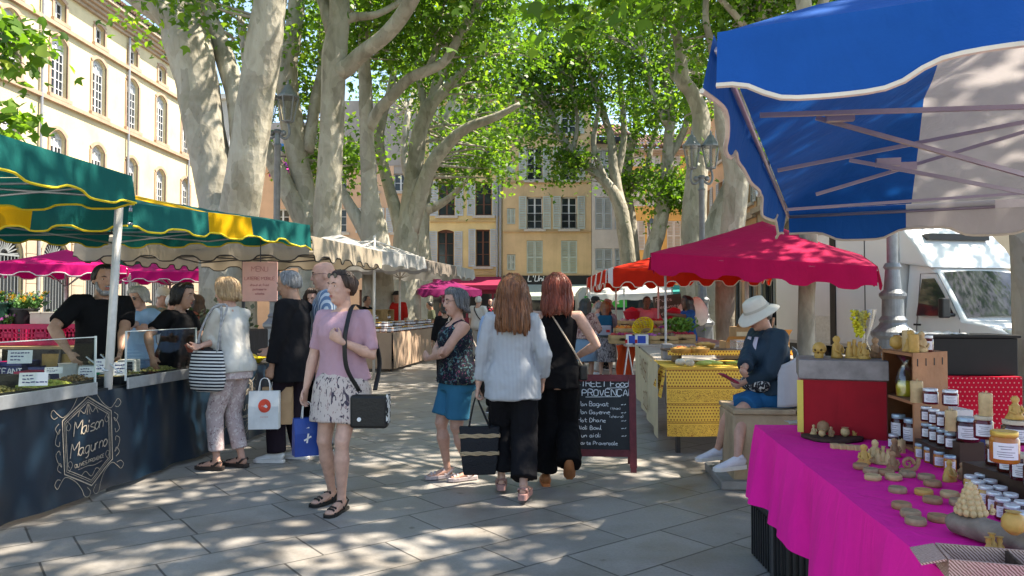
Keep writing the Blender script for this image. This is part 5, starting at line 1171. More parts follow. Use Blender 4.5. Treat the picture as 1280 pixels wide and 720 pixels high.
# red display box with grey top
a, b = G(1001, 546, TZ2), G(1100, 541, TZ2); yaw = -.31; L_ = .41; b = a+V((math.cos(yaw), math.sin(yaw), 0))*L_
rb = thing('display_box', 'red velvet covered display box with a grey metal top on the magenta cloth', 'display box', (a+b)/2+V((.183*math.sin(-yaw), .183*math.cos(yaw), 0)), yaw)
MB().box((0, 0, .15), (L_, .36, .298)).build('velvet_cover', mat('red_velvet', (.30, .003, .012), .85, sheen=.4, wr=.15), rb, bevel=.008); MB().box((0, 0, .352), (L_+.015, .38, .10)).build('metal_top', mat('dull_grey_metal', (.22, .21, .21), .5, .4, var=.25, scale=14), rb, bevel=.004)
MB().box((-L_/2-.001, -.183, .16), (.03, .004, .27)).build('yellow_band', mat('yellow_ribbon', (.62, .5, .10), .7), rb)
fo = MB(); fo.grid(lambda s, t: V(((s-.5)*.14, (t-.5)*.1, .012+.012*noise.noise(V((s*4, t*4, 2))))), 10, 8); solo('foil_sheet', fo, mat('foil', (.5, .5, .52), .3, .6), 'crumpled foil sheet at the foot of the red box', 'foil', at(999, 530), smooth=True, solid=.002)
zt = TZ2+.403
def ontop(px, d=.2): p_ = a.lerp(b, (px-1001)/99); n_ = V((-(b-a).normalized().y, (b-a).normalized().x, 0)); return (p_.x+n_.x*d, p_.y+n_.y*d, zt)
figure('yellow skull candle with dark sockets on the grey topped red box', ontop(1026, .15), .085, 'skull', 1, 1, group=None)
figure('thin seated owl candle right of the skull on the red box', ontop(1047, .17), .12, 'tall', 1, 2); figure('clustered golden figure candle in the middle of the red box top', ontop(1068, .17), .10, 'group', 1, 3); figure('golden hooded candle just right of the clustered one', ontop(1078, .12), .085, 'tall', 1, 4)
figure('brown animal candle at the right end of the red box top', ontop(1094, .24), .11, 'tall', 2, 5)
bo = thing('cellophane_bag', 'paper cone of yellow beads tied in clear cellophane standing on the red box', 'bag', ontop(1083, .28)); mb = MB(); rg = random.Random(2)
for i in range(150): u = rg.random(); mb.ball((-.03+rg.uniform(-1, 1)*(.012+.04*u), rg.uniform(-.025, .025), .12+.13*u+rg.uniform(-.012, .012)), .009, 6, 4)
mb.build('bead', mat('yellow_beads', (.55, .5, .03), .4), bo, smooth=True); MB().lathe([(.03, 0), (.035, .03), (.012, .09), (.05, .2), (.06, .26)], 12, cap=False).build('wrapper', glass('cellophane', (.9, .9, .88), .1, .15), bo, smooth=True)
# upended wooden crate
WOODC = mat('reddish_crate_wood', (.33, .155, .075), .65, var=.25, scale=5, bump=.15, bscale=30);
A_, B_ = G(1104, 548, TZ2), G(1143, 566, TZ2); C_ = G(1186, 558, TZ2); H_ = .46
wc = thing('wooden_crate', 'reddish wooden crate stood on end as a shelf between the red box and the jars', 'crate', (A_+C_)/2)
u1 = (B_-A_).normalized(); u2 = (C_-B_).normalized()
D_ = A_+(C_-B_)
mb = MB()
def slab(p, q, z0, z1, thick, nrm):
 n_ = V(nrm)*thick; mb.add([p+V((0, 0, z0)), q+V((0, 0, z0)), q+n_+V((0, 0, z0)), p+n_+V((0, 0, z0)), p+V((0, 0, z1)), q+V((0, 0, z1)), q+n_+V((0, 0, z1)), p+n_+V((0, 0, z1))], [(3, 2, 1, 0), (4, 5, 6, 7), (0, 1, 5, 4), (1, 2, 6, 5), (2, 3, 7, 6), (3, 0, 4, 7)])
slab(B_, C_, 0, H_, .014, -u1); mb.build('end_board', WOODC, wc, world=True); mb = MB(); slab(A_, D_, 0, H_-.001, .014, u1); mb.build('far_board', WOODC, wc, world=True)
mb = MB()
for z in (0.001, .22, H_-.017): slab(A_+u1*.016, B_-u1*.016, z, z+.014, (C_-B_).length-.004, u2)
mb.build('shelf', WOODC, wc, world=True); mb = MB(); slab(D_+u1*.016, C_-u1*.016, 0, H_-.002, .01, -u2); mb.build('back_board', WOODC, wc, world=True)
k = MB()
for i in range(4): q = B_.lerp(C_, .12+.24*i)+u1*.0005; k.box(q+V((0, 0, H_-.045)), (.005, .004, .035))
k.build('slot', BLK, wc, world=True)
# jars ------------------------------------------------------------------------
def jarmat(key, c): return mat(key, c, .12, var=.1, coat=.6)
HONEY = [jarmat('amber_honey', (.40, .13, .015)), jarmat('dark_honey', (.05, .008, .006)), jarmat('red_jam', (.10, .006, .008)), jarmat('creamy_honey', (.5, .28, .07))]
LIDS = [mat('white_lid', (.62, .66, .70), .35, .3), mat('pale_blue_lid', (.35, .48, .58), .35, .3), mat('golden_lid', (.6, .38, .08), .35, .4), mat('cream_lid', (.55, .47, .35), .5)]
LABEL = mat('jar_label', (.66, .66, .70), .6, var=.06, scale=60)
JARP = {}
def jar(label, pos, r, h, hm, lm, yaw=0, group='jars of honey and jam on the magenta table'):
 key = (round(r, 4), round(h, 4), hm, lm)
 if key not in JARP:
  root = thing('honey_jar', label, 'jar', pos, yaw, group)
  mb = MB(); mb.lathe([(r*.9, 0), (r, r*.1), (r, h*.74), (r*.86, h*.82), (r*.84, h*.84)], 20); mb.build('glass_body', HONEY[hm], root, smooth=True, angle=50)
  mb = MB(); mb.lathe([(r*.9, h*.83), (r*.93, h*.845), (r*.93, h*.97), (r*.88, h), (.002, h)], 24); mb.build('lid', LIDS[lm], root, smooth=True, angle=40)
  mb = MB(); n = 10
  for i in range(n+1):
   t = -PI/2-.9+1.8*i/n
   for z in (h*.14, h*.66): mb.v.append((r*1.012*math.cos(t), r*1.012*math.sin(t), z))
  for i in range(n): mb.f.append((2*i, 2*i+2, 2*i+3, 2*i+1)); mb.m.append(0)
  lb = mb.build('label', LABEL, root, smooth=True); mb = MB()
  for zz, t0, t1 in ((.54, -.5, .5), (.46, -.35, .35), (.36, -.6, .6), (.29, -.6, .4), (.22, -.5, .5)):
   pts = [(r*1.02*math.cos(-PI/2+t0+(t1-t0)*i/6), r*1.02*math.sin(-PI/2+t0+(t1-t0)*i/6), h*zz) for i in range(7)]
   for i in range(6): p_, q_ = V(pts[i]), V(pts[i+1]); mb.add([p_, q_, q_+V((0, 0, h*.022)), p_+V((0, 0, h*.022))], [(0, 1, 2, 3)])
  mb.build('print', mat('label_print', (.18, .16, .2), .7), lb); JARP[key] = root; return root
 c = copy_tree(JARP[key]); c.location = pos; c.rotation_euler = (0, 0, yaw); c['label'] = label; c['group'] = group; return c
fy = -.45
def jarrow(p0, p1, n, r, h, hm, lm, lab, z=TZ2):
 for i in range(n):
  q = V(p0).lerp(V(p1), i/max(1, n-1)); hmi = hm[i] if hasattr(hm, '__len__') else hm
  jar(lab[i] if isinstance(lab, list) else lab, (q.x, q.y, z), r, h, hmi, lm, fy)
J0, J1 = G(1214, 617, TZ2), G(1278, 668, TZ2)
nm = ['first', 'second', 'third', 'fourth', 'fifth', 'sixth', 'seventh', 'eighth', 'ninth', 'tenth']
jarrow(J0, J1, 7, .0235, .066, [3, 0, 3, 2, 2, 2, 2], 0, ['%s jar from the far end in the front row of small white lidded jars' % q for q in nm[:7]])
off = V((.055, .03, 0)); jarrow(J0+off, J1+off*1.05, 6, .0235, .066, 1, 0, ['%s dark jar from the far end in the second row of small jars' % q for q in nm[:6]])
off2 = V((.12, .07, 0))
st_ = thing('jar_step', 'low dark riser board carrying the upper rows of jars', 'riser', J0+off2)
mb = MB(); mb.bar(J0+off2*1.15+V((-.03, .06, .045)), J1+off2*1.2+V((.14, -.13, .045)), .12, .085); mb.build('riser_board', mat('dark_riser', (.05, .03, .02), .5), st_, world=True)
zr = TZ2+.088
jarrow(J0+off2*1.15, J1+off2*1.2, 5, .033, .09, 1, 3, ['%s dark jar from the far end on the low riser' % q for q in nm[:5]], zr)
jar('large dark jar on the riser topped by the tall golden figure candle', (J0.x+off2.x*1.1+.03, J0.y+off2.y*1.0-.07, zr+.092), .045, .085, 1, 3, fy); jar('dark red jar standing second tier beside the golden figure', (J0.x+off2.x*1.1-.02, J0.y+off2.y*1.1+.03, zr+.092), .033, .085, 2, 3, fy)
q = V((J0.x+off2.x*1.1+.03, J0.y+off2.y*1.0-.07, zr+.18)); figure('tall golden figure candle standing on a dark jar', tuple(q), .085, 'tall', 1, 9); figure('slim brown pillar candle standing behind the golden figure on the jars', (q.x-.045, q.y+.10, zr+.178), .085, 'pillar', 0, 10, group='pillar candles')
jar('big amber honey jar with golden lid at the right edge', (J1.x+off2.x*.95-.055, J1.y+off2.y*1.0+.10, zr+.09), .042, .10, 0, 2, fy)
# stacked jars beside the wooden crate
S0 = G(1152, 573, TZ2); S1 = G(1178, 588, TZ2)
sb = thing('jar_step', 'short dark riser beside the wooden crate under the stacked jars', 'riser', S0); mb = MB(); mb.bar(S0+V((.05, .05, .04)), S1+V((.06, .05, .04)), .10, .08); mb.build('riser_board', mat('dark_riser', (1, 1, 1)), sb, world=True)
jarrow(S0+V((-.005, 0, 0)), S1+V((.02, -.02, 0)), 4, .0235, .066, [3, 0, 0, 0], 1, ['%s amber jar from the crate in the low front row' % q for q in nm[:4]])
for t, zz in ((0, TZ2+.082), (1, TZ2+.082+.076)):
 jarrow(S0+V((.05, .05, 0)), S1+V((.06, .045, 0)), 4, .0235, .066, 1, 0 if t else 1, ['%s dark jar from the crate in the %s tier of the stack' % (q, 'upper' if t else 'lower') for q in nm[:4]], zz)
jar('dark red jar with white lid topmost on the stack, further from the camera', (S0.x+.075, S0.y+.06, TZ2+.235), .033, .07, 2, 0, fy); jar('dark red jar with white lid topmost on the stack, nearer the camera', (S0.x+.13, S0.y-.0, TZ2+.235), .033, .07, 2, 0, fy); figure('slim brown candle standing on the far end of the jar stack', (S0.x+.045, S0.y+.12, TZ2+.233), .10, 'pillar', 0, 12, group='pillar candles')
figure('squat golden pillar candle in front of the top jars', (S1.x+.05, S1.y+.02, TZ2+.16), .085, 'pillar', 0, 13, group='pillar candles'); jar('large dark jar with pale blue lid at the near end of the stack', (S1.x+.105, S1.y+.0, TZ2+.12), .045, .10, 1, 1, fy)
mb = MB(); mb.box((S1.x+.105, S1.y+.02, TZ2+.06), (.1, .1, .119)); solo('jar_pedestal', mb, mat('dark_riser', (1, 1, 1)), 'small dark block lifting the large blue lidded jar', 'block')
# jars in the crate and candles on it
for i, (t, l) in enumerate(((.3, 'dark jar with white label inside the wooden crate, farther one'), (.7, 'dark jar with white label inside the wooden crate, nearer one'))): q = A_.lerp(B_, t)+u2*.06; jar(l, (q.x, q.y, TZ2+.016), .034, .12, 1, 1, -1.1)
gb = thing('cellophane_bag', 'clear cellophane bag of yellow candles on the upper shelf of the wooden crate', 'bag', A_.lerp(B_, .5)+u2*.07+V((0, 0, .236))); MB().lathe([(.045, 0), (.05, .05), (.035, .12), (.012, .16), (.04, .2)], 14, cap=False).build('wrapper', glass('cellophane'), gb, smooth=True)
MB().lathe([(.04, .001), (.042, .05), (.03, .075)], 12).build('candles', mat('yellow_beads', (1, 1, 1)), gb, smooth=True)
zc = TZ2+H_+.0
for t, s_, kind, w_, h, l in ((.25, .07, 'ball', 1, .072, 'yellow swirled bowl candle on top of the wooden crate'), (.72, .06, 'tall', 1, .105, 'tall golden nativity candle on top of the wooden crate'), (.5, .10, 'pillar', 0, .10, 'brown ribbed pillar candle behind the nativity candle on the crate'), (.88, .11, 'tall', 0, .10, 'pinkish carved candle next to the nativity candle on the crate')):
 q = A_.lerp(B_, t)+u2*s_; figure(l, (q.x, q.y, zc), h, kind, w_, int(h*1000)+int(t*10), group=None)
q = B_.lerp(C_, .15)-u1*.05; figure('smooth yellow pillar candle at the near corner of the wooden crate', (q.x, q.y, zc), .085, 'pillar', 1, 20, group='pillar candles'); q = B_.lerp(C_, .5)-u1*.05; jar('dark red jar standing on top of the wooden crate', (q.x, q.y, zc), .033, .078, 2, 0, fy)
# wax figures and discs on the cloth
F_ = [(1080, 580, .085, 'tall', 1, 'slim golden figure candle, leftmost on the magenta cloth'), (1094, 578, .10, 'tall', 0, 'pale praying figure candle beside the slim golden one'), (1104, 580, .075, 'group', 0, 'pale kneeling group candle left of the brown figures'), (1118, 571, .085, 'tall', 2, 'brown cloaked figure candle in front of the wooden crate'), (1116, 588, .08, 'tall', 2, 'brown squirrel candle standing on the cloth'), (1136, 590, .075, 'snail', 2, 'brown snail candle with a curled shell'), (1187, 602, .085, 'tall', 1, 'golden hooded figure candle beside the front row of jars'), (1204, 600, .07, 'tall', 2, 'small brown figure candle behind the hooded one'), (1127, 566, .06, 'pillar', 0, 'pale bundle candle in front of the crate')]
for i, (px, py, h, kd, w_, l) in enumerate(F_): figure(l, at(px, py), h, kd, w_, 30+i)
jar('small dark jar standing alone left of the wooden crate', at(1117, 560), .0235, .066, 1, 0, -.8)
Dd = [(1076, 586, 2, 'pale ribbed wax disc below the slim golden figure'), (1089, 592, 3, 'speckled grey brown wax disc with seeds'), (1091, 600, 0, 'pale wax disc in front of the speckled one'), (1108, 594, 2, 'brown wax disc under the squirrel candle'), (1117, 600, 0, 'sand coloured wax disc in front of the squirrel'), (1134, 596, 3, 'dark wax disc under the snail'), (1158, 600, 3, 'speckled dark brown wax disc near the amber jars'), (1166, 608, 2, 'wide brown wax disc near the amber jars'), (1122, 616, 3, 'dark brown wax disc, leftmost of its row'), (1155, 619, 1, 'golden wax disc in the middle of the cloth'), (1166, 629, 2, 'sand wax disc in front of the golden one'), (1187, 622, 0, 'pale brown wax disc right of the golden one'), (1199, 632, 3, 'grey brown wax disc, rightmost of its row'), (1127, 636, 2, 'rounded grey wax disc left in the near row'), (1138, 646, 3, 'rounded speckled wax disc in the near row'), (1145, 656, 3, 'rounded wax disc nearest the camera'), (1173, 652, 2, 'rounded pale wax disc beside the driftwood')]
for i, (px, py, w_, l) in enumerate(Dd): figure(l, at(px, py), .022, 'disc', .062, 60+i, 'wax discs on the magenta cloth', w_)
# slate platter with wax shells and the row of soaps
pl = at(1041, 549); mb = MB(); mb.lathe([(.14, 0), (.15, .006), (.148, .018), (.13, .02), (.01, .017)], 22, sy=.9, wob=lambda a, z: 1+.06*math.sin(3*a+1)+.04*math.sin(7*a)); solo('bark_platter', mb, mat('dark_bark', (.05, .03, .022), .8, var=.4, scale=30, bump=.4), 'dark bark edged platter holding small wax balls on the magenta cloth', 'platter', pl, smooth=True, angle=50)
for i, (dx, dy, h, k_, w_, l) in enumerate(((-.03, .05, .07, 'ball', 2, 'larger brown wax ball on the platter, left one'), (.06, .05, .065, 'ball', 2, 'larger brown wax ball on the platter, right one'), (-.085, .03, .05, 'tall', 0, 'small pale figure at the left of the platter'), (-.02, -.03, .05, 'tall', 2, 'small brown figure at the front of the platter'), (.05, -.03, .045, 'ball', 0, 'small pale wax ball at the front of the platter'), (.11, .0, .045, 'tall', 1, 'small golden figure at the right of the platter'), (-.07, -.04, .035, 'ball', 0, 'whitish shell shaped wax on the platter'))): figure(l, (pl[0]+dx, pl[1]+dy, TZ2+.02), h, k_, w_, 90+i, 'wax pieces on the bark platter')
for i in range(4): p_ = G(1044+9.5*i, 561-1.2*i*0+.8*i, TZ2); mb = MB(); mb.box((0, 0, .012), (.038, .035, .024)); solo('wax_tablet', mb, WAX[0], 'pale stamped wax tablet in the short row before the platter', 'wax tablet', (p_.x, p_.y, TZ2+.001), group='row of wax tablets', bevel=.004)
figure('tiny golden wax animal at the left of the platter', at(1010, 544), .035, 'ball', 1, 99, 'wax pieces on the bark platter')
# driftwood, pine tree candle, wicker box
DW = mat('grey_driftwood', (.20, .16, .13), .85, var=.35, scale=14, bump=.5, bscale=22)
a = G(1196, 668, TZ2); b = G(1330, 712, TZ2); mb = MB(); mb.tube(spline([tuple(a+V((0, .02, .035))), tuple(a.lerp(b, .3)+V((0, .01, .036))), tuple(a.lerp(b, .65)+V((0, -.01, .04))), tuple(b+V((0, 0, .04)))], 6), [(.03, .024)]+[(.042, .034)]*12+[(.045, .036)]*5+[(.04, .03)], 14, wob=lambda i, t, p: 1+.12*noise.noise(V((p.x*20, p.y*20, t*2))))
solo('driftwood_log', mb, DW, 'grey weathered driftwood log carrying the pine tree candle', 'driftwood', smooth=True)
pt_ = G(1222, 676, TZ2); pt_ = V((pt_.x, pt_.y+.03, TZ2+.068)); r_ = thing('tree_candle', 'pale fir tree shaped candle standing on the driftwood', 'candle', pt_); mb = MB(); mb.lathe([(.036, 0), (.034, .02), (.01, .085), (.002, .095)], 14)
for j in range(6):
 rr = .036*(1-j/6.6); n = max(4, int(13*(1-j/7)))
 for i in range(n): t = 2*PI*(i+.5*(j % 2))/n; mb.ball((rr*math.cos(t), rr*math.sin(t), .008+.014*j), (.0095, .0095, .011), 7, 5)
mb.build('wax', WAX[0], r_, smooth=True)
figure('golden folded wax rose on the driftwood at the right edge', (b.x-.09, b.y+.055, TZ2+.072), .06, 'ball', 1, 41); figure('curled golden wax leaf in front of the driftwood', tuple(G(1246, 700, TZ2)+V((0, .01, 0))), .065, 'group', 1, 42); figure('small starfish candle behind the fir tree candle', (pt_.x+.055, pt_.y-.01, TZ2+.07), .03, 'tall', 0, 43)
def weave(nt, tc):
 w1 = nd(nt, 'ShaderNodeTexWave', wave_type='BANDS', bands_direction='DIAGONAL', Scale=70.0, Distortion=3.0, Detail=2.0); nt.links.new(tc.outputs['Object'], w1.inputs['Vector']); r = ramp(nt, [(.2, (.20, .11, .08)), (.6, (.50, .33, .27)), (.9, (.62, .45, .38))]); nt.links.new(w1.outputs['Fac'], r.inputs['Fac']); return r.outputs['Color']
WIC = patmat('pinkish_wicker', weave, .8, .3)
a = G(1186, 727, TZ2); wb = thing('wicker_box', 'pinkish woven box with an open flap lid at the near corner of the magenta table', 'box', a, -.28); mb = MB()
for (c_, s_) in (((.15, 0, .0275), (.30, .007, .055)), ((.15, .13, .0275), (.30, .007, .055)), ((.0035, .065, .0275), (.007, .123, .055)), ((.2965, .065, .0275), (.007, .123, .055)), ((.15, .065, .004), (.286, .123, .008))): mb.box(c_, s_)
mb.build('box_wall', WIC, wb); MB().add([(-.004, .0, .052), (-.004, .13, .052), (-.06, .13, .036), (-.06, .0, .036)], [(0, 1, 2, 3)]).build('flap_lid', WIC, wb, solid=.005); MB().box((.16, .065, .032), (.006, .122, .04)).build('divider', mat('dark_bark', (1, 1, 1)), wb)
# tables behind: red dotted cloth, black box, white box, blue box
def reddot(nt, tc):
 v, s = uvxz(nt, tc); return mixc(nt, dots(nt, v, 34, .17), (.50, .006, .03), (.65, .25, .25))
RD = patmat('red_dotted_cloth', reddot, .85, .1)
y2 = 5.0; xa, xb_ = P(1150, 385, y2).x, P(1275, 385, y2).x
mb = MB(); mb.grid(lambda s, t: V((xa+(xb_-xa)*s, y2-.01-.01*math.sin(s*17)*t, .965-.75*t)), 40, 10); mb.grid(lambda s, t: V((xa+(xb_-xa)*s, y2-.01+.8*t, .965)), 10, 6); mb.grid(lambda s, t: V((xa+.01*math.sin(t*9)*s, y2+.8*t, .965-.75*s)), 10, 10)
tag(mb.build('tablecloth', RD, smooth=True, angle=50), 'red dotted cloth on the table behind the jars', 'tablecloth')
t2 = thing('side_table', 'small table hidden under the red dotted cloth', 'table', ((xa+xb_)/2, y2+.4, 0)); MB().bx(xa+.02, xb_-.02, y2+.02, y2+.76, .93, .955).build('table_top', mat('table_board', (1, 1, 1)), t2, world=True)
for x in (xa+.08, xb_-.08):
 for y in (y2+.08, y2+.7): MB().tube([(x, y, 0), (x, y, .93)], .018, 8).build('leg', DPOLE, t2, world=True)
xk = P(1202, 385, 5.2).x; kb = thing('black_box', 'large matt black box with a thin lid on the red dotted cloth', 'box', (xk, 5.25, .967), -.06); MB().box((0, 0, .125), (.60, .34, .25)).build('box_body', mat('matt_black', (.012, .012, .014), .6), kb, bevel=.006); MB().box((0, 0, .262), (.63, .37, .02)).build('lid', mat('matt_black', (1, 1, 1)), kb, bevel=.004)
cl_ = MB(); cl_.grid(lambda s, t: V(((s-.5)*.34, (t-.5)*.2, .275+.02*noise.noise(V((s*5, t*5, 1))))), 12, 8); o = solo('white_cloth', cl_, mat('white_cotton', (.7, .7, .7), .8), 'crumpled white cloth on top of the black box', 'cloth', (xk-.12, 5.3, .967), smooth=True, solid=.003)
q = G(1196, 566, TZ2); mb = MB(); mb.box((0, 0, .09), (.10, .26, .18)); o = solo('white_carton', mb, mat('white_card', (1, 1, 1)), 'white carton standing between the wooden crate and the stacked jars', 'carton', (q.x+.1, q.y+.25, TZ2+.001), bevel=.003); q = G(1228, 585, TZ2); mb = MB(); mb.box((0, 0, .06), (.24, .16, .12)); solo('blue_carton', mb, mat('deep_blue_card', (.01, .03, .14), .5), 'deep blue carton behind the upper jars', 'carton', (q.x+.1, q.y+.22, TZ2+.001), bevel=.003)
# ------------------------------------------------------------------ street food stall with the Provençal cloth
def provence(nt, tc):
 L = nt.links.new; v, s = uvxz(nt, tc)
 yel, mar = (.78, .47, .08), (.20, .03, .02)
 d1 = dots(nt, v, 34, .24); c = mixc(nt, d1, yel, mar)
 band = nd(nt, 'ShaderNodeMath', operation='FRACT'); sc = nd(nt, 'ShaderNodeMath', operation='MULTIPLY_ADD'); sc.inputs[1].default_value = 3.0; sc.inputs[2].default_value = .06; L(s.outputs[2], sc.inputs[0]); L(sc.outputs[0], band.inputs[0])
 isb = nd(nt, 'ShaderNodeMath', operation='GREATER_THAN'); isb.inputs[1].default_value = .52; L(band.outputs[0], isb.inputs[0])
 w = nd(nt, 'ShaderNodeTexVoronoi', Scale=15.0); w.feature = 'F1'; L(v, w.inputs['Vector']); n = nd(nt, 'ShaderNodeTexNoise', Scale=24.0, Detail=3.0, Distortion=3.0); L(v, n.inputs['Vector'])
 ns = nd(nt, 'ShaderNodeMath', operation='SUBTRACT'); ns.inputs[1].default_value = .5; L(n.outputs['Fac'], ns.inputs[0]); na = nd(nt, 'ShaderNodeMath', operation='ABSOLUTE'); L(ns.outputs[0], na.inputs[0]); vine = nd(nt, 'ShaderNodeMath', operation='LESS_THAN'); vine.inputs[1].default_value = .022; L(na.outputs[0], vine.inputs[0])
 mid = nd(nt, 'ShaderNodeMath', operation='COMPARE'); mid.inputs[1].default_value = .76; mid.inputs[2].default_value = .17; L(band.outputs[0], mid.inputs[0]); vm = nd(nt, 'ShaderNodeMath', operation='MULTIPLY'); L(vine.outputs[0], vm.inputs[0]); L(mid.outputs[0], vm.inputs[1])
 c2 = mixc(nt, vm.outputs[0], yel, mar); c = mixc(nt, isb.outputs[0], c, c2)
 for p in (.02, .50, .54, .98):
  e = nd(nt, 'ShaderNodeMath', operation='COMPARE'); e.inputs[1].default_value = p; e.inputs[2].default_value = .008; L(band.outputs[0], e.inputs[0]); c = mixc(nt, e.outputs[0], c, mar)
 return c
PROV = patmat('yellow_provencal_cloth', provence, .8, .08)
fx0, fy0 = P(836, 385, 7.3).x, 7.3; FW, FD = 1.75, 4.1; ft = .84
ft_ = thing('food_counter', 'long trestle counter of the street food stall under the yellow cloth', 'counter', (fx0+.8, fy0+1, 0)); MB().bx(fx0+.04, fx0+FW, fy0+.04, fy0+1.1, ft-.04, ft-.015).build('counter_top', mat('table_board', (1, 1, 1)), ft_, world=True)
SL = .0857
MB().prism([(fx0+.08, fy0+1.1, ft-.04), (fx0+.8, fy0+1.1, ft-.04), (fx0+.8+SL*FD, fy0+FD, ft-.04), (fx0+SL*FD-.02, fy0+FD, ft-.04)], (0, 0, .028)).build('counter_top', mat('table_board', (1, 1, 1)), ft_, world=True)
for x, y in ((fx0+.1, fy0+.1), (fx0+1.6, fy0+.1), (fx0+.42, fy0+FD-.2)): MB().bx(x-.02, x+.02, y-.03, y+.03, 0, ft-.04).build('leg', DPOLE, ft_, world=True)
mb = MB(); mb.grid(lambda s, t: V((fx0-.03+(FW+.03)*s, fy0-.012-.03*t*abs(math.sin(s*11+.4))-.02*t, ft-.66*t)), 80, 14); mb.grid(lambda s, t: V((fx0-.03+(FW+.03)*s, fy0-.012+1.0*t, ft+.002*math.sin(s*30))), 16, 8)
mb.grid(lambda s, t: V((fx0-.03-.05*t-.02*t*math.sin(s*8), fy0-.012+.34*s, ft-(.30-.1*s)*t)), 10, 6)
tag(mb.build('tablecloth', PROV, smooth=True, angle=50), 'yellow Provencal cloth with maroon dots and vines on the street food counter', 'tablecloth')
CREAM = mat('cream_banner_cloth', (.58, .50, .34), .8, var=.1, scale=3, wr=.2)
mb = MB(); mb.grid(lambda s, t: V((fx0-.09+SL*(FD-.2)*s-.015*math.sin(s*24)*t, fy0+.12+(FD-.2)*s, ft+.03-.74*t)), 60, 8)
cb_ = tag(mb.build('side_cloth', CREAM, smooth=True), 'cream cloth with brown lettering along the side of the street food counter', 'cloth'); k = MB()
letter(k, 'PANISSE', .20, .022, (fx0-.115+SL*2.4, fy0+2.5, .58), (-SL, -1, 0), (0, 0, 1), jit=.1); letter(k, 'SOCCA', .17, .02, (fx0-.115+SL*1.8, fy0+1.9, .25), (-SL, -1, 0), (0, 0, 1), jit=.1); k.build('lettering', mat('brown_lettering', (.20, .10, .05), .8), cb_)
# raised board with quiches, tub, paper
bd = thing('raised_board', 'raised serving board edged with yellow dotted cloth on the food counter', 'board', (fx0+.7, fy0+.55, ft)); MB().box((0, .1, .13), (1.25, .5, .02)).build('board', mat('dark_board', (.06, .04, .03), .5), bd)
for sx in (-.5, .5): MB().box((sx, .1, .06), (.03, .4, .118)).build('support', mat('dark_board', (1, 1, 1)), bd)
MB().grid(lambda s, t: V((-.64+1.28*s, -.16-.01*math.sin(s*30), .145-.05*t)), 30, 2).build('cloth_edge', PROV, bd, smooth=True)
def dish(label, loc, r, kind):
 root = thing('quiche', label, 'quiche', loc, group='golden quiches on the raised board'); MB().lathe([(r*.8, 0), (r, .04), (r*1.03, .052), (r*.93, .05), (r*.5, .066), (.002, .07)], 22, wob=lambda a, z: 1+.03*math.sin(14*a)).build('crust', mat('golden_crust', (.50, .25, .06), .6, var=.3, scale=20, bump=.3), root, smooth=True)
 k = MB(); rg = random.Random(label)
 for i in range(14): k.ball((rg.uniform(-.5, .5)*r, rg.uniform(-.5, .5)*r, .064), (.02, .014, .007), 6, 4, None, i % 2)
 k.build('topping', [mat('tomato_topping', (.45, .08, .03), .4), mat('pale_topping', (.6, .42, .2), .5)], root, smooth=True)
for px, py, l in ((852, 441, 'golden quiche at the left end of the raised board'), (873, 441, 'golden quiche second from the left on the raised board'), (864, 431, 'golden quiche at the back of the raised board')):
 q = G(px, py, ft+.145); dish(l, (q.x, min(q.y, fy0+.86), ft+.141), .105, 0)
q = V((fx0+.98, fy0+.62, ft+.142)); tu = thing('food_tub', 'clear lidded tub of pink pickles on the raised board', 'tub', q); MB().box((0, 0, .05), (.38, .26, .10)).build('tub_wall', glass('tub_plastic', (.85, .86, .9), .25, .35), tu, bevel=.01); MB().box((.09, 0, .025), (.14, .2, .045)).build('pickles', mat('pink_pickle', (.55, .03, .2), .5, var=.3, scale=30), tu, bevel=.015)
k = MB(); k.add([V((0, 0, 0)), V((.17, .02, 0)), V((.16, .05, .19)), V((.05, .06, .17))], [(0, 1, 2, 3)]); solo('paper_sheet', k, mat('white_card', (1, 1, 1)), 'folded white paper sheet standing beside the pink pickles', 'paper', (fx0+1.12, fy0+.42, ft+.142), solid=.003)
k = MB(); k.lathe([(.03, 0), (.033, .02), (.033, .13), (.012, .17), (.012, .2)], 14); solo('squeeze_bottle', k, mat('pale_bottle', (.5, .52, .42), .3), 'pale squeeze bottle behind the pickle tub', 'bottle', (fx0+1.12, fy0+.82, ft+.002), smooth=True, angle=40)
k = MB(); k.box((0, 0, .09), (.12, .12, .18)); solo('metal_canister', k, mat('dull_grey_metal', (1, 1, 1)), 'grey metal canister at the left end of the food counter', 'canister', (fx0+.22, fy0+1.3, ft-.008), bevel=.012)
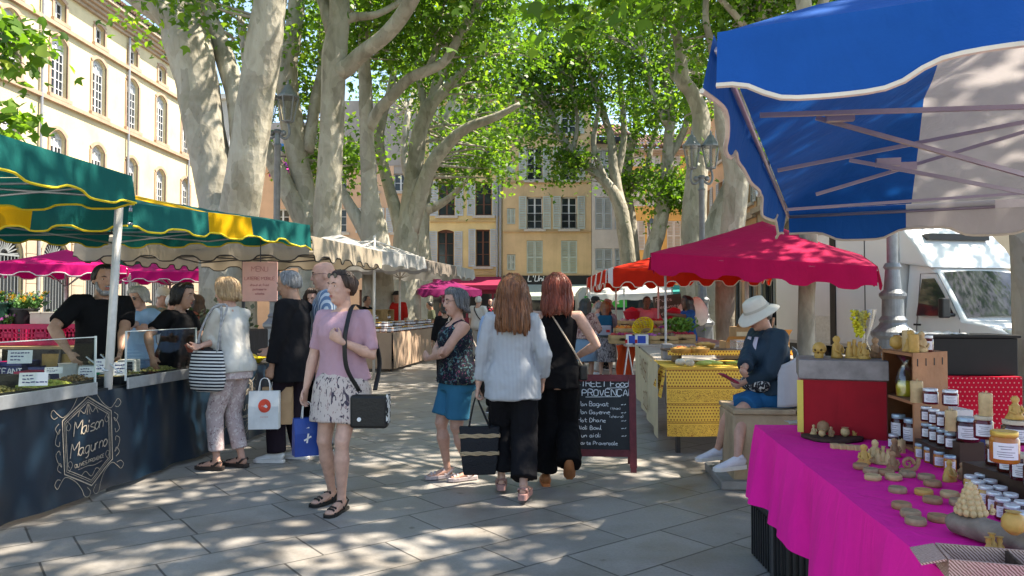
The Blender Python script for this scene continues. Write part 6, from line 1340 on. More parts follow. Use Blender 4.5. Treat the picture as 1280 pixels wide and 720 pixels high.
# vegetable strip in front of the board
for i, (dx, c_, l, nn_) in enumerate(((.18, (.62, .58, .5), 'white garlic and onions on the yellow cloth', 5), (.42, (.32, .4, .10), 'pale green courgettes lying on the yellow cloth', 4), (.75, (.25, .30, .06), 'green leafy slices lying on the yellow cloth', 5), (1.1, (.45, .33, .12), 'flat golden pancakes lying on the yellow cloth', 4))):
 k = MB(); rg = random.Random(i)
 for j in range(nn_):
  p_ = (fx0+dx+rg.uniform(-.08, .08), fy0+.1+.05*j, ft+.035)
  if i == 0: k.ball(p_, (.035, .035, .033), 10, 8)
  else: k.ball(p_, (.10, .022, .014+.008*(i == 1)), 10, 6, Matrix.Rotation(rg.uniform(-.4, .4), 3, 'Z'))
 tag(k.build('vegetables', mat('veg_%d' % i, c_, .5, var=.2, scale=20), smooth=True), l, 'vegetables', kind='stuff')
for i, (dx, dy, w_, h_, l) in enumerate(((1.05, 1.35, .36, .2, 'brown cardboard box on the food counter, lower left'), (1.4, 1.25, .3, .28, 'pale cardboard box on the food counter beside the brown ones'), (1.15, 1.4, .3, .16, 'brown cardboard box stacked on the lower left one'))):
 k = MB(); k.box((0, 0, h_/2), (w_, .3, h_)); k.box((0, -.151, h_*.5), (w_*.98, .004, .05), None, 1); k.add([(-w_/2, -.15, h_), (w_/2, -.15, h_), (w_/2, -.25, h_+.06), (-w_/2, -.25, h_+.06)], [(0, 1, 2, 3)])
 solo('cardboard_box', k, [mat('brown_card', (.32, .19, .09), .8, var=.12, scale=4), mat('pale_tape', (.5, .4, .25), .5)], l, 'box', (fx0+dx, fy0+dy, ft+(.203 if i == 2 else .0)), i*.1)
MB_ = MB(); MB_.box((0, 0, ft-.03), (1.0, .8, .03)); MB_.box((-.45, 0, ft/2-.03), (.04, .7, ft-.06)); MB_.box((.45, 0, ft/2-.03), (.04, .7, ft-.06)); solo('side_table', MB_, mat('dark_board', (1, 1, 1)), 'plain side table behind the food counter carrying cardboard boxes', 'table', (fx0+1.25, fy0+1.52, -.003))
# ------------------------------------------------------------------ chalkboard
bx_ = P(752, 385, 6.5).x; ch = thing('chalkboard', 'A frame chalkboard with a dark red wooden frame and a handwritten menu', 'chalkboard', (bx_, 6.5, 0), -.06)
lean = R(9); rotc = Matrix.Rotation(-lean, 3, 'X')
FRM = mat('dark_red_wood', (.12, .02, .028), .55, var=.3, scale=9, bump=.15); mb = MB(); BW, BH = .60, .80
for (c_, s_) in (((-BW/2+.03, 0, BH/2+.04), (.06, .03, BH)), ((BW/2-.03, 0, BH/2+.04), (.06, .03, BH)), ((0, 0, BH+.01), (BW-.125, .028, .06)), ((0, 0, .16), (BW-.125, .028, .06)), ((-BW/2+.03, 0, .0), (.05, .03, .09)), ((BW/2-.03, 0, .0), (.05, .03, .09))): mb.box(rotc @ V((c_[0], c_[1], c_[2]))+V((0, 0, .0)), s_, rotc)
mb.build('frame', FRM, ch); bp = MB().box(rotc @ V((0, .004, BH/2+.08)), (BW-.12, .012, BH-.20), rotc).build('slate_panel', mat('slate_panel', (.012, .016, .02), .55, var=.3, scale=6), ch)
bk = MB(); rb_ = Matrix.Rotation(lean*2, 3, 'X')
for sx in (-1, 1): bk.bar(V((sx*(BW/2-.03), .14, BH)), V((sx*(BW/2-.03), .38, 0)), .045, .025)
bk.bar(V((-BW/2, .30, .25)), V((BW/2, .30, .25)), .03, .02); bk.build('rear_leg', FRM, ch)
k = MB(); ux = V((1, 0, 0)); uy = rotc @ V((0, 0, 1)); o_ = rotc @ V((0, -.002, 0))
random.seed(11)
for txt, x, z, s_, w_ in (('STREET Food', -.23, .735, .056, .007), ('PROVENÇAL', -.17, .655, .056, .007), ('Pan Bagnat', -.21, .565, .036, .0048), ('(thon)', .08, .535, .022, .003), ('Pan Gayenne', -.21, .495, .036, .0048), ('(chèvre)', .07, .465, .022, .003), ('Hot Dhâne'.replace('â', 'a'), -.21, .425, .036, .0048), ('Aioli Bowl', -.21, .36, .036, .0048), ('Bun aioli', -.21, .295, .036, .0048), ('Tarte Provençale', -.21, .23, .032, .0045)):
 letter(k, txt, s_, w_, o_+ux*x+uy*z, ux, uy, jit=.13, shear=.06, gap=.22 if len(txt) > 9 else .32)
 if s_ == .036: k.ribbon([o_+ux*.17+uy*(z+.012)+V((0, -.003, 0)), o_+ux*.19+uy*(z+.014)+V((0, -.003, 0))], .006, (0, -1, 0)); k.ribbon([o_+ux*.198+uy*(z+.01)+V((0, -.003, 0)), o_+ux*.212+uy*(z+.02)+V((0, -.003, 0))], .005, (0, -1, 0))
for z, x0, x1 in ((.722, .05, .22), (.642, -.14, .17)): k.ribbon([o_+ux*x0+uy*z+V((0, -.0025, 0)), o_+ux*x1+uy*(z+.006)+V((0, -.0025, 0))], .005, (0, -1, 0))
k.build('chalk_writing', mat('chalk', (.62, .68, .72), .9, var=.25, scale=80), bp)
# ------------------------------------------------------------------ stone bench
bn = thing('stone_bench', 'chunky beige stone bench block under the seated person', 'bench', (1.6, 5.95, 0), -.06); SAND = mat('sand_stone', (.36, .27, .18), .85, var=.25, scale=5, bump=.35, bscale=30)
MB().box((.75, .27, .30), (1.46, .56, .56)).build('bench_block', SAND, bn, bevel=.018)
for i in range(3): MB().box((.26+.49*i, .27, .601), (.482, .60, .04)).build('top_slab', SAND, bn, bevel=.01)
MB().box((.72, .29, .035), (1.62, .74, .07)).build('plinth', mat('grey_plinth', (.22, .21, .20), .8, var=.2, scale=6, bump=.2), bn, bevel=.012)
# ------------------------------------------------------------------ fruit and clothes stall behind
FRUIT = {}
def fruitcrate(label, px, py, Y, z, w, d, h, cols, r, what, n=60, seed=0, rot=0):
 x = P(px, 385, Y).x; crate('fruit_crate', label, (x, Y, z), (w, d, h), mat('new_pine', (.45, .30, .14), .7, var=.2, scale=8), rot, 'crates on the fruit stall', (2, 3)); ob = MB(); rg = random.Random(seed+int(px))
 ms = [mat('produce_%02d%02d%02d' % tuple(int(q*99) for q in c_), c_, .4, var=.15, scale=12) for c_ in cols]
 for i in range(n): ob.ball((x+rg.uniform(-w/2+r, w/2-r), Y+rg.uniform(-d/2+r, d/2-r), z+h*.75+rg.uniform(0, .05)), (r, r, r*.9), 7, 5, None, rg.randrange(len(ms)))
 tag(ob.build(what, ms, smooth=True), 'heap of '+what.replace('_', ' ')+' in the '+label.split(' crate')[0]+' crate', 'produce', kind='stuff')
fs = thing('fruit_table', 'long trestle table of the fruit stall with splayed steel legs', 'table', (P(815, 385, 13).x, 13, 0)); MB().bx(P(780, 385, 12.2).x, P(880, 385, 12.2).x+.6, 12.0, 15.2, .80, .83).build('table_top', mat('table_board', (1, 1, 1)), fs, world=True)
for px in (785, 868):
 x = P(px, 385, 12.2).x; mb = MB(); mb.tube([(x-.12, 12.15, 0), (x, 12.2, .8)], .016, 8); mb.tube([(x+.14, 12.3, 0), (x, 12.25, .8)], .016, 8); mb.tube([(x-.08, 12.16, .25), (x+.09, 12.28, .25)], .01, 6); mb.build('leg', ALU, fs, world=True)
OR = canvas('orange_cloth', (.62, .07, .015), .2)
mb = MB(); xo = P(777, 385, 12.1).x; mb.grid(lambda s, t: V((xo-.10+.02*math.sin(t*9)+.42*s-.06*t*(s-.5), 12.0+.9*s-.02*math.sin(s*20), .82-.75*t*(1-.12*math.sin(s*6)))), 24, 12); tag(mb.build('hanging_cloth', OR, smooth=True, solid=.004), 'orange red cloth hanging from the corner of the fruit table', 'cloth')
for a in ((778, 430, 12.5, .83, .42, .36, .14, [(.45, .05, .05), (.3, .02, .1)], .035, 'red_plums', 'red plum crate at the left end of the fruit stall'), (800, 425, 12.6, .83, .45, .36, .13, [(.25, .12, .3), (.2, .05, .2), (.4, .3, .1)], .035, 'violet_figs', 'violet fig crate in the front row of the fruit stall'), (828, 428, 12.5, .83, .45, .36, .13, [(.14, .08, .05), (.2, .15, .1), (.4, .1, .3)], .04, 'dark_avocados', 'dark avocado crate in the front row of the fruit stall'), (850, 424, 12.6, .83, .42, .36, .15, [(.40, .02, .05), (.3, .01, .03)], .035, 'cherries', 'cherry red crate in the front row of the fruit stall'),
  (785, 410, 13.4, .9, .45, .38, .16, [(.65, .25, .03), (.6, .16, .03)], .045, 'oranges', 'orange filled crate in the middle row of the fruit stall'), (808, 415, 13.5, .9, .45, .38, .16, [(.6, .2, .03), (.5, .08, .05)], .045, 'apricots', 'apricot crate in the middle row of the fruit stall'), (838, 412, 13.5, .9, .45, .38, .16, [(.35, .03, .08), (.2, .02, .15)], .04, 'beetroots', 'beetroot crate in the middle row of the fruit stall'),
  (790, 395, 14.4, .98, .5, .4, .2, [(.35, .1, .25), (.5, .3, .3)], .05, 'pink_onions', 'pink onion crate at the back of the fruit stall'), (818, 395, 14.5, .98, .4, .4, .2, [(.45, .02, .03)], .05, 'tomatoes', 'tomato crate at the back of the fruit stall')): fruitcrate(a[10], a[0], a[1], a[2], a[3], a[4], a[5], a[6], a[7], a[8], a[9])
for x_, l in ((830, 'blue and white book box propped at the front of the fruit stall'), (798, 'white packet with a blue band standing at the front of the fruit stall')):
 k = MB(); k.box((0, 0, .08), (.26 if x_ == 830 else .14, .05, .16)); k.box((.02, -.027, .08), (.13 if x_ == 830 else .1, .006, .12), None, 1); k.box((-.07, -.027, .05), (.04, .006, .06), None, 2); solo('packet', k, [mat('white_card', (1, 1, 1)), mat('strong_blue_card', (.02, .07, .4), .5), mat('red_card', (.45, .02, .02), .5)], l, 'packet', (P(x_-30, 385, 12.1).x if x_ == 830 else P(788, 385, 12.08).x, 12.1, .831), -.1)
yb = thing('yellow_basket', 'bright yellow openwork basket tilted on the fruit stall', 'basket', (P(807, 385, 12.9).x, 12.85, 1.0)); mb = MB(); rt = Matrix.Rotation(.9, 3, 'X') @ Matrix.Rotation(-.4, 3, 'Y')
for j in range(7): z = .2*j/6; rr = .11+.07*j/6; mb.tube([rt @ V((rr*math.cos(2*PI*i/20), rr*math.sin(2*PI*i/20), z)) for i in range(21)], .008, 5)
for i in range(16): t = 2*PI*i/16; mb.bar(rt @ V((.11*math.cos(t), .11*math.sin(t), 0)), rt @ V((.18*math.cos(t), .18*math.sin(t), .2)), .012, .012)
mb.build('basket_weave', mat('yellow_plastic', (.68, .50, .01), .45), yb)
for px, l in ((770, 'red round basket behind the fruit, beside the pink shirted vendor'), (822, 'red round basket right of the pink shirted vendor')):
 k = MB(); k.lathe([(.12, 0), (.17, .16), (.18, .17), (.16, .16), (.11, .01)], 18, cap=False); k.lathe([(.11, .012), (.001, .013)], 18, cap=False); k.lathe([(.16, .13), (.12, .2), (.04, .24), (.002, .25)], 14, wob=lambda a, z: 1+.08*math.sin(5*a)); solo('red_basket', k, mat('red_plastic', (.48, .015, .03), .45), l, 'basket', (P(px+18, 385, 14.6).x, 14.4, 1.19), smooth=True, group=None)
gp = MB(); rg = random.Random(12); c_ = V((P(850, 385, 12.9).x, 12.9, 1.0))
for i in range(260): q = c_+V((rg.gauss(0, .13), rg.gauss(0, .10), rg.uniform(0, .22))); d_ = V((rg.uniform(-1, 1), rg.uniform(-1, 1), rg.uniform(0, 1))).normalized()*.08; s_ = d_.orthogonal().normalized()*.03; gp.add([q, q+d_*.5+s_, q+d_, q+d_*.5-s_], [(0, 1, 2, 3)])
o = tag(gp.build('green_bunch', mat('fresh_green', (.10, .24, .03), .5, var=.3, scale=20)), 'fresh green leafy bunches in front of the vendor in blue', 'greens', kind='stuff')
# chalk sign, wings-shaped white bundle, far tent walls, no-entry sign
sg = thing('chalk_sign', 'dark hand written chalk sign tilted behind the fruit vendors', 'sign', P(835, 383, 16.5)); rt = Matrix.Rotation(-.12, 3, 'Y'); o = MB().box((0, 0, 0), (.62, .02, .5), rt).build('sign_board', mat('grey_slate', (.10, .11, .10), .7, var=.2), sg); k = MB()
for i, t in enumerate(('Fruits', 'legumes', 'oeufs')): letter(k, t, .085, .013, rt @ V((-.26+.05*i, -.012, .12-.15*i)), rt @ V((1, 0, 0)), rt @ V((0, 0, 1)), jit=.15)
k.build('chalk_writing', mat('chalk', (1, 1, 1)), o); MB().tube([(0, .03, -.25), (0, .03, -P(835, 383, 16.5).z)], .015, 6).build('post', DPOLE, sg)
k = MB(); cw = P(864, 385, 16.0); k.ball((-.10, 0, 0), (.20, .14, .30), 14, 10, Matrix.Rotation(.35, 3, 'Y')); k.ball((.16, .02, .02), (.19, .14, .32), 14, 10, Matrix.Rotation(-.3, 3, 'Y')); k.lathe([(.06, -.3), (.05, -1.33)], 8)
for i in range(len(k.v)): n_ = noise.noise(V(k.v[i])*6)*.04; k.v[i] = tuple(V(k.v[i])*(1+n_*2) if k.v[i][2] > -.3 else V(k.v[i]))
solo('wrapped_bundle', k, mat('ivory_wrap', (.74, .74, .70), .8, var=.1, bump=.3, bscale=12), 'ivory heart shaped padded bundle on a stand beside the vendor in blue', 'bundle', (cw.x, 16.0, 1.33), smooth=True)
for px, w_, c_, l, t_ in ((757, 1.6, (.03, .33, .03), 'small green sign under the far white canopy, left', 'Oliviers'), (853, 1.5, (.03, .33, .06), 'small green sign under the far white canopy, right', 'Marche')):
 sg = thing('green_sign', l, 'sign', P(px, 377, 22.5), group='green signs under the far canopy'); o = MB().box((0, 0, 0), (w_*.8, .03, .34)).build('sign_board', mat('bright_green_paint', (.03, .36, .06), .5), sg); k = MB(); letter(k, t_, .16, .028, (0, -.017, -.06), (1, 0, 0), (0, 0, 1), shear=.3, center=True); k.build('lettering', CARD, o)
fw = thing('far_van', 'grey parked van with dark windows behind the far fruit canopy', 'van', (P(800, 385, 29).x, 29, 0)); mb = MB(); mb.prism([(-2.4, 0, .35), (-2.4, 0, 2.0), (-2.2, 0, 2.25), (1.1, 0, 2.25), (1.8, 0, 1.35), (2.4, 0, 1.15), (2.45, 0, .35)], (0, 1.8, 0)); mb.build('body', mat('grey_van_paint', (.30, .32, .31), .35, var=.05), fw, bevel=.04)
MB().prism([(-2.1, -.012, 1.35), (-2.1, -.012, 2.0), (1.0, -.012, 2.0), (1.55, -.012, 1.35)], (0, .02, 0)).build('window', winglass(), fw)
for x in (-1.5, 1.5):
 k = MB(); k.tube([(x, -.03, .34), (x, .2, .34)], .33, 20); k.build('wheel', BLK, fw)
ne = thing('no_entry_sign', 'round red no entry sign with a white bar on a thin pole', 'road sign', (P(893, 385, 26).x, 26, 0)); z_ = P(893, 382, 26).z
k = MB(); k.tube([(0, -.01, z_), (0, .01, z_)], .26, 24); o = k.build('disc', mat('sign_red', (.55, .02, .02), .4), ne); MB().box((0, -.014, z_), (.36, .008, .08)).build('white_bar', CARD, o); MB().tube([(0, .03, 0), (0, .03, z_+.3)], .03, 8).build('post', ALU, ne)
# ------------------------------------------------------------------ jar stall on the left with brown skirt
q0, q1 = V((P(490, 385, 16.5).x, 16.5, 0)), V((P(549, 385, 21.3).x, 21.3, 0)); dj = (q1-q0).normalized(); nj = V((-dj.y, dj.x, 0))   # nj points left
js = thing('jar_table', 'long table of the jar stall hidden by a brown skirt', 'table', (q0+q1)/2+nj*.5); mb = MB(); A = [q0+dj*.03+nj*.03, q1-dj*.03+nj*.03, q1-dj*.03+nj*1.1, q0+dj*.03+nj*1.1]; mb.prism([p+V((0, 0, .83)) for p in A], (0, 0, .03)); mb.build('table_top', mat('table_board', (1, 1, 1)), js, world=True)
for p in A: MB().tube([p.lerp((q0+q1)/2+nj*.5, .05), p.lerp((q0+q1)/2+nj*.5, .05)+V((0, 0, .83))], .02, 8).build('leg', DPOLE, js, world=True)
BRN = mat('brown_skirt_cloth', (.40, .28, .20), .75, var=.1, scale=3, wr=.25); mb = MB(); mb.grid(lambda s, t: q0.lerp(q1, s)-nj*(.02+.03*t+.02*math.sin(s*46)*t)+V((0, 0, .87-.80*t)), 90, 8); mb.grid(lambda s, t: q0+nj*1.15*s-dj*(.02+.02*math.sin(s*14)*t)+V((0, 0, .87-.80*t)), 24, 8); mb.grid(lambda s, t: q0.lerp(q1, s)-nj*.02+nj*1.15*t+V((0, 0, .872)), 20, 6)
tag(mb.build('table_skirt', BRN, smooth=True, angle=50), 'plain brown cloth skirt round the long jar stall table', 'skirt')
random.seed(5); cols = [1, 1, 2, 0, 1]
proto = {}
for i in range(26):
 for j in range(4):
  hm = cols[(i*3+j*2) % 5]; lm = (0, 0, 2, 3)[(i//3+j) % 4]; p = q0+dj*(.12+i*.178)+nj*(.10+.13*j)+V((0, 0, .873))
  for tier in range(2 if (i//2+j) % 3 and j else 1):
   if (hm, lm) not in proto:
    mb = MB(); r, h = .052, .115; mb.lathe([(r*.9, 0), (r, .01), (r, h*.80), (r*.9, h*.83)], 12, mi=0); mb.lathe([(r*1.006, h*.2), (r*1.008, h*.65)], 12, mi=2, cap=False); mb.lathe([(r*.93, h*.82), (r*.94, h*.98), (.002, h)], 12, mi=1)
    o = mb.build('preserve_jar', [HONEY[hm], LIDS[lm], LABEL], smooth=True, angle=40); proto[(hm, lm)] = o
   else: o = proto[(hm, lm)].copy(); COL.objects.link(o)
   o.location = p+V((0, 0, .116*tier)); tag(o, '%s jar with %s lid among the rows on the brown skirted stall' % ((('amber', 'dark', 'red', 'cream')[hm]), ('white', 'blue', 'golden', 'cream')[lm]), 'jar', 'jars with %s filling and %s lid on the jar stall' % (('amber', 'dark', 'red', 'cream')[hm], ('white', 'blue', 'golden', 'cream')[lm]))
for k_, (t, l) in enumerate(((.06, 'pale wooden shelf crate at the near end of the jar stall'), (.28, 'pale wooden shelf crate in the middle of the jar stall'), (.5, 'pale wooden shelf crate at the far half of the jar stall'))):
 c_ = q0.lerp(q1, t)+nj*.85+V((0, 0, .875)); r_ = thing('wooden_shelf', l, 'shelf', c_, math.atan2(dj.y, dj.x), 'wooden shelf crates on the jar stall'); mb = MB()
 for (cc_, s_) in (((0, 0, .008), (.6, .25, .016)), ((0, 0, .25), (.568, .25, .016)), ((0, 0, .5), (.568, .25, .016)), ((-.292, 0, .259), (.016, .25, .486)), ((.292, 0, .259), (.016, .25, .486)), ((0, .13, .259), (.60, .01, .50))): mb.box(cc_, s_)
 mb.build('shelf', mat('new_pine', (1, 1, 1)), r_)
 for s_ in range(5):
  for z in (.017, .26): o = list(proto.values())[(s_+k_) % len(proto)].copy(); COL.objects.link(o); o.location = c_+dj*(-.22+.11*s_)+V((0, 0, z)); tag(o, 'jar standing on a pale wooden shelf crate of the jar stall', 'jar', 'jars on the shelf crates of the jar stall')
# pink poster and clutter between the left stalls
ps = thing('pink_poster', 'pink hanging poster with pale lettering beside the grey haired man in black', 'poster', P(325, 352, 8.6), .1); o = MB().box((0, 0, 0), (.40, .012, .46)).build('poster_sheet', mat('pink_poster_paper', (.74, .42, .38), .7, var=.06), ps, bevel=.002); k = MB()
for t, z, s_ in (('MENU', .12, .055), ('LATERIE MOBILE', .02, .033), ('chaud et froid', -.05, .024), ('patisserie', -.10, .026), ('salades', -.15, .022)): letter(k, t, s_, .006, (0, -.007, z), (1, 0, 0), (0, 0, 1), center=True, gap=.2)
k.build('lettering', mat('poster_print', (.50, .20, .20), .7), o); MB().tube([(0, .012, .2), (0, .012, .75)], .006, 6).build('hanging_wire', DPOLE, ps)
k = MB(); k.lathe([(.14, 0), (.2, .05), (.21, .06), (.13, .015)], 18, cap=False); k.lathe([(.13, .01), (.001, .011)], 18, cap=False); k.ball((0, 0, .05), (.13, .12, .06), 12, 8); solo('serving_bowl', k, mat('yellow_bowl', (.6, .45, .02), .4), 'yellow bowl behind the grey haired man on the dark counter', 'bowl', (P(318, 385, 8.3).x-.1, 8.35, .802), smooth=True)
for i, (px, Y, w_, l) in enumerate(((312, 8.0, .3, 'foil tray with food at the end of the dark counter'), (325, 8.4, .25, 'white paper packet at the end of the dark counter'))):
 k = MB(); k.box((0, 0, .02), (w_, .2, .04)); k.ball((0, 0, .04), (w_*.4, .08, .03), 10, 6); solo('food_tray', k, [STEEL, CARD][i], l, 'tray', (P(px, 385, Y).x-.25, Y, .802), bevel=.004)
# ------------------------------------------------------------------ white refrigerated truck
WHT = mat('white_truck_paint', (.66, .68, .69), .25, var=.03, scale=2, coat=.3); tp = P(1197, 419, 12.8); hd = R(-77)
mR = Matrix.Rotation(hd, 3, 'Z'); org = V((tp.x, tp.y, 0))-mR @ V((1.9, -.95, 0))
tk = thing('delivery_truck', 'white refrigerated truck parked behind the honey stall', 'truck', org, hd)
prof = [(2.98, .32), (3.02, .62), (2.98, .82), (2.86, 1.0), (2.45, 1.14), (2.05, 1.22), (1.62, 1.72), (1.30, 2.08), (1.12, 2.2), (.56, 2.28), (.56, .35), (1.5, .32)]
def ystat(x, z): return .98-(.20*max(0, (z-1.2))/1.0)-(.18*max(0, (x-2.3)/.7))
mb = MB()
for s_ in (-1, 1): mb.v += [(x, s_*ystat(x, z), z) for x, z in prof]
n = len(prof); mb.f = [tuple(range(n)), tuple(range(2*n-1, n-1, -1))]+[(i, n+i, n+(i+1) % n, (i+1) % n) for i in range(n)]; mb.m = [0]*len(mb.f)
mb.build('cab', WHT, tk, bevel=.05, smooth=True, angle=35)
mb = MB(); w0, w1 = (2.03, 1.25), (1.335, 2.05)
def wp(t, s_, off=.012): x = w0[0]+(w1[0]-w0[0])*t; z = w0[1]+(w1[1]-w0[1])*t; return V((x+off*.75, s_*(ystat(x, z)-.10), z+off*.65))
mb.grid(lambda s, t: wp(t, 2*s-1)+V((.05*(1-(2*s-1)**2), 0, .03*(1-(2*s-1)**2))), 12, 6); mb.build('windscreen', winglass(), tk, smooth=True)
mb = MB(); sw = [(.98, 1.28), (.98, 1.95), (1.28, 1.95), (1.50, 1.72), (1.88, 1.28)]; mb.poly([V((x, -ystat(x, z)-.012, z)) for x, z in sw]); dr_ = MB(); ow = [(.92, .45), (.92, 2.05), (1.32, 2.04), (1.6, 1.72), (1.98, 1.24), (1.98, .75), (1.8, .45)]
pts = [V((x, -ystat(x, z)-.006, z)) for x, z in ow]; dr_.tube(pts+[pts[0]], .009, 4, cap=False); do = dr_.build('door', mat('seam_grey', (.12, .12, .13), .6), tk); mb.build('window', winglass(), do); MB().box((1.03, -1.0, 1.12), (.16, .03, .035)).build('handle', BLK, do, bevel=.006)
mb = MB(); mb.box((1.86, -1.17, 1.42), (.12, .16, .34)); mb.box((1.86, -1.03, 1.3), (.05, .16, .06)); mb.build('mirror', BLK, tk, bevel=.03)
for s_ in (-1, 1):
 k = MB(); k.ball((2.78, s_*.70, .95), (.24, .16, .12), 12, 8, Matrix.Rotation(.5, 3, 'Y')); k.build('headlight', mat('headlight_glass', (.45, .47, .5), .1, .5, coat=1), tk, smooth=True)
MB().box((2.97, 0, .72), (.14, 1.1, .18)).build('grille', BLK, tk, bevel=.03); MB().box((2.96, 0, .42), (.2, 1.66, .22)).build('bumper', mat('grey_bumper', (.10, .10, .11), .6), tk, bevel=.04)
mb = MB(); mb.bx(-3.5, .50, -1.06, 1.06, .62, 3.1); mb.build('cargo_box', WHT, tk, bevel=.02)
mb = MB(); mb.prism([(.52, -.95, 2.26), (1.30, -.95, 2.14), (1.0, -.95, 2.55), (.52, -.95, 3.0)], (0, 1.9, 0)); wf = mb.build('wind_deflector', WHT, tk, bevel=.04)
mb = MB()
for i in range(6): mb.box((.80, -.5+.2*i, 2.79), (.18, .17, .02))
mb.box((.80, 0, 2.73), (.3, 1.3, .10)); mb.build('vent_grille', BLK, wf)
k = MB(); k.bx(-1.38, -1.2, -1.085, -1.05, .64, 3.08); k.build('rubber_seal', BLK, tk); k = MB(); k.bx(-2.6, -1.385, -1.08, -1.05, .66, 1.25); k.build('kick_plate', mat('brushed_steel', (1, 1, 1)), tk); k = MB(); k.bx(-.30, -.28, -1.068, -1.05, .64, 3.08); k.bx(.43, .45, -1.068, -1.05, .64, 3.08); k.build('panel_seam', BLK, tk)
for z in (.66, 3.05): MB().bx(-3.48, .48, -1.078, -1.062, z-.04, z+.03).build('edge_rail', ALU, tk)
k = MB(); k.box((-.12, -1.085, 1.3), (.12, .05, .16)); k.build('lock', BLK, tk, bevel=.01); k = MB(); k.box((-.4, -1.065, .72), (.16, .01, .07)); k.build('marker_plate', mat('grey_plate', (.3, .3, .32), .5), tk)
for x in (2.3, -1.9):
 for s_ in (-1, 1):
  k = MB(); k.tube([(x, s_*.98, .34), (x, s_*.74, .34)], [.33, .34], 28); wo = k.build('wheel', mat('tyre_rubber', (.02, .02, .02), .85), tk, smooth=True, angle=40); k = MB(); k.tube([(x, s_*.985, .34), (x, s_*.9, .34)], .2, 20); k.build('rim', STEEL, wo, smooth=True, angle=40)
MB().bx(-3.3, .5, -.9, .9, .45, .61).build('chassis', BLK, tk)
# ------------------------------------------------------------------ people
def remesh(mb, vox, it=5, wr=0, seed=0, stretch=(1, 1, .5)):
 me = bpy.data.meshes.new('tmp'); me.from_pydata([tuple(p) for p in mb.v], [], mb.f); me.update()
 ob = bpy.data.objects.new('tmp', me); COL.objects.link(ob)
 m = ob.modifiers.new('r', 'REMESH'); m.mode = 'VOXEL'; m.voxel_size = vox
 if it: m = ob.modifiers.new('s', 'SMOOTH'); m.factor = .5; m.iterations = it
 dg = bpy.context.evaluated_depsgraph_get(); out = bpy.data.meshes.new_from_object(ob.evaluated_get(dg))
 bpy.data.objects.remove(ob); bpy.data.meshes.remove(me)
 if wr:
  n = len(out.vertices); co = np.empty(n*3); out.vertices.foreach_get('co', co); co = co.reshape(-1, 3); no = np.empty(n*3); out.vertex_normals.foreach_get('vector', no); no = no.reshape(-1, 3)
  d = np.array([noise.noise(V((p[0]*11*stretch[0]+seed, p[1]*11*stretch[1], p[2]*11*stretch[2])))+.6*abs(noise.noise(V((p[0]*19+seed+p[2]*9, p[1]*19, p[2]*13-p[0]*6)))) for p in co])
  co += no*((d-.15)*wr)[:, None]; out.vertices.foreach_set('co', co.reshape(-1)); out.update()
 return out
def ik(a, b, l1, l2, pole):
 d = b-a; L = min(max(d.length, abs(l1-l2)+.01), (l1+l2)*.998); u = d.normalized(); b = a+u*L
 x = (l1*l1-l2*l2+L*L)/(2*L); h = math.sqrt(max(l1*l1-x*x, 0)); p = V(pole)-u*V(pole).dot(u)
 if p.length < 1e-5: p = u.orthogonal()
 return a+u*x+p.normalized()*h, b
def skin(key, c): return mat('skin_'+key, c, .48, var=.13, scale=22, bump=.08, bscale=120, spec=.35)
SKIN = {'fair': (.52, .31, .235), 'pink': (.50, .28, .21), 'tan': (.38, .21, .14), 'dark': (.16, .08, .05)}
def hairmat(key, c, hi):
 k = 'hair_'+key
 if k in MATS: return MATS[k]
 m, nt, b = newmat(k); L = nt.links.new; tc = nd(nt, 'ShaderNodeTexCoord'); mp = nd(nt, 'ShaderNodeMapping'); mp.inputs['Scale'].default_value = (70, 70, 7); L(tc.outputs['Object'], mp.inputs['Vector'])
 n = nd(nt, 'ShaderNodeTexNoise', Scale=1.0, Detail=3.0); L(mp.outputs[0], n.inputs['Vector']); r = ramp(nt, [(.3, c), (.7, hi)]); L(n.outputs['Fac'], r.inputs['Fac']); L(r.outputs['Color'], b.inputs['Base Color'])
 b.inputs['Roughness'].default_value = .42; bp = nd(nt, 'ShaderNodeBump', Strength=.6, Distance=.006); L(n.outputs['Fac'], bp.inputs['Height']); L(bp.outputs[0], b.inputs['Normal']); MATS[k] = m; return m
HAIR = {'brown': ((.025, .012, .007), (.07, .035, .02)), 'auburn': ((.085, .028, .009), (.27, .10, .032)), 'red': ((.11, .018, .008), (.25, .05, .018)), 'blonde': ((.22, .13, .06), (.50, .34, .18)), 'grey': ((.10, .10, .10), (.33, .33, .33)), 'dgrey': ((.035, .035, .037), (.17, .17, .175)), 'white': ((.38, .37, .35), (.6, .59, .57)), 'black': ((.006, .005, .005), (.022, .018, .016))}
EYEW = mat('eye_white', (.6, .58, .55), .3); IRIS = mat('eye_iris', (.03, .025, .02), .2); LIP = mat('lip', (.36, .12, .10), .45); SOLE = mat('rubber_sole', (.62, .6, .58), .7)
def sm(x, a, b): t = min(1, max(0, (x-a)/(b-a))); return t*t*(3-2*t)
PB = []
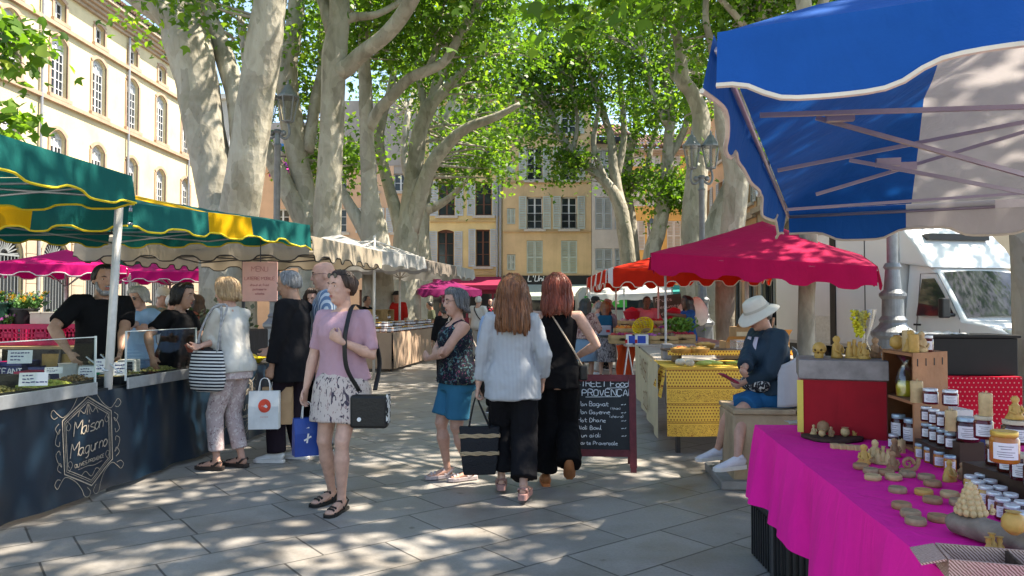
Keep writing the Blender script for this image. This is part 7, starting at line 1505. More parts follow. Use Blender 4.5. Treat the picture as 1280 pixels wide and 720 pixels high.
def person(label, feet, rot, h=1.70, sex='F', sk='fair', hair=('short', 'brown'), top=None, bottom=None, shoes=None, bend=0., twist=0., head=(0, 0), tilt=0., R_=None, L_=None, Rp=(.6, -1, -.2), Lp=(-.6, -1, -.2), Rf=(.10, 0, .08, .12, 0), Lf=(-.10, 0, .08, -.12, 0), pz=None, kp=(0, 1, .1), vox=.008, curl=(.5, .5), wide=1.0, extras=(), group=None, py_off=0, hdir=None, glasses=None, hat=None, kneeR=None, kneeL=None, beard=None, palm=None):
 """one person: a continuous body, with hair, clothes and shoes as children. local +Y is forward, +X the person's right"""
 k = h/1.70; root = thing('person', label, 'person', (feet[0], feet[1], 0), rot, group); inv = (Matrix.Translation((feet[0], feet[1], 0)) @ Matrix.Rotation(rot, 4, 'Z')).inverted(); W2 = inv.inverted()
 sw = (.168 if sex == 'F' else .195)*k*(1+.25*(wide-1)); pz = pz if pz is not None else .92*k; pel = V((0, py_off, pz))
 RU = Matrix.Rotation(twist, 3, 'Z') @ Matrix.Rotation(-bend, 3, 'X') @ Matrix.Rotation(tilt, 3, 'Y')
 def up(x, y, z):
  q = V((x, y, z-.92*k)); t = sm(z, .90*k, 1.15*k); M = Matrix.Rotation(twist*t, 3, 'Z') @ Matrix.Rotation(-bend*(.35+.65*t if bend else 0), 3, 'X') @ Matrix.Rotation(tilt*t, 3, 'Y'); return pel+M @ q
 F = sex == 'F'
 prof = [(.80, .10, .085, 0), (.86, .165, .112, -.012), (.93, .175 if F else .16, .118, -.012), (1.0, .155 if F else .155, .105, 0), (1.07, .135 if F else .15, .098, .004), (1.16, .14 if F else .158, .103, .006), (1.25, .155 if F else .17, .118 if F else .112, .016 if F else .008), (1.32, .16 if F else .18, .105, .006), (1.375, .145 if F else .165, .08, -.005), (1.41, .095, .062, -.012), (1.43, .058, .055, -.01)]
 prof = [(z*k, rx*k*(wide if z < 1.3 else 1+(wide-1)*.4), ry*k*(wide if z < 1.33 else 1), yo*k) for z, rx, ry, yo in prof]
 sx = RU @ V((1, 0, 0))
 hb = up(0, -.012*k, 1.43*k); RH = RU @ Matrix.Rotation(head[0], 3, 'Z') @ Matrix.Rotation(bend*.6-head[1], 3, 'X')
 hc = hb+RU @ V((0, .012*k, .055*k))+RH @ V((0, .012*k, .10*k)); hs = k*(1.0 if F else 1.03)
 H = lambda x, y, z: hc+RH @ V((x*hs, y*hs, z*hs))
 J = {}
 for nm, s, tg, pole in (('R', 1, R_, Rp), ('L', -1, L_, Lp)):
  sh = up(s*sw, -.012*k, 1.375*k)
  if tg is None: tg = V((s*.27*k, .05*k+py_off, pz-.10*k))
  elif len(tg) == 4: tg = inv @ P(*tg[:3])
  else: tg = V(tg)
  el, wr = ik(sh, tg, .285*k, .25*k, V((s*abs(pole[0])*(1 if pole[0]*s >= 0 else -1), pole[1], pole[2]))); J[nm] = (sh, el, wr)
 for nm, s, ft, kn in (('r', 1, Rf, kneeR), ('l', -1, Lf, kneeL)):
  hp = pel+V((s*.088*k*(.6+.4*wide), 0, -.03*k)); q = V(ft[:3])*1.0
  if len(ft) == 6: q = inv @ P(*ft[:3]); ft = (q.x, q.y, q.z, ft[3], ft[4])
  kp_ = kn or kp
  kn_, an = ik(hp, q, .415*k, .405*k, kp_); fd = Matrix.Rotation(-ft[3], 3, 'Z') @ V((0, math.cos(ft[4]), math.sin(ft[4]))); J[nm] = (hp, kn_, an, fd)
 b = MB(); fr_ = 1 if vox <= .009 else 1.25
 b.tube([up(0, yo, z) for z, rx, ry, yo in prof], [(rx-.014*(z < 1.31*k), ry-.014*(z < 1.31*k)) for z, rx, ry, yo in prof], 20, side=sx)
 b.tube([up(0, -.015*k, 1.39*k), hb, H(0, -.012, -.07), H(0, -.01, -.03)], [.062*k, (.052 if F else .06)*k, (.050 if F else .057)*k, .05*k], 14)
 hp_ = [(-.118, .022, .022, .062), (-.108, .036, .04, .052), (-.085, .05, .06, .038), (-.05, .061, .077, .022), (-.015, .068, .089, .010), (.02, .073, .095, .003), (.05, .074, .096, -.002), (.08, .066, .086, -.004), (.103, .047, .062, -.005), (.115, .018, .025, -.005)]
 b.tube([H(0, y, z) for z, rx, ry, y in hp_], [(rx*hs, ry*hs) for z, rx, ry, y in hp_], 20, side=RH @ V((1, 0, 0)))
 b.tube([H(0, .090, .022), H(0, .104, -.005), H(0, .110, -.026), H(0, .092, -.036)], [.008*hs, .0105*hs, .0145*hs, .010*hs], 8)
 for s in (-1, 1):
  b.ball(H(s*.0755, -.012, -.008), (.010*hs, .021*hs, .032*hs), 8, 6, RH); b.ball(H(s*.031, .078, .030), (.020*hs, .014*hs, .008*hs), 8, 6, RH); b.ball(H(s*.036, .066, -.028), (.02*hs, .018*hs, .02*hs), 8, 6, RH)
 b.ball(H(0, .088, -.062), (.020*hs, .008*hs, .011*hs), 8, 6, RH); b.ball(H(0, .078, -.098), (.018*hs, .014*hs, .014*hs), 8, 6, RH)
 aw = 1+(wide-1)*.8
 for i_, (nm, s) in enumerate((('R', 1), ('L', -1))):
  sh, el, wr = J[nm]; m1 = sh.lerp(el, .3); m2 = el.lerp(wr, .25)
  r0 = (.047 if F else .052)*k*aw
  b.tube([sh+(up(0, 0, 1.36*k)-sh)*.3, sh, m1, el.lerp(sh, .15), el, m2, wr.lerp(el, .12), wr], [r0*.9, r0*1.06, r0*1.02, r0*.82, r0*.78, r0*.85, .027*k, (.026*k, .021*k)], 12)
  d = (wr-el).normalized() if hdir is None or hdir[i_] is None else V(hdir[i_]).normalized()
  pn = V((-s, .15, 0)) if palm is None or palm[i_] is None else V(palm[i_]); pn = (pn-d*pn.dot(d)).normalized(); ac = d.cross(pn)*(1);
  th = ac if ac.dot(V((0, 1, 0))) > 0 or abs(ac.y) < .25 and ac.z > 0 else -ac                   # thumb towards the front
  kw = wr+d*.088*k; cu = curl[i_]
  b.tube([wr-d*.01, wr+d*.03*k, kw-d*.01, kw+d*.006], [(.024*k, .018*k), (.033*k, .016*k), (.040*k, .015*k), (.036*k, .012*k)], 12, side=th)
  for j in range(4):
   base = kw+th*(.031-.0205*j)*k-d*(.004*abs(j-1.3))*k; dd = d.copy(); pts = [base-d*.02, base]; ln = (.07, .079, .073, .057)[j]*k; rr = [.0085*k*fr_]*2
   for q in range(3):
    dd = (Matrix.Rotation(cu*(.8 if q else .7), 3, d.cross(pn)) @ dd).normalized(); pts.append(pts[-1]+dd*ln*(.45, .31, .24)[q]); rr.append((.0085, .0078, .0065)[q]*k*fr_)
   b.tube(pts, rr, 8)
  t0 = wr+d*.025*k+th*.022*k; td = (d*.75+th*.75+pn*(.15+.4*min(cu, 1))).normalized(); t2 = (d*.95+th*.1+pn*(.2+.5*min(cu, 1))).normalized(); b.tube([wr+d*.012*k, t0, t0+td*.035*k, t0+td*.035*k+t2*.03*k, t0+td*.035*k+t2*.05*k], [.014*k, .013*k, .011*k*fr_, .0095*k*fr_, .007*k*fr_], 8)
  J[nm] = (sh, el, wr, d, pn, th, kw)
 lw = 1+(wide-1)*.7
 for nm in 'rl':
  hp, kn, an, fd = J[nm]; back = -(kn-hp).cross(V((1, 0, 0))).normalized();
  b.tube([hp+V((0, 0, .05*k)), hp.lerp(kn, .15), hp.lerp(kn, .5), kn.lerp(hp, .12), kn, kn.lerp(an, .12), kn.lerp(an, .32), kn.lerp(an, .6), an.lerp(kn, .1), an], [.070*k*lw, .074*k*lw, .066*k*lw, .054*k*lw, .052*k*lw, .047*k, .053*k*lw, .043*k, .031*k, .033*k], 14)
  fl = V((fd.x, fd.y, 0)).normalized() if abs(fd.z) < .3 else fd; upv = V((0, 0, 1)) if abs(fd.z) < .3 else fd.cross(V((fd.y, -fd.x, 0)).normalized()).normalized()
  sd_ = fd.cross(upv).normalized()
  b.tube([an-fd*.045*k-upv*.035*k, an-fd*.01*k-upv*.03*k, an+fd*.06*k-upv*.038*k, an+fd*.12*k-upv*.05*k, an+fd*.165*k-upv*.054*k, an+fd*.185*k-upv*.056*k], [(.024*k, .026*k), (.031*k, .040*k), (.036*k, .032*k), (.043*k, .021*k), (.040*k, .016*k), (.026*k, .012*k)], 12, side=sd_)
 body = remesh(b, vox, 3); bo = finish('body', body, skin(sk, SKIN[sk]), root, True)
 PB.append(root)
 # face ----------------------------------------------------------------
 e = MB(); hm = hairmat(hair[1], *HAIR[hair[1]])
 for s in (-1, 1): e.ball(H(s*.031, .0775, .010), (.0108*hs, .0068*hs, .0046*hs), 8, 6, RH, 0); e.ball(H(s*.031, .0835, .010), (.0056*hs, .003*hs, .0056*hs), 8, 6, RH, 1)
 e.build('eyes', [EYEW, IRIS], root, smooth=True)
 e = MB()
 for s in (-1, 1): e.tube([H(s*.014, .095, .028), H(s*.032, .094, .035), H(s*.048, .081, .029)], [.003*hs, .004*hs, .002*hs], 6)
 e.build('eyebrows', hm, root, smooth=True)
 e = MB(); e.ball(H(0, .0945, -.058), (.020*hs, .0055*hs, .0045*hs), 10, 6, RH); e.ball(H(0, .0945, -.066), (.017*hs, .0055*hs, .0055*hs), 10, 6, RH); e.build('lips', LIP, root, smooth=True)
 # hair ----------------------------------------------------------------
 st = hair[0]; par = dict(short=(.018, -48, 0, 0, .0, 34), crop=(.008, -40, 0, 0, 0, 40), bob=(.024, -25, .07, .07, .10, 34), long=(.040, -20, .28, .2, .34, 36), mid=(.034, -20, .17, .14, .2, 36), bun=(.014, -45, 0, 0, 0, 38), bald=None, shag=(.030, -30, .055, .04, .10, 30)).get(st, (.018, -48, 0, 0, 0, 34))
 if par:
  th, eb, lb, ls, fl, fh = par; NA, NT = 64, 16; rg = random.Random(len(label)); ph = rg.random()*20
  def hpt(a, t, ex=0):
   c = math.cos(a); aa = abs((a+PI) % (2*PI)-PI); fr = 1-sm(aa, R(48), R(80)); bk = sm(aa, R(80), R(130)); e_end = R(fh*fr+(-14)*(1-fr)*(1-bk)+eb*bk); drop = (ls*(1-bk)+lb*bk)*(1-fr)
   tot = (PI/2-e_end)*.105+drop; s_ = min(t, 1.06 if drop > .03 else 1)*tot; sph = (PI/2-e_end)*.105
   gro = 1+.35*noise.noise(V((math.sin(a)*5+ph, math.cos(a)*5, t*2.2)))+.16*noise.noise(V((math.sin(a)*16+ph, math.cos(a)*16, t*3)))
   th_ = th*gro*(min(1, .45+t*1.4) if t < .7 else 1)*(1-.75*fr*sm(t, .7, 1))+ex
   rx, ry, rz = .077+th_, .098+th_, .100+th_*.8
   if s_ <= sph+1e-6 or drop < .004: el = PI/2-s_/.105; return V((math.sin(a)*rx*math.cos(el), c*ry*math.cos(el)-.006, .018+rz*math.sin(el)))
   q = (s_-sph)/max(drop, 1e-4); el = e_end; g_ = 1+fl*math.sin(q*PI*.62)-(.25*q*q if st == 'bob' else .05*q)
   return V((math.sin(a)*rx*math.cos(el)*g_, c*ry*math.cos(el)*g_-.006-.02*q*bk, .018+rz*math.sin(el)-drop*q*(1+.30*noise.noise(V((math.sin(a)*9+ph, math.cos(a)*9, 0))))))
  hmb = MB(); rings = [[H(*hpt(2*PI*j/NA, (i+.02)/NT)) for j in range(NA)] for i in range(NT+1)]
  rings.append([H(*(hpt(2*PI*j/NA, 1)*V((1, 1, 1))-V((math.sin(2*PI*j/NA), math.cos(2*PI*j/NA), 0))*(.012+th*.3))) for j in range(NA)]); rings.append([H(*(hpt(2*PI*j/NA, .6)*.8)) for j in range(NA)])
  hmb.rings(rings, cap=False); hmb.add([H(0, -.006, .018+.10+th*.5)]+rings[0], [(0, j+1, (j+1) % NA+1) for j in range(NA)])
  if vox <= .0095:
   for q in range(620 if lb else 420):
    a = rg.uniform(0, 2*PI); t0 = rg.uniform(.05, .7); ex = rg.uniform(-.002, .006); da = rg.gauss(0, .13); n = 6
    pts = [H(*hpt(a+da*i/n, t0+(1.0-t0)*i/n*rg.uniform(.98, 1.03), ex)) for i in range(n+1)]
    hmb.tube(pts, [.0012]+[.0024]*(n-1)+[.0005], 4, cap=False)
  if st == 'bun': hmb.ball(H(0, -.115, .03), (.035*hs, .03*hs, .035*hs), 10, 8)
  hmb.build('hair', hm, root, smooth=True)
 if beard:
  bm = MB(); bm.tube([H(0, .03, -.095), H(0, .052, -.105), H(0, .075, -.098), H(0, .088, -.085)], [(.045*hs, .03*hs), (.048*hs, .028*hs), (.036*hs, .026*hs), (.02*hs, .015*hs)], 12, side=RH @ V((1, 0, 0))); bm.ball(H(0, .096, -.047), (.026*hs, .006*hs, .007*hs), 8, 6, RH)
  for s in (-1, 1): bm.tube([H(s*.066, .03, -.02), H(s*.058, .045, -.07), H(s*.035, .06, -.098)], [.012*hs, .016*hs, .02*hs], 8)
  bm.build('beard', hairmat(beard, *HAIR[beard]), root, smooth=True)
 if glasses:
  z = .010 if glasses != 'head' else .085; y0 = .097 if glasses != 'head' else .083; g = MB(); gm = mat('dark_spectacle', (.015, .014, .016), .25)
  for s in (-1, 1):
   c = [(s*(.033+.023*math.cos(t)), y0-.004*abs(math.cos(t)), z+.018*math.sin(t)) for t in [2*PI*i/14 for i in range(15)]]; g.tube([H(*q) for q in c], .0016*hs, 5)
   if glasses in ('sun', 'head'): g.poly([H(*q) for q in c[:-1]])
   g.tube([H(s*.056, y0-.006, z+.004), H(s*.079, .03, z+.006), H(s*.080, -.02, z)], .0018*hs, 5)
  g.tube([H(-.011, y0, z+.004), H(.011, y0, z+.004)], .0016*hs, 5); g.build('glasses', gm, root, smooth=True)
 if hat:
  kind, hcol = hat; g = MB(); q0 = lambda x, y, z: H(x, y, z)
  if kind == 'sun':
   rr = []
   for r_, z in ((.005, .150), (.06, .148), (.083, .135), (.092, .10), (.100, .055), (.103, .045), (.125, .03), (.155, .010), (.168, -.004), (.170, -.009), (.165, -.010), (.12, .024), (.098, .040)): rr.append([q0(r_*1.0*math.cos(t), r_*1.1*math.sin(t)-.005, z+.013*math.sin(2*t+.5)*(r_ > .12)+.008*math.sin(3*t)*(r_ > .12)) for t in [2*PI*i/32 for i in range(32)]])
   g.rings(rr, cap=False); ho = g.build('hat', mat(hcol[0], hcol[1], .85, var=.06, bump=.15, bscale=90, wr=.15), root, smooth=True); g = MB(); g.rings([[q0(r_*math.cos(t), r_*1.1*math.sin(t)-.005, z) for t in [2*PI*i/32 for i in range(32)]] for r_, z in ((.1035, .050), (.1005, .072))], cap=False); g.build('hat_band', mat(hcol[0]+'_band', [c_*.72 for c_ in hcol[1]], .85), ho, smooth=True)
  else:
   g.rings([[q0(r_*math.cos(t), r_*1.2*math.sin(t)-.008, z) for t in [2*PI*i/20 for i in range(20)]] for r_, z in ((.092, .03), (.092, .06), (.08, .10), (.05, .126), (.004, .132))], cap=False); g.tube([q0(0, .08, .045), q0(0, .13, .04), q0(0, .165, .03)], [(.075*hs, .008*hs), (.07*hs, .006*hs), (.045*hs, .004*hs)], 12, side=RH @ V((1, 0, 0))); g.build('cap', mat(hcol[0], hcol[1], .85, var=.06), root, smooth=True)
 # clothes -------------------------------------------------------------
 cv = max(.011, vox*1.25); seed = len(label)*.7
 def torso(mbx, z0, z1, infl, hem=0, n=9, flat=0):
  pts, rr = [], []
  for i in range(n+1):
   z = (z0+(z1-z0)*i/n)*k; zz = min(max(z, prof[0][0]+.061*k), prof[-1][0]);
   for (a, b_) in zip(prof[:-1], prof[1:]):
    if a[0] <= zz <= b_[0]: t = (zz-a[0])/(b_[0]-a[0]); rx, ry, yo = [a[q]+(b_[q]-a[q])*t for q in (1, 2, 3)]; break
   low = max(0, 1-i/n*1.6)*hem; tp_ = infl*(1-.55*sm(z, 1.30*k, 1.42*k))-(.012*sm(z, .9*k, .98*k) if flat else 0)
   pts.append(up(0, yo, z)); rr.append((max(rx, (.135*k*wide if z < 1.2*k else 0))+(tp_+low)*k, max(ry, .095*k if z < 1.2*k else 0)+(tp_+low)*k))
  mbx.tube(pts, rr, 22, side=sx)
 if top:
  T = dict(z0=.92, z1=1.405, infl=.018, sl=.5, hem=.012, slr=.018, wr=.008, straps=False); T.update(top); g = MB(); torso(g, T['z0'], T['z1'], T['infl'], T['hem'])
  for nm, s in (('R', 1), ('L', -1)):
   sh, el, wr = J[nm][:3]; sl = T['sl']; r0 = (.050 if F else .055)*k*aw+T['slr']*k
   if sl > 0:
    f1 = min(1, sl/.5); pts = [sh+(up(0, 0, 1.355*k)-sh)*.55, sh+(el-sh)*.02, sh.lerp(el, .3*f1), sh.lerp(el, .65*f1), sh.lerp(el, f1)]; rr = [r0*1.15, r0*1.10, r0, r0*.95, r0*.95]
    if sl > .5: f2 = (sl-.5)/.5; pts += [el.lerp(wr, .35*f2), el.lerp(wr, .7*f2), el.lerp(wr, .93*f2)]; rr += [r0*.86, r0*.78, r0*.74]
    g.tube(pts, rr, 14)
   elif T['straps']: g.tube([up(s*.085*k, .088*k, 1.32*k), up(s*.09*k, .068*k, 1.385*k), up(s*.09*k, -.015*k, 1.428*k), up(s*.082*k, -.085*k, 1.375*k), up(s*.07*k, -.115*k, 1.31*k)], .017*k, 8)
  if T.get('collar'): g.tube([up(0, -.01*k, 1.40*k), up(0, -.012*k, 1.445*k)], [.078*k, .070*k], 16)
  finish('shirt' if not T.get('name') else T['name'], remesh(g, cv, 4, T['wr'], seed), T['m'], root, True)
 if bottom:
  T = dict(kind='trousers', len=1.0, infl=.020, r=(.098, .075, .070), z1=1.03, wr=.005); T.update(bottom); g = MB()
  if T['kind'] == 'skirt':
   z1, zh = T['z1']*k, T['len']*k; n = 10; pts, rr = [], []
   for i in range(n+1):
    t = i/n; z = z1+(zh-z1)*t; base = (.148+.055*sm(t, 0, .45)+T.get('flare', .03)*t)*k*wide; pts.append(pel+V((0, (J['r'][1].y+J['l'][1].y-2*py_off)*.25*t-.01*k, z-pz))); rr.append((base, base*.76))
   g.tube(pts, rr, 26);
  else:
   torso(g, .80, T['z1'], T['infl'], 0, 8, 1)
   for nm, s in (('r', 1), ('l', -1)):
    hp, kn, an, fd = J[nm]; r0, r1, r2 = [q*k*lw for q in T['r']]; ln = T['len']; pts = [hp+V((-s*.02*k, 0, .06*k)), hp.lerp(kn, .12)]; rr = [r0*.95, r0*1.02]
    if ln <= .5: f = ln/.5; pts += [hp.lerp(kn, .5*f), hp.lerp(kn, f)]; rr += [(r0+r1)/2, r1]
    else: f = (ln-.5)/.5; pts += [hp.lerp(kn, .55), kn, kn.lerp(an, .5*f), kn.lerp(an, f)]; rr += [(r0+r1)/2, r1, (r1+r2)/2, r2]
    g.tube(pts, rr, 16)
  finish(T.get('name') or ('skirt' if T['kind'] == 'skirt' else 'shorts' if T['len'] <= .55 else 'trousers'), remesh(g, cv, 3, T['wr'], seed+3, (1, 1, .3)), T['m'], root, True)
 if shoes:
  kind, sm_ = shoes[0], shoes[1]
  for nm in 'rl':
   hp, kn, an, fd = J[nm]; upv = V((0, 0, 1)) if abs(fd.z) < .3 else fd.cross(V((fd.y, -fd.x, 0)).normalized()).normalized(); sd_ = fd.cross(upv).normalized(); hgt = shoes[2] if len(shoes) > 2 else .018
   def fp(a, b_, c=0): return an+fd*a*k+upv*b_*k+sd_*c*k
   so = MB(); ol = [(-.072, .020), (-.06, .032), (0, .036), (.06, .04), (.12, .048), (.17, .045), (.205, .022)]
   oo = [(a, w_) for a, w_ in ol]+[(a, -w_) for a, w_ in reversed(ol)]
   so.prism([fp(a, -.0755-hgt*.3, w_) for a, w_ in oo], upv*(hgt*k))
   if kind == 'sandal':
    s_ = MB()
    for a0, a1, z in ((.10, .12, -.030), (.135, .15, -.036)): s_.tube([fp(a0, -.07, .046), fp((a0+a1)/2, z+.006, .02), fp(a1, z+.004, -.02), fp(a1, -.07, -.046)], [(.012*k, .004*k)]*4, 8, side=fd)
    s_.tube([fp(.03, -.065, .036), fp(.05, -.004, .018), fp(.04, .0, -.02), fp(.02, -.065, -.036)], [(.011*k, .004*k)]*4, 8, side=fd); s_.tube([fp(.02, -.06, .036), fp(-.04, -.01, .034), fp(-.062, .0, 0), fp(-.04, -.01, -.034), fp(.02, -.06, -.036)], [(.004*k, .011*k)]*5, 8, side=sd_)
    s_.add(so.v, so.f); s_.build('sandal', sm_, root, smooth=False, bevel=.002)
   else:
    s_ = MB(); s_.tube([fp(-.066, -.04), fp(-.05, -.03), fp(-.005, -.02), fp(.06, -.034), (fp(.12, -.05)), fp(.17, -.055), fp(.198, -.06)], [(.022*k, .030*k), (.034*k, .042*k), (.040*k, .054*k), (.043*k, .036*k), (.048*k, .026*k), (.042*k, .020*k), (.02*k, .012*k)], 14, side=sd_)
    if kind == 'sneaker': s_.tube([fp(-.02, -.02), fp(-.015, .035)], [.042*k, .040*k], 14)
    sh_ = s_.build('shoe', sm_, root, smooth=True, sub=1); so.build('sole', shoes[3] if len(shoes) > 3 else SOLE, sh_, bevel=.003)
    if kind == 'sneaker' and vox < .0095:
     lc = MB()
     for q in range(4): lc.tube([fp(.04+.022*q, -.012-.008*q, .022), fp(.05+.022*q, -.004-.008*q, -.0), fp(.04+.022*q, -.012-.008*q, -.022)], .003, 5)
     lc.build('laces', CARD, sh_, smooth=True)
 W = lambda p: W2 @ p
 return dict(root=root, W=W, W2=W2, J=J, H=lambda *a: W2 @ H(*a), up=lambda x, y, z: W2 @ up(x*k, y*k, z*k), k=k, pel=W2 @ pel, loc=(H, up), inv=inv)
def gnd(px, Y): return (P(px, 385, Y).x, Y)
def printmat(key, base, marks, scale, thr, stretch=(1, 1, .6), extra=None):
 def f(nt, tc):
  L = nt.links.new; mp = nd(nt, 'ShaderNodeMapping'); mp.inputs['Scale'].default_value = stretch; mp.inputs['Rotation'].default_value = (.3, .4, .5); L(tc.outputs['Object'], mp.inputs['Vector']); c = base
  for i, (col, th_) in enumerate(zip(marks, thr)):
   n = nd(nt, 'ShaderNodeTexNoise', Scale=scale*(1+.37*i), Detail=2.0, Distortion=1.5); L(mp.outputs[0], n.inputs['Vector']); g = nd(nt, 'ShaderNodeMath', operation='GREATER_THAN'); g.inputs[1].default_value = th_; L(n.outputs['Fac'], g.inputs[0]); c = mixc(nt, g.outputs[0], c, col)
  return c
 return patmat(key, f, .8, .08, .15)
def stripes(key, c1, c2, scale, axis='X', duty=.5, dist=0.0, rough=.85):
 def f(nt, tc):
  w_ = nd(nt, 'ShaderNodeTexWave', wave_type='BANDS', bands_direction=axis, Scale=scale, Distortion=dist); nt.links.new(tc.outputs['Object'], w_.inputs['Vector']); r = ramp(nt, [(duty, c1), (min(1, duty+.06), c2)]); nt.links.new(w_.outputs['Fac'], r.inputs['Fac']); return r.outputs['Color']
 return patmat(key, f, rough, .1, .2)
def cloth(key, c, rough=.85, **k): return mat(key, c, rough, var=.07, scale=6, bump=.12, bscale=160, spec=.08, wr=k.pop('wr', .25), **k)
BLACKC = cloth('black_cotton', (.008, .008, .009), wr=.12); BLKLEA = mat('black_leather', (.012, .012, .012), .4, bump=.15, bscale=80)
SUITE = {}
def strap(pts, w, m, name, label, cat): mb = MB(); mb.tube(spline(pts, 6), [(w, .003)]*(6*(len(pts)-1)+1), 8); return mb
# 1 woman in the pink tee ---------------------------------------------------
PINKT = cloth('dusty_pink_tee', (.43, .265, .31), wr=.3); LEAFP = printmat('leaf_print_skirt', (.50, .42, .38), [(.06, .05, .07), (.30, .20, .20)], 21, (.60, .63), (1.6, 1.6, .55))
f1 = gnd(429, 5.36)
p1 = person('woman in a pink T-shirt and leaf printed skirt, sunglasses on her head', f1, PI-.28, 1.70, 'F', 'fair', ('bun', 'brown'), dict(m=PINKT, z0=.92, sl=.44, infl=.018, hem=.014, slr=.004, wr=.014, z1=1.40), dict(kind='skirt', len=.60, z1=1.02, flare=.012, m=LEAFP, wr=.006), ('sandal', BLKLEA, .022),
   R_=(.275, .06, .80), L_=(-.10, .185, 1.185), Lp=(-.7, -.8, -.7), Rf=(.125, -.07, .085, .25, 0), Lf=(-.065, .12, .08, -.02, 0), pz=.905*1.0, head=(-.42, .03), wide=1.06, curl=(.75, 1.1), vox=.0072, glasses='head', hdir=(None, (.8, .2, .55)), palm=(None, (0, -1, .2)))
mb = MB(); a = p1['up'](-.075, .075, 1.41);
lo = lambda x, y, z: p1['W2'] @ V((x, y, z))
BGM = printmat('floral_black_white', (.6, .6, .58), [(.02, .02, .022)], 30, (.5,))
bag = thing('shoulder_bag', 'black shoulder bag with a floral flap at the hip of the woman in pink', 'bag', lo(-.27, .10, .70), PI-.28+.25)
MB().box((0, 0, .0), (.26, .09, .23), None, 0, 1.0).build('bag_body', BLKLEA, bag, bevel=.02); MB().box((-.132, 0, .02), (.012, .095, .20)).build('side_panel', BGM, bag, bevel=.004); MB().box((-.065, -.048, .055), (.13, .01, .115)).build('floral_flap', BGM, bag, bevel=.004); k_ = MB(); k_.tube([(.06, .05, -.05), (.06, .058, -.05)], .014, 14); k_.build('round_logo', CARD, bag)
sp = [lo(-.20, .12, .84), lo(-.13, .17, 1.0), lo(-.12, .185, 1.18), lo(-.125, .165, 1.30), lo(-.115, .08, 1.425), lo(-.11, -.02, 1.435), lo(-.13, -.13, 1.33), lo(-.24, -.10, 1.05), lo(-.28, .04, .84)]
mb = MB(); pts = spline([tuple(p) for p in sp], 6); mb.tube(pts, [(.018, .003)]*len(pts), 8, side=p1['W2'].to_3x3() @ V((1, 0, 0))); mb.build('strap', BLKLEA, bag, world=True, smooth=True)
tt_ = MB(); kn, an = p1['J']['r'][1], p1['J']['r'][2]
# 2 woman with crossed arms -------------------------------------------------
FLN = printmat('navy_floral_top', (.008, .011, .02), [(.06, .14, .16), (.16, .04, .09), (.10, .13, .10)], 24, (.62, .64, .65), (1, 1, 1)); DENIM = cloth('bright_denim', (.025, .14, .24)); WSAN = mat('pale_sandal', (.45, .38, .38), .6)
p2 = person('grey haired woman with glasses and crossed arms in a navy floral top and blue shorts', gnd(571, 6.2), PI/2+.42, 1.575, 'F', 'pink', ('shag', 'dgrey'), dict(m=FLN, z0=.86, z1=1.35, sl=0, straps=True, infl=.02, hem=.03, wr=.008), dict(kind='shorts', len=.41, r=(.100, .094, .090), m=DENIM, infl=.022), ('sandal', WSAN, .03),
   R_=(-.10, .19, 1.04), L_=(.09, .215, 1.00), Rp=(1, .15, -.5), Lp=(-1, .15, -.5), Rf=(.06, .06, .085, .05, 0), Lf=(-.07, -.09, .085, -.05, 0), head=(.12, .05), wide=1.22, vox=.0075, glasses='clear', hdir=((-.8, .15, .35), (.75, .12, .3)), palm=((0, -1, -.3), (0, -1, -.3)), curl=(.35, .3))
q = p2['W2']; bg_ = thing('handbag', 'black handbag with a cream strap hanging behind the arm of the grey haired woman', 'bag', q @ V((.02, -.26, .84))); MB().ball((0, 0, -.04), (.075, .12, .15), 14, 10).build('bag_body', BLKLEA, bg_, smooth=True); MB().tube(spline([tuple(q @ V(p)) for p in ((.02, -.24, .95), (.10, -.15, 1.2), (.115, -.05, 1.35), (.12, .03, 1.30), (.14, -.10, 1.05), (.06, -.24, .93))], 5), .009, 8).build('strap', mat('cream_strap', (.55, .45, .36), .8), bg_, smooth=True, world=True)
# 3 auburn haired woman from behind -------------------------------------------
LIN = stripes('striped_linen', (.27, .29, .32), (.39, .41, .43), 32, 'X', .30)
p3 = person('long auburn haired woman from behind in a striped linen shirt and black trousers', gnd(641, 5.62), -.06, 1.655, 'F', 'fair', ('long', 'auburn'), dict(m=LIN, z0=.76, sl=.93, infl=.017, hem=.034, slr=.011, wr=.014, z1=1.41), dict(len=.93, r=(.104, .100, .104), m=cloth('black_linen', (.010, .010, .012), wr=.4), infl=.012, wr=.016, z1=.97), ('sandal', mat('rosy_sandal', (.36, .20, .18), .6), .045),
   L_=(-.27, .02, .80), R_=(.22, .10, .86), Rf=(.09, -.16, .12, .1, 0), Lf=(-.10, .14, .115, -.1, 0), vox=.0075, wide=1.03, head=(.05, -.02), curl=(.6, 1.2))
w_ = p3['W'](p3['J']['L'][6]); TOT = mat('black_straw', (.012, .013, .016), .7, bump=.5, bscale=90); tb_ = thing('tote_bag', 'black woven tote with two beige rope stripes carried low by the auburn haired woman', 'bag', (w_.x+.02, w_.y+.02, .16), .1)
mb = MB(); mb.rings([[V((x*s_*.5, y*t_*.5, z)) for x, y in ((-1, -1), (-.5, -1), (0, -1), (.5, -1), (1, -1), (1, 1), (.5, 1), (0, 1), (-.5, 1), (-1, 1))] for s_, t_, z in ((.24, .10, 0), (.27, .12, .1), (.29, .11, .25), (.31, .07, .36))]); mb.build('bag_body', TOT, tb_, bevel=.01)
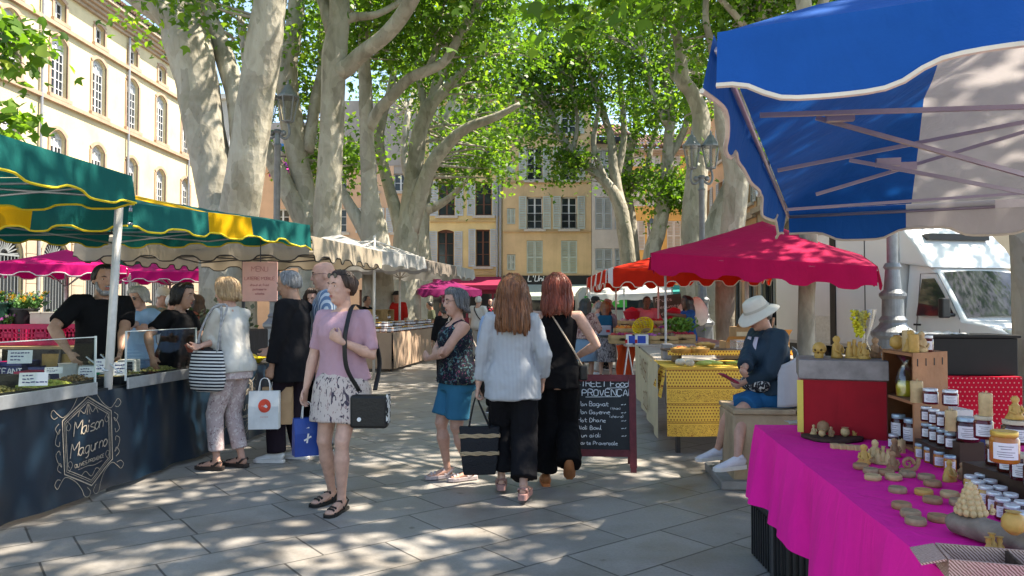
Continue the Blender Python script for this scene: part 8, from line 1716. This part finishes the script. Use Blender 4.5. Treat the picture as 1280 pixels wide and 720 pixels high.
for z, s_, t_ in ((.165, .283, .121), (.295, .302, .10)):
 k_ = MB();
 for j in range(3): k_.tube([V((x*(s_+.004)*.5, y*(t_+.006)*.5, z+.009*(j-1)+.003*math.sin(x*9+j))) for x, y in [(-1+.1*i, -1) for i in range(21)]+[(1, -1+.5*i) for i in range(5)]+[(1-.1*i, 1) for i in range(21)]+[(-1, 1-.5*i) for i in range(5)]], .006, 5)
 k_.build('rope_stripe', mat('beige_rope', (.45, .33, .20), .9, bump=.4, bscale=120), tb_, smooth=True)
for s_ in (-1, 1): MB().tube(spline([tuple(V((tb_.location.x-.08, tb_.location.y+s_*.03, .51))), tuple(w_+V((-.025, s_*.012, -.06))), tuple(w_+V((0, s_*.006, .004))), tuple(w_+V((.025, s_*.012, -.06))), tuple(V((tb_.location.x+.08, tb_.location.y+s_*.03, .51)))], 5), .006, 6).build('handle', TOT, tb_, smooth=True, world=True)
# 4 red haired woman ---------------------------------------------------------
JUMP = cloth('black_crepe', (.006, .006, .007), wr=.2)
p4 = person('red haired woman from behind in a sleeveless black jumpsuit, one heel lifted', gnd(696, 5.92), -.03, 1.68, 'F', 'fair', ('mid', 'red'), dict(m=JUMP, z0=.90, z1=1.40, sl=.0, infl=.012, hem=0, wr=.006, straps=True), dict(len=.97, r=(.100, .096, .104), m=JUMP, infl=.022, wr=.018, name='trouser_legs'), ('shoe', mat('tan_shoe', (.33, .13, .05), .6), .028, mat('orange_gum_sole', (.42, .14, .045), .7)),
   L_=(-.20, .16, 1.0), Lp=(-1, -.6, -.2), R_=(.16, .20, 1.02), Rp=(1, -.4, -.3), Rf=(.09, -.17, .20, .05, -.95), Lf=(-.09, .10, .08, -.05, 0), vox=.0075, head=(-.05, 0))
mb = MB(); up4 = p4['up']; pts = spline([tuple(up4(*q)) for q in ((-.055, .03, 1.435), (-.05, -.07, 1.40), (.03, -.115, 1.27), (.12, -.11, 1.12), (.20, -.03, .98))], 6); mb.tube(pts, .007, 6); b4 = thing('crossbody_bag', 'small bag on a beige cross body chain worn by the red haired woman', 'bag', up4(.21, .03, .92)); mb.build('strap', mat('beige_strap', (.5, .40, .30), .6), b4, smooth=True, world=True); MB().box((0, 0, 0), (.06, .16, .12)).build('bag_body', BLKLEA, b4, bevel=.015)
# 5 woman in the white jacket ------------------------------------------------
PINKP = printmat('pinkish_print_trousers', (.43, .34, .34), [(.55, .48, .47), (.24, .17, .18)], 26, (.55, .64), (1, 1, .8)); WJ = cloth('ivory_jacket', (.50, .485, .45), wr=.3)
p5 = person('blonde woman in an ivory jacket and printed trousers reaching over the olive counter', gnd(293, 6.55), PI/2-.30, 1.69, 'F', 'pink', ('bob', 'blonde'), dict(m=WJ, z0=.86, sl=.86, infl=.030, hem=.018, slr=.020, wr=.012, name='jacket', collar=1), dict(len=.90, r=(.098, .076, .068), m=PINKP), ('sandal', mat('dark_sandal', (.03, .022, .02), .6), .03),
   R_=(252, 432, 6.35, 0), L_=(262, 424, 6.75, 0), Rp=(1, -.3, -1), Lp=(-1, -.3, -1), bend=.10, head=(.1, .14), vox=.0078, curl=(.7, .5), Rf=(.08, -.03, .09, .1, 0), Lf=(-.09, .10, .09, -.1, 0))
m5 = p5['W2']; SB = stripes('black_white_stripes', (.015, .016, .025), (.6, .6, .6), 11, 'Z', .48, .3); tb_ = thing('striped_tote', 'black and white striped tote hanging from the shoulder of the woman in ivory', 'bag', m5 @ V((-.24, .10, .80))); mb = MB(); mb.rings([[m5 @ V((-.23+.045*math.cos(t)*w__, .09+.19*math.sin(t)*w2_, z)) for t in [2*PI*i/24 for i in range(24)]] for w__, w2_, z in ((.3, .55, .70), (1, .9, .72), (1.2, 1.0, .80), (1.0, .98, .92), (.6, .85, 1.04), (.4, .8, 1.06))]); mb.build('bag_body', SB, tb_, smooth=True, world=True)
for s_ in (-1, 1): mb = MB(); mb.tube(spline([tuple(m5 @ V(q)) for q in ((-.22+.02*s_, -.02, 1.04), (-.235, -.05, 1.25), (-.175, -.03+.03*s_, 1.44), (-.20, .08, 1.40), (-.24, .16, 1.2), (-.23+.02*s_, .19, 1.04))], 6), .010, 8); mb.build('strap', stripes('black_white_strap', (.015, .016, .025), (.6, .6, .6), 30, 'Z', .5), tb_, smooth=True, world=True)
bk_ = MB(); bk_.lathe([(.06, 0), (.085, .06), (.09, .065), (.07, .03), (.05, .012)], 18, cap=False); bk_.lathe([(.055, .012), (.001, .013)], 18, cap=False); solo('red_basket', bk_, mat('red_wicker', (.22, .05, .03), .7, bump=.5, bscale=80), 'small red brown basket handed over the olive counter', 'basket', P(244, 440, 6.45), smooth=True)
# 6 man in the dark jacket ---------------------------------------------------
p6 = person('grey haired man in a long black jacket and white sneakers looking down at the counter', gnd(366, 6.9), PI/2-.12, 1.765, 'M', 'tan', ('crop', 'grey'), dict(m=cloth('black_jacket', (.010, .010, .012), wr=.25), z0=.72, sl=.95, infl=.036, hem=.03, slr=.026, wr=.010, name='jacket', collar=1), dict(len=.99, r=(.10, .082, .08), m=cloth('dark_plum_trousers', (.018, .012, .018))), ('sneaker', mat('white_sneaker', (.62, .62, .62), .6), .026),
   L_=(-.22, .12, .78), R_=(334, 440, 6.7, 0), Rp=(.5, -1, -.8), head=(.05, .22), vox=.0078, wide=1.08, curl=(.6, 1.2), Rf=(.09, -.06, .09, .1, 0), Lf=(-.10, .10, .09, -.05, 0))
w_ = p6['W'](p6['J']['L'][6])
def paperbag(label, c, w, d, h, m, yaw, deco, hand=None):
 b_ = thing('paper_bag', label, 'bag', c, yaw); mb = MB(); t = .004; o = [(-w/2, -d/2), (w/2, -d/2), (w/2, d/2), (-w/2, d/2)]
 mb.rings([[V((x*s_, y*t_, z)) for x, y in o] for s_, t_, z in ((1, 1, 0), (1.0, 1.0, h*.6), (1, .55, h))], cap=False); mb.add([V((x, y, .002)) for x, y in o], [(0, 1, 2, 3)]); body = mb.build('bag_body', m, b_, solid=.002)
 for s_ in (-1, 1): MB().tube(spline([(-w*.2, s_*d*.27, h-.02), (-w*.14, s_*.012, h+.09), (0, 0, h+.115), (w*.14, s_*.012, h+.09), (w*.2, s_*d*.27, h-.02)], 5), .0035, 6).build('handle', CARD, b_, smooth=True)
 k_ = MB(); deco(k_, w, d, h)
 return b_, body, k_
def deco1(k_, w, d, h):
 yy = lambda z: -d/2-.004 if z < h*.6 else -d/2*(1-.45*(z-h*.6)/(h*.4))-.004
 k_.add([V((.01+.055*math.cos(t), yy(h*.62+.06*math.sin(t)), h*.62+.06*math.sin(t))) for t in [2*PI*i/28 for i in range(28)]], [tuple(range(28))])
 letter(k_, '-----', .018, .004, (.01, -d/2-.001, h*.30), (1, 0, 0), (0, 0, 1), center=True)
b_, body, k_ = paperbag('white paper bag with a round red logo held by the man in the black jacket', (w_.x-.02, w_.y-.05, w_.z-.455), .26, .10, .335, mat('white_bag_paper', (.64, .66, .66), .7, wr=.1), .12, deco1); k_.build('red_logo', mat('coral_red_print', (.62, .06, .03), .6), body)
wl = MB(); letter(wl, '----', .016, .003, (.01, -.056-.04*0, .335*.62-.008), (1, 0, 0), (0, 0, 1), center=True, lift=.002); wl.build('logo_lettering', CARD, body)
mb = MB(); b2_ = paperbag('brown paper bag carried behind the white one by the man in black', (w_.x+.06, w_.y+.06, w_.z-.43), .26, .10, .335, mat('kraft_paper', (.42, .26, .14), .75), .1, lambda *a: None)
w1_ = p1['W'](p1['J']['R'][6])
def deco2(k_, w, d, h):
 k_.ribbon([(-.01, -d/2-.003, h*.35), (.0, -d/2-.003, h*.6)], .012, (0, -1, 0)); k_.ribbon([(-.03, -d/2-.003, h*.42), (.02, -d/2-.003, h*.52)], .012, (0, -1, 0)); k_.ribbon([(-.012, -d/2*.8-.003, h*.68), (.012, -d/2*.8-.003, h*.72)], .03, (0, -1, 0))
b_, body, k_ = paperbag('glossy blue paper bag with small white marks held by the woman in pink', (w1_.x+.02, w1_.y+.03, w1_.z-.40), .19, .10, .27, mat('royal_blue_paper', (.012, .055, .26), .35), .5, deco2); k_.build('white_print', CARD, body)
# 7-8 behind the man ----------------------------------------------------------
PLAID = stripes('blue_plaid', (.10, .16, .26), (.42, .47, .52), 13, 'X', .5)
person('tall bald man with glasses in a blue checked shirt behind the woman in pink', gnd(408, 7.3), PI/2+.25, 1.87, 'M', 'pink', ('bald', 'brown'), dict(m=PLAID, z0=.84, sl=.45, infl=.025, slr=.03, collar=1), dict(len=.98, m=cloth('slate_trousers', (.06, .07, .09))), ('shoe', BLKLEA), head=(.0, .1), glasses='clear', vox=.0095)
person('smiling dark haired woman with glasses peering out behind the man in black', gnd(399, 8.2), PI-.5, 1.62, 'F', 'pink', ('long', 'brown'), dict(m=cloth('sand_blouse', (.38, .30, .28)), z0=.9, sl=.9), dict(len=.97, m=BLACKC), ('shoe', BLKLEA), head=(.2, .1), glasses='clear', vox=.0095, tilt=.08)
# 9-10 vendors of the olive stall ---------------------------------------------
person('bearded man in a black T-shirt standing behind the olive counter', gnd(126, 6.55), -PI/2-.62, 1.80, 'M', 'tan', ('crop', 'black'), dict(m=BLACKC, z0=.88, sl=.40, infl=.022, slr=.02, wr=.006), dict(len=.98, m=BLACKC), ('shoe', BLKLEA), R_=(86, 440, 6.1, 0), L_=(150, 445, 6.3, 0), Rp=(1, -.4, .1), Lp=(-1, -.5, 0), head=(-.10, .12), vox=.008, beard='grey', wide=1.12, curl=(.4, .5), bend=.05)
person('dark haired woman in a black T-shirt leaning over the olive counter to a customer', gnd(216, 7.1), -PI/2-.12, 1.66, 'F', 'tan', ('bob', 'black'), dict(m=BLACKC, z0=.88, sl=.36, infl=.02, slr=.016, wr=.006), dict(len=.98, m=BLACKC), ('shoe', BLKLEA), R_=(190, 446, 6.6, 0), L_=(256, 424, 7.0, 0), Rp=(.6, -1, .1), Lp=(-1, -.2, -.8), head=(.0, .05), bend=.16, vox=.008, wide=1.1)
# 11-14 shoppers behind ---------------------------------------------------------
LBL = cloth('light_blue_tee', (.24, .38, .56))
person('white haired woman with sunglasses in a light blue T-shirt shopping behind the olive stall', gnd(176, 8.4), PI-.45, 1.665, 'F', 'pink', ('shag', 'white'), dict(m=LBL, z0=.86, sl=.45, infl=.025, hem=.03, slr=.02), dict(len=.95, m=cloth('faded_denim', (.12, .20, .32))), ('shoe', BLKLEA), R_=(165, 407, 8.05, 0), L_=(188, 410, 8.1, 0), head=(.15, .3), glasses='sun', vox=.0095, wide=1.1)
person('shopper in a pale cap and olive jacket beside the wooden crate', gnd(197, 10.9), -PI/2-.4, 1.72, 'M', 'pink', ('crop', 'white'), dict(m=cloth('pale_olive_jacket', (.22, .22, .17)), z0=.85, sl=.95), dict(len=.98, m=BLACKC), ('shoe', BLKLEA), hat=('cap', ('pale_cap', (.42, .40, .35))), head=(0, .25), bend=.12, vox=.012)
person('white haired shopper in a pale shirt next to the one in the cap', gnd(214, 10.6), -PI/2-.2, 1.62, 'F', 'pink', ('short', 'white'), dict(m=cloth('pale_shirt', (.42, .44, .48)), z0=.85, sl=.9), dict(len=.98, m=BLACKC), ('shoe', BLKLEA), head=(0, .2), vox=.012)
person('distant stallholder in black under the magenta parasol at the left edge', gnd(90, 13.6), PI-.2, 1.56, 'M', 'pink', ('crop', 'brown'), dict(m=BLACKC, z0=.88, sl=.45), dict(len=.98, m=BLACKC), ('shoe', BLKLEA), head=(.2, .2), vox=.013)
person('woman with dark brown hair half hidden by a plane trunk behind the vendor', gnd(246, 11.6), PI/2, 1.62, 'F', 'tan', ('mid', 'brown'), dict(m=cloth('brick_top', (.22, .08, .06)), z0=.85, sl=.5), dict(len=.98, m=BLACKC), ('shoe', BLKLEA), vox=.013)
person('person with dark hair at the left edge behind the flower buckets', gnd(18, 12.6), 1.0, 1.5, 'F', 'tan', ('bob', 'black'), dict(m=cloth('blue_top', (.04, .10, .25)), z0=.85, sl=.5), dict(len=.98, m=BLACKC), ('shoe', BLKLEA), vox=.013)
# jar stall and the crowd at the back --------------------------------------------
person('stallholder in red with a cap standing under the grey canopy', gnd(496, 19.8), PI-.3, 1.86, 'M', 'tan', ('crop', 'black'), dict(m=cloth('bright_red_shirt', (.42, .02, .015)), z0=.85, sl=.6, infl=.04), dict(len=.98, m=BLACKC), ('shoe', BLKLEA), hat=('cap', ('black_cap', (.02, .02, .02))), vox=.014)
person('dark dressed stallholder at the near end of the jar stall', gnd(458, 18.6), -PI/2-.3, 1.72, 'M', 'tan', ('crop', 'black'), dict(m=BLACKC, z0=.85, sl=.5), dict(len=.98, m=BLACKC), ('shoe', BLKLEA), vox=.014)
person('bearded man in an olive green T-shirt bending over the far end of the jar stall', gnd(541, 22.6), PI/2+.3, 1.62, 'M', 'tan', ('crop', 'black'), dict(m=cloth('olive_tee', (.13, .14, .09)), z0=.85, sl=.45), dict(len=.98, m=BLACKC), ('shoe', BLKLEA), head=(0, .3), bend=.1, vox=.014)
person('shopper in a pink shirt beyond the bearded man in olive green', gnd(553, 25.5), PI/2, 1.62, 'F', 'tan', ('short', 'black'), dict(m=cloth('salmon_shirt', (.55, .22, .20)), z0=.85, sl=.45), dict(len=.98, m=BLACKC), ('shoe', BLKLEA), vox=.015)
pb_ = person('dark clad person with a backpack in front of the far magenta parasol', gnd(556, 14.6), .3, 1.50, 'F', 'tan', ('bob', 'black'), dict(m=BLACKC, z0=.8, sl=.95, infl=.04), dict(len=.98, m=BLACKC), ('shoe', BLKLEA), vox=.013)
mw = person('man with cropped grey hair in a white T-shirt with a dark cross body strap', gnd(598, 20.5), -.5, 1.74, 'M', 'pink', ('crop', 'white'), dict(m=cloth('white_tee', (.58, .56, .54)), z0=.85, sl=.45, infl=.03), dict(len=.98, m=cloth('stone_trousers', (.42, .40, .37))), ('shoe', BLKLEA), vox=.013, wide=1.15)
mb = MB(); u_ = mw['up']; mb.tube(spline([tuple(u_(*q)) for q in ((-.08, .05, 1.44), (-.07, -.10, 1.38), (.05, -.16, 1.2), (.19, -.08, 1.0))], 5), .014, 6); tag(mb.build('bag_strap', BLKLEA, smooth=True), 'dark strap across the back of the man in the white T-shirt', 'strap')
person('bearded man in a black T-shirt with a red print facing the camera far off', gnd(613, 25), PI, 1.72, 'M', 'pink', ('crop', 'black'), dict(m=printmat('black_red_tee', (.012, .01, .012), [(.4, .02, .05)], 7, (.60,)), z0=.85, sl=.45), dict(len=.98, m=BLACKC), ('shoe', BLKLEA), vox=.015, beard='black', wide=1.1)
person('person in a light blue shirt hidden behind the auburn haired woman', gnd(622, 10.2), PI, 1.56, 'M', 'pink', ('crop', 'grey'), dict(m=cloth('sky_shirt', (.28, .38, .55)), z0=.85, sl=.9), dict(len=.98, m=BLACKC), ('shoe', BLKLEA), vox=.012)
# shoppers at the fruit stall ------------------------------------------------------
BLOOM = printmat('rosy_print_blouse', (.38, .24, .22), [(.16, .07, .07), (.5, .38, .33)], 20, (.55, .62)); LDEN = cloth('light_denim', (.17, .27, .38))
person('dark haired woman in a print blouse and short denim skirt behind the red haired woman', gnd(731, 13.3), -.5, 1.58, 'F', 'tan', ('mid', 'black'), dict(m=BLOOM, z0=.92, sl=.7, infl=.03), dict(kind='skirt', len=.52, z1=1.02, flare=.02, m=LDEN), ('shoe', BLKLEA), R_=(.16, .28, 1.0), head=(-.3, .1), vox=.011, wide=1.1)
GPAT = printmat('grey_pattern_dress', (.32, .30, .33), [(.10, .09, .11)], 22, (.52,))
pb = person('girl with a blue backpack in a grey patterned skirt at the fruit stall', gnd(757, 15.0), -.15, 1.55, 'F', 'pink', ('mid', 'auburn'), dict(m=cloth('grey_tee', (.30, .30, .33)), z0=.9, sl=.45), dict(kind='skirt', len=.38, z1=1.02, flare=.04, m=GPAT), ('shoe', mat('brown_shoe', (.12, .05, .03), .6)), R_=(.1, .28, 1.05), L_=(-.1, .28, 1.05), vox=.011)
up = pb['up']; c_ = up(0, -.20, 1.17); bp_ = thing('backpack', 'blue backpack with a pale pocket on the back of the girl in the patterned skirt', 'backpack', c_, -.15); MB().box((0, 0, 0), (.31, .16, .42), None, 0, .9).build('main_bag', cloth('petrol_nylon', (.01, .09, .17)), bp_, bevel=.04); MB().box((0, -.095, -.09), (.25, .05, .2)).build('pocket', cloth('pale_grey_nylon', (.34, .38, .46)), bp_, bevel=.02); MB().box((.06, -.123, -.10), (.07, .01, .05)).build('red_patch', mat('red_card', (1, 1, 1)), bp_)
for s_ in (-1, 1): MB().tube(spline([(s_*.09, .06, .2), (s_*.10, .10, .28), (s_*.11, .22, .24), (s_*.13, .27, .08), (s_*.13, .1, -.15)], 5), [(.02, .006)]*21, 8).build('shoulder_strap', BLKLEA, bp_, smooth=True)
person('grey haired woman in a pale pink blouse stooping at the fruit stall', gnd(743, 15.6), -PI/2+.2, 1.56, 'F', 'pink', ('short', 'grey'), dict(m=cloth('pale_pink_blouse', (.55, .42, .42)), z0=.85, sl=.9, infl=.03), dict(len=.95, m=cloth('pale_trousers', (.5, .46, .43))), ('shoe', mat('white_sneaker', (1, 1, 1))), head=(0, .35), bend=.15, vox=.012)
person('shopper in a rosy sun hat behind the girl with the backpack', gnd(757, 17.2), -PI/2+.3, 1.60, 'F', 'pink', ('short', 'brown'), dict(m=cloth('mauve_blouse', (.45, .30, .34)), z0=.85, sl=.9), dict(len=.98, m=BLACKC), ('shoe', BLKLEA), hat=('sun', ('rosy_hat', (.42, .24, .22))), head=(0, .3), vox=.013)
person('dark capped man in a pale shirt at the back of the fruit stall queue', gnd(744, 18.6), -PI/2+.2, 1.70, 'M', 'pink', ('crop', 'black'), dict(m=cloth('stone_shirt', (.42, .40, .36)), z0=.85, sl=.9), dict(len=.98, m=BLACKC), ('shoe', BLKLEA), hat=('cap', ('black_cap', (1, 1, 1))), vox=.014)
person('grey capped shopper furthest left in the fruit stall queue', gnd(733, 19.2), -PI/2, 1.55, 'M', 'pink', ('crop', 'grey'), dict(m=cloth('grey_shirt', (.25, .26, .28)), z0=.85, sl=.9), dict(len=.98, m=BLACKC), ('shoe', BLKLEA), hat=('cap', ('slate_cap', (.13, .14, .18))), vox=.014)
person('vendor in a pink checked shirt behind the heaped fruit', gnd(808, 15.6), PI+.1, 1.66, 'M', 'dark', ('crop', 'black'), dict(m=cloth('rose_shirt', (.55, .16, .20)), z0=.85, sl=.6, infl=.035), dict(len=.98, m=BLACKC), ('shoe', BLKLEA), R_=(788, 408, 15.1, 0), L_=(826, 412, 15.1, 0), head=(0, .2), vox=.012, wide=1.15)
person('vendor with dark hair in a blue T-shirt reaching across the fruit', gnd(859, 13.6), PI/2+.2, 1.63, 'F', 'dark', ('mid', 'black'), dict(m=cloth('cobalt_tee', (.02, .09, .28)), z0=.85, sl=.45, infl=.03), dict(len=.98, m=cloth('cobalt_trousers', (.02, .07, .2))), ('shoe', BLKLEA), L_=(838, 393, 13.3, 0), R_=(842, 404, 13.5, 0), vox=.011, wide=1.1)
person('man in a black T-shirt and white cap walking away near the shopfronts', gnd(976, 24), .1, 1.66, 'M', 'pink', ('crop', 'brown'), dict(m=BLACKC, z0=.88, sl=.42, infl=.03), dict(len=.55, r=(.11, .10, .1), m=cloth('sand_shorts', (.36, .33, .28))), ('shoe', BLKLEA), hat=('cap', ('cream_cap', (.58, .55, .5))), vox=.014)
person('man in a light blue shirt talking on a phone near the shopfronts', gnd(993, 23), PI/2, 1.82, 'M', 'pink', ('bald', 'brown'), dict(m=cloth('pale_blue_shirt', (.26, .40, .60)), z0=.82, sl=.95, infl=.03), dict(len=.98, m=cloth('pale_stone_trousers', (.45, .43, .42))), ('shoe', BLKLEA), R_=(.12, .17, 1.62), Rp=(1, .4, -.8), vox=.014)
# seated person -------------------------------------------------------------------
NAVJ = cloth('navy_windbreaker', (.022, .042, .065), .55, wr=.3); SH = cloth('royal_blue_shorts', (.012, .10, .24))
ps_ = person('seated person in a cream sun hat and navy windbreaker looking at a phone', gnd(966, 6.2), PI/2+.22, 1.66, 'F', 'pink', ('short', 'grey'), dict(m=NAVJ, z0=.93, sl=.93, infl=.036, slr=.03, hem=.02, wr=.011, name='jacket', collar=1), dict(kind='shorts', len=.44, r=(.115, .098, .09), m=SH, infl=.018, z1=1.0), ('sneaker', mat('lilac_white_sneaker', (.56, .55, .62), .7, bump=.2, bscale=120), .032),
   pz=.735, py_off=.0, bend=.14, head=(.03, .42), R_=(922, 483, 5.75, 0), L_=(930, 478, 6.15, 0), Rp=(1, -.4, -.8), Lp=(-1, -.4, -.8), Rf=(922, 573, 5.86, 0, -.05, 0), Lf=(897, 562, 6.4, 0, -.05, 0), kp=(0, .6, 1), vox=.0075, wide=1.18, hat=('sun', ('cream_hat', (.56, .52, .45))), curl=(.9, .9))
mb = MB(); rt = ps_['W2'].to_3x3(); ph = thing('phone', 'phone in a red case held by the seated person', 'phone', P(911, 473, 5.95), PI/2+.22); MB().box((0, 0, 0), (.085, .16, .012), Matrix.Rotation(.5, 3, 'X')).build('phone_case', mat('raspberry_case', (.30, .01, .06), .5), ph, bevel=.004); MB().box((0, -.004, .008), (.075, .145, .003), Matrix.Rotation(.5, 3, 'X')).build('screen', mat('dark_screen', (1, 1, 1)), ph)
u_ = ps_['up']; fp_ = thing('belt_bag', 'black and white patterned belt bag in the lap of the seated person', 'bag', u_(0, .17, 1.0), PI/2+.22); MB().ball((0, 0, 0), (.20, .085, .075), 18, 12).build('pouch', printmat('lace_black_white', (.02, .02, .025), [(.5, .5, .5)], 34, (.55,)), fp_, smooth=True)
mb = MB(); mb.grid(lambda s, t: ps_['W2'] @ V((-(.245+.03*t+.012*math.sin(s*14)*t)*math.cos(-.35+1.9*s), -(.20+.07*t+.012*math.sin(s*17)*t)*math.sin(-.35+1.9*s)+.03, 1.10-.14*(1-s)-(.46-.14*(1-s))*t)), 30, 12); tag(mb.build('grey_jacket_tail', cloth('pale_grey_nylon2', (.40, .41, .45)), smooth=True, solid=.008), 'pale grey jacket hanging at the side of the seated person', 'jacket')
mb = MB(); f_ = ps_['loc'][1]; k_ = ps_['k']
for s_ in (-1, 1): mb.tube([f_(s_*.02*k_, .165*k_, 1.0*k_), f_(s_*.04*k_, .178*k_, 1.15*k_), f_(s_*.055*k_, .172*k_, 1.28*k_), f_(s_*.055*k_, .118*k_, 1.40*k_)], [(.028, .006), (.036, .006), (.038, .006), (.03, .006)], 8, side=V((1, 0, 0)))
mb.build('shirt_front', cloth('lilac_tee', (.50, .46, .55)), ps_['root'], smooth=True)
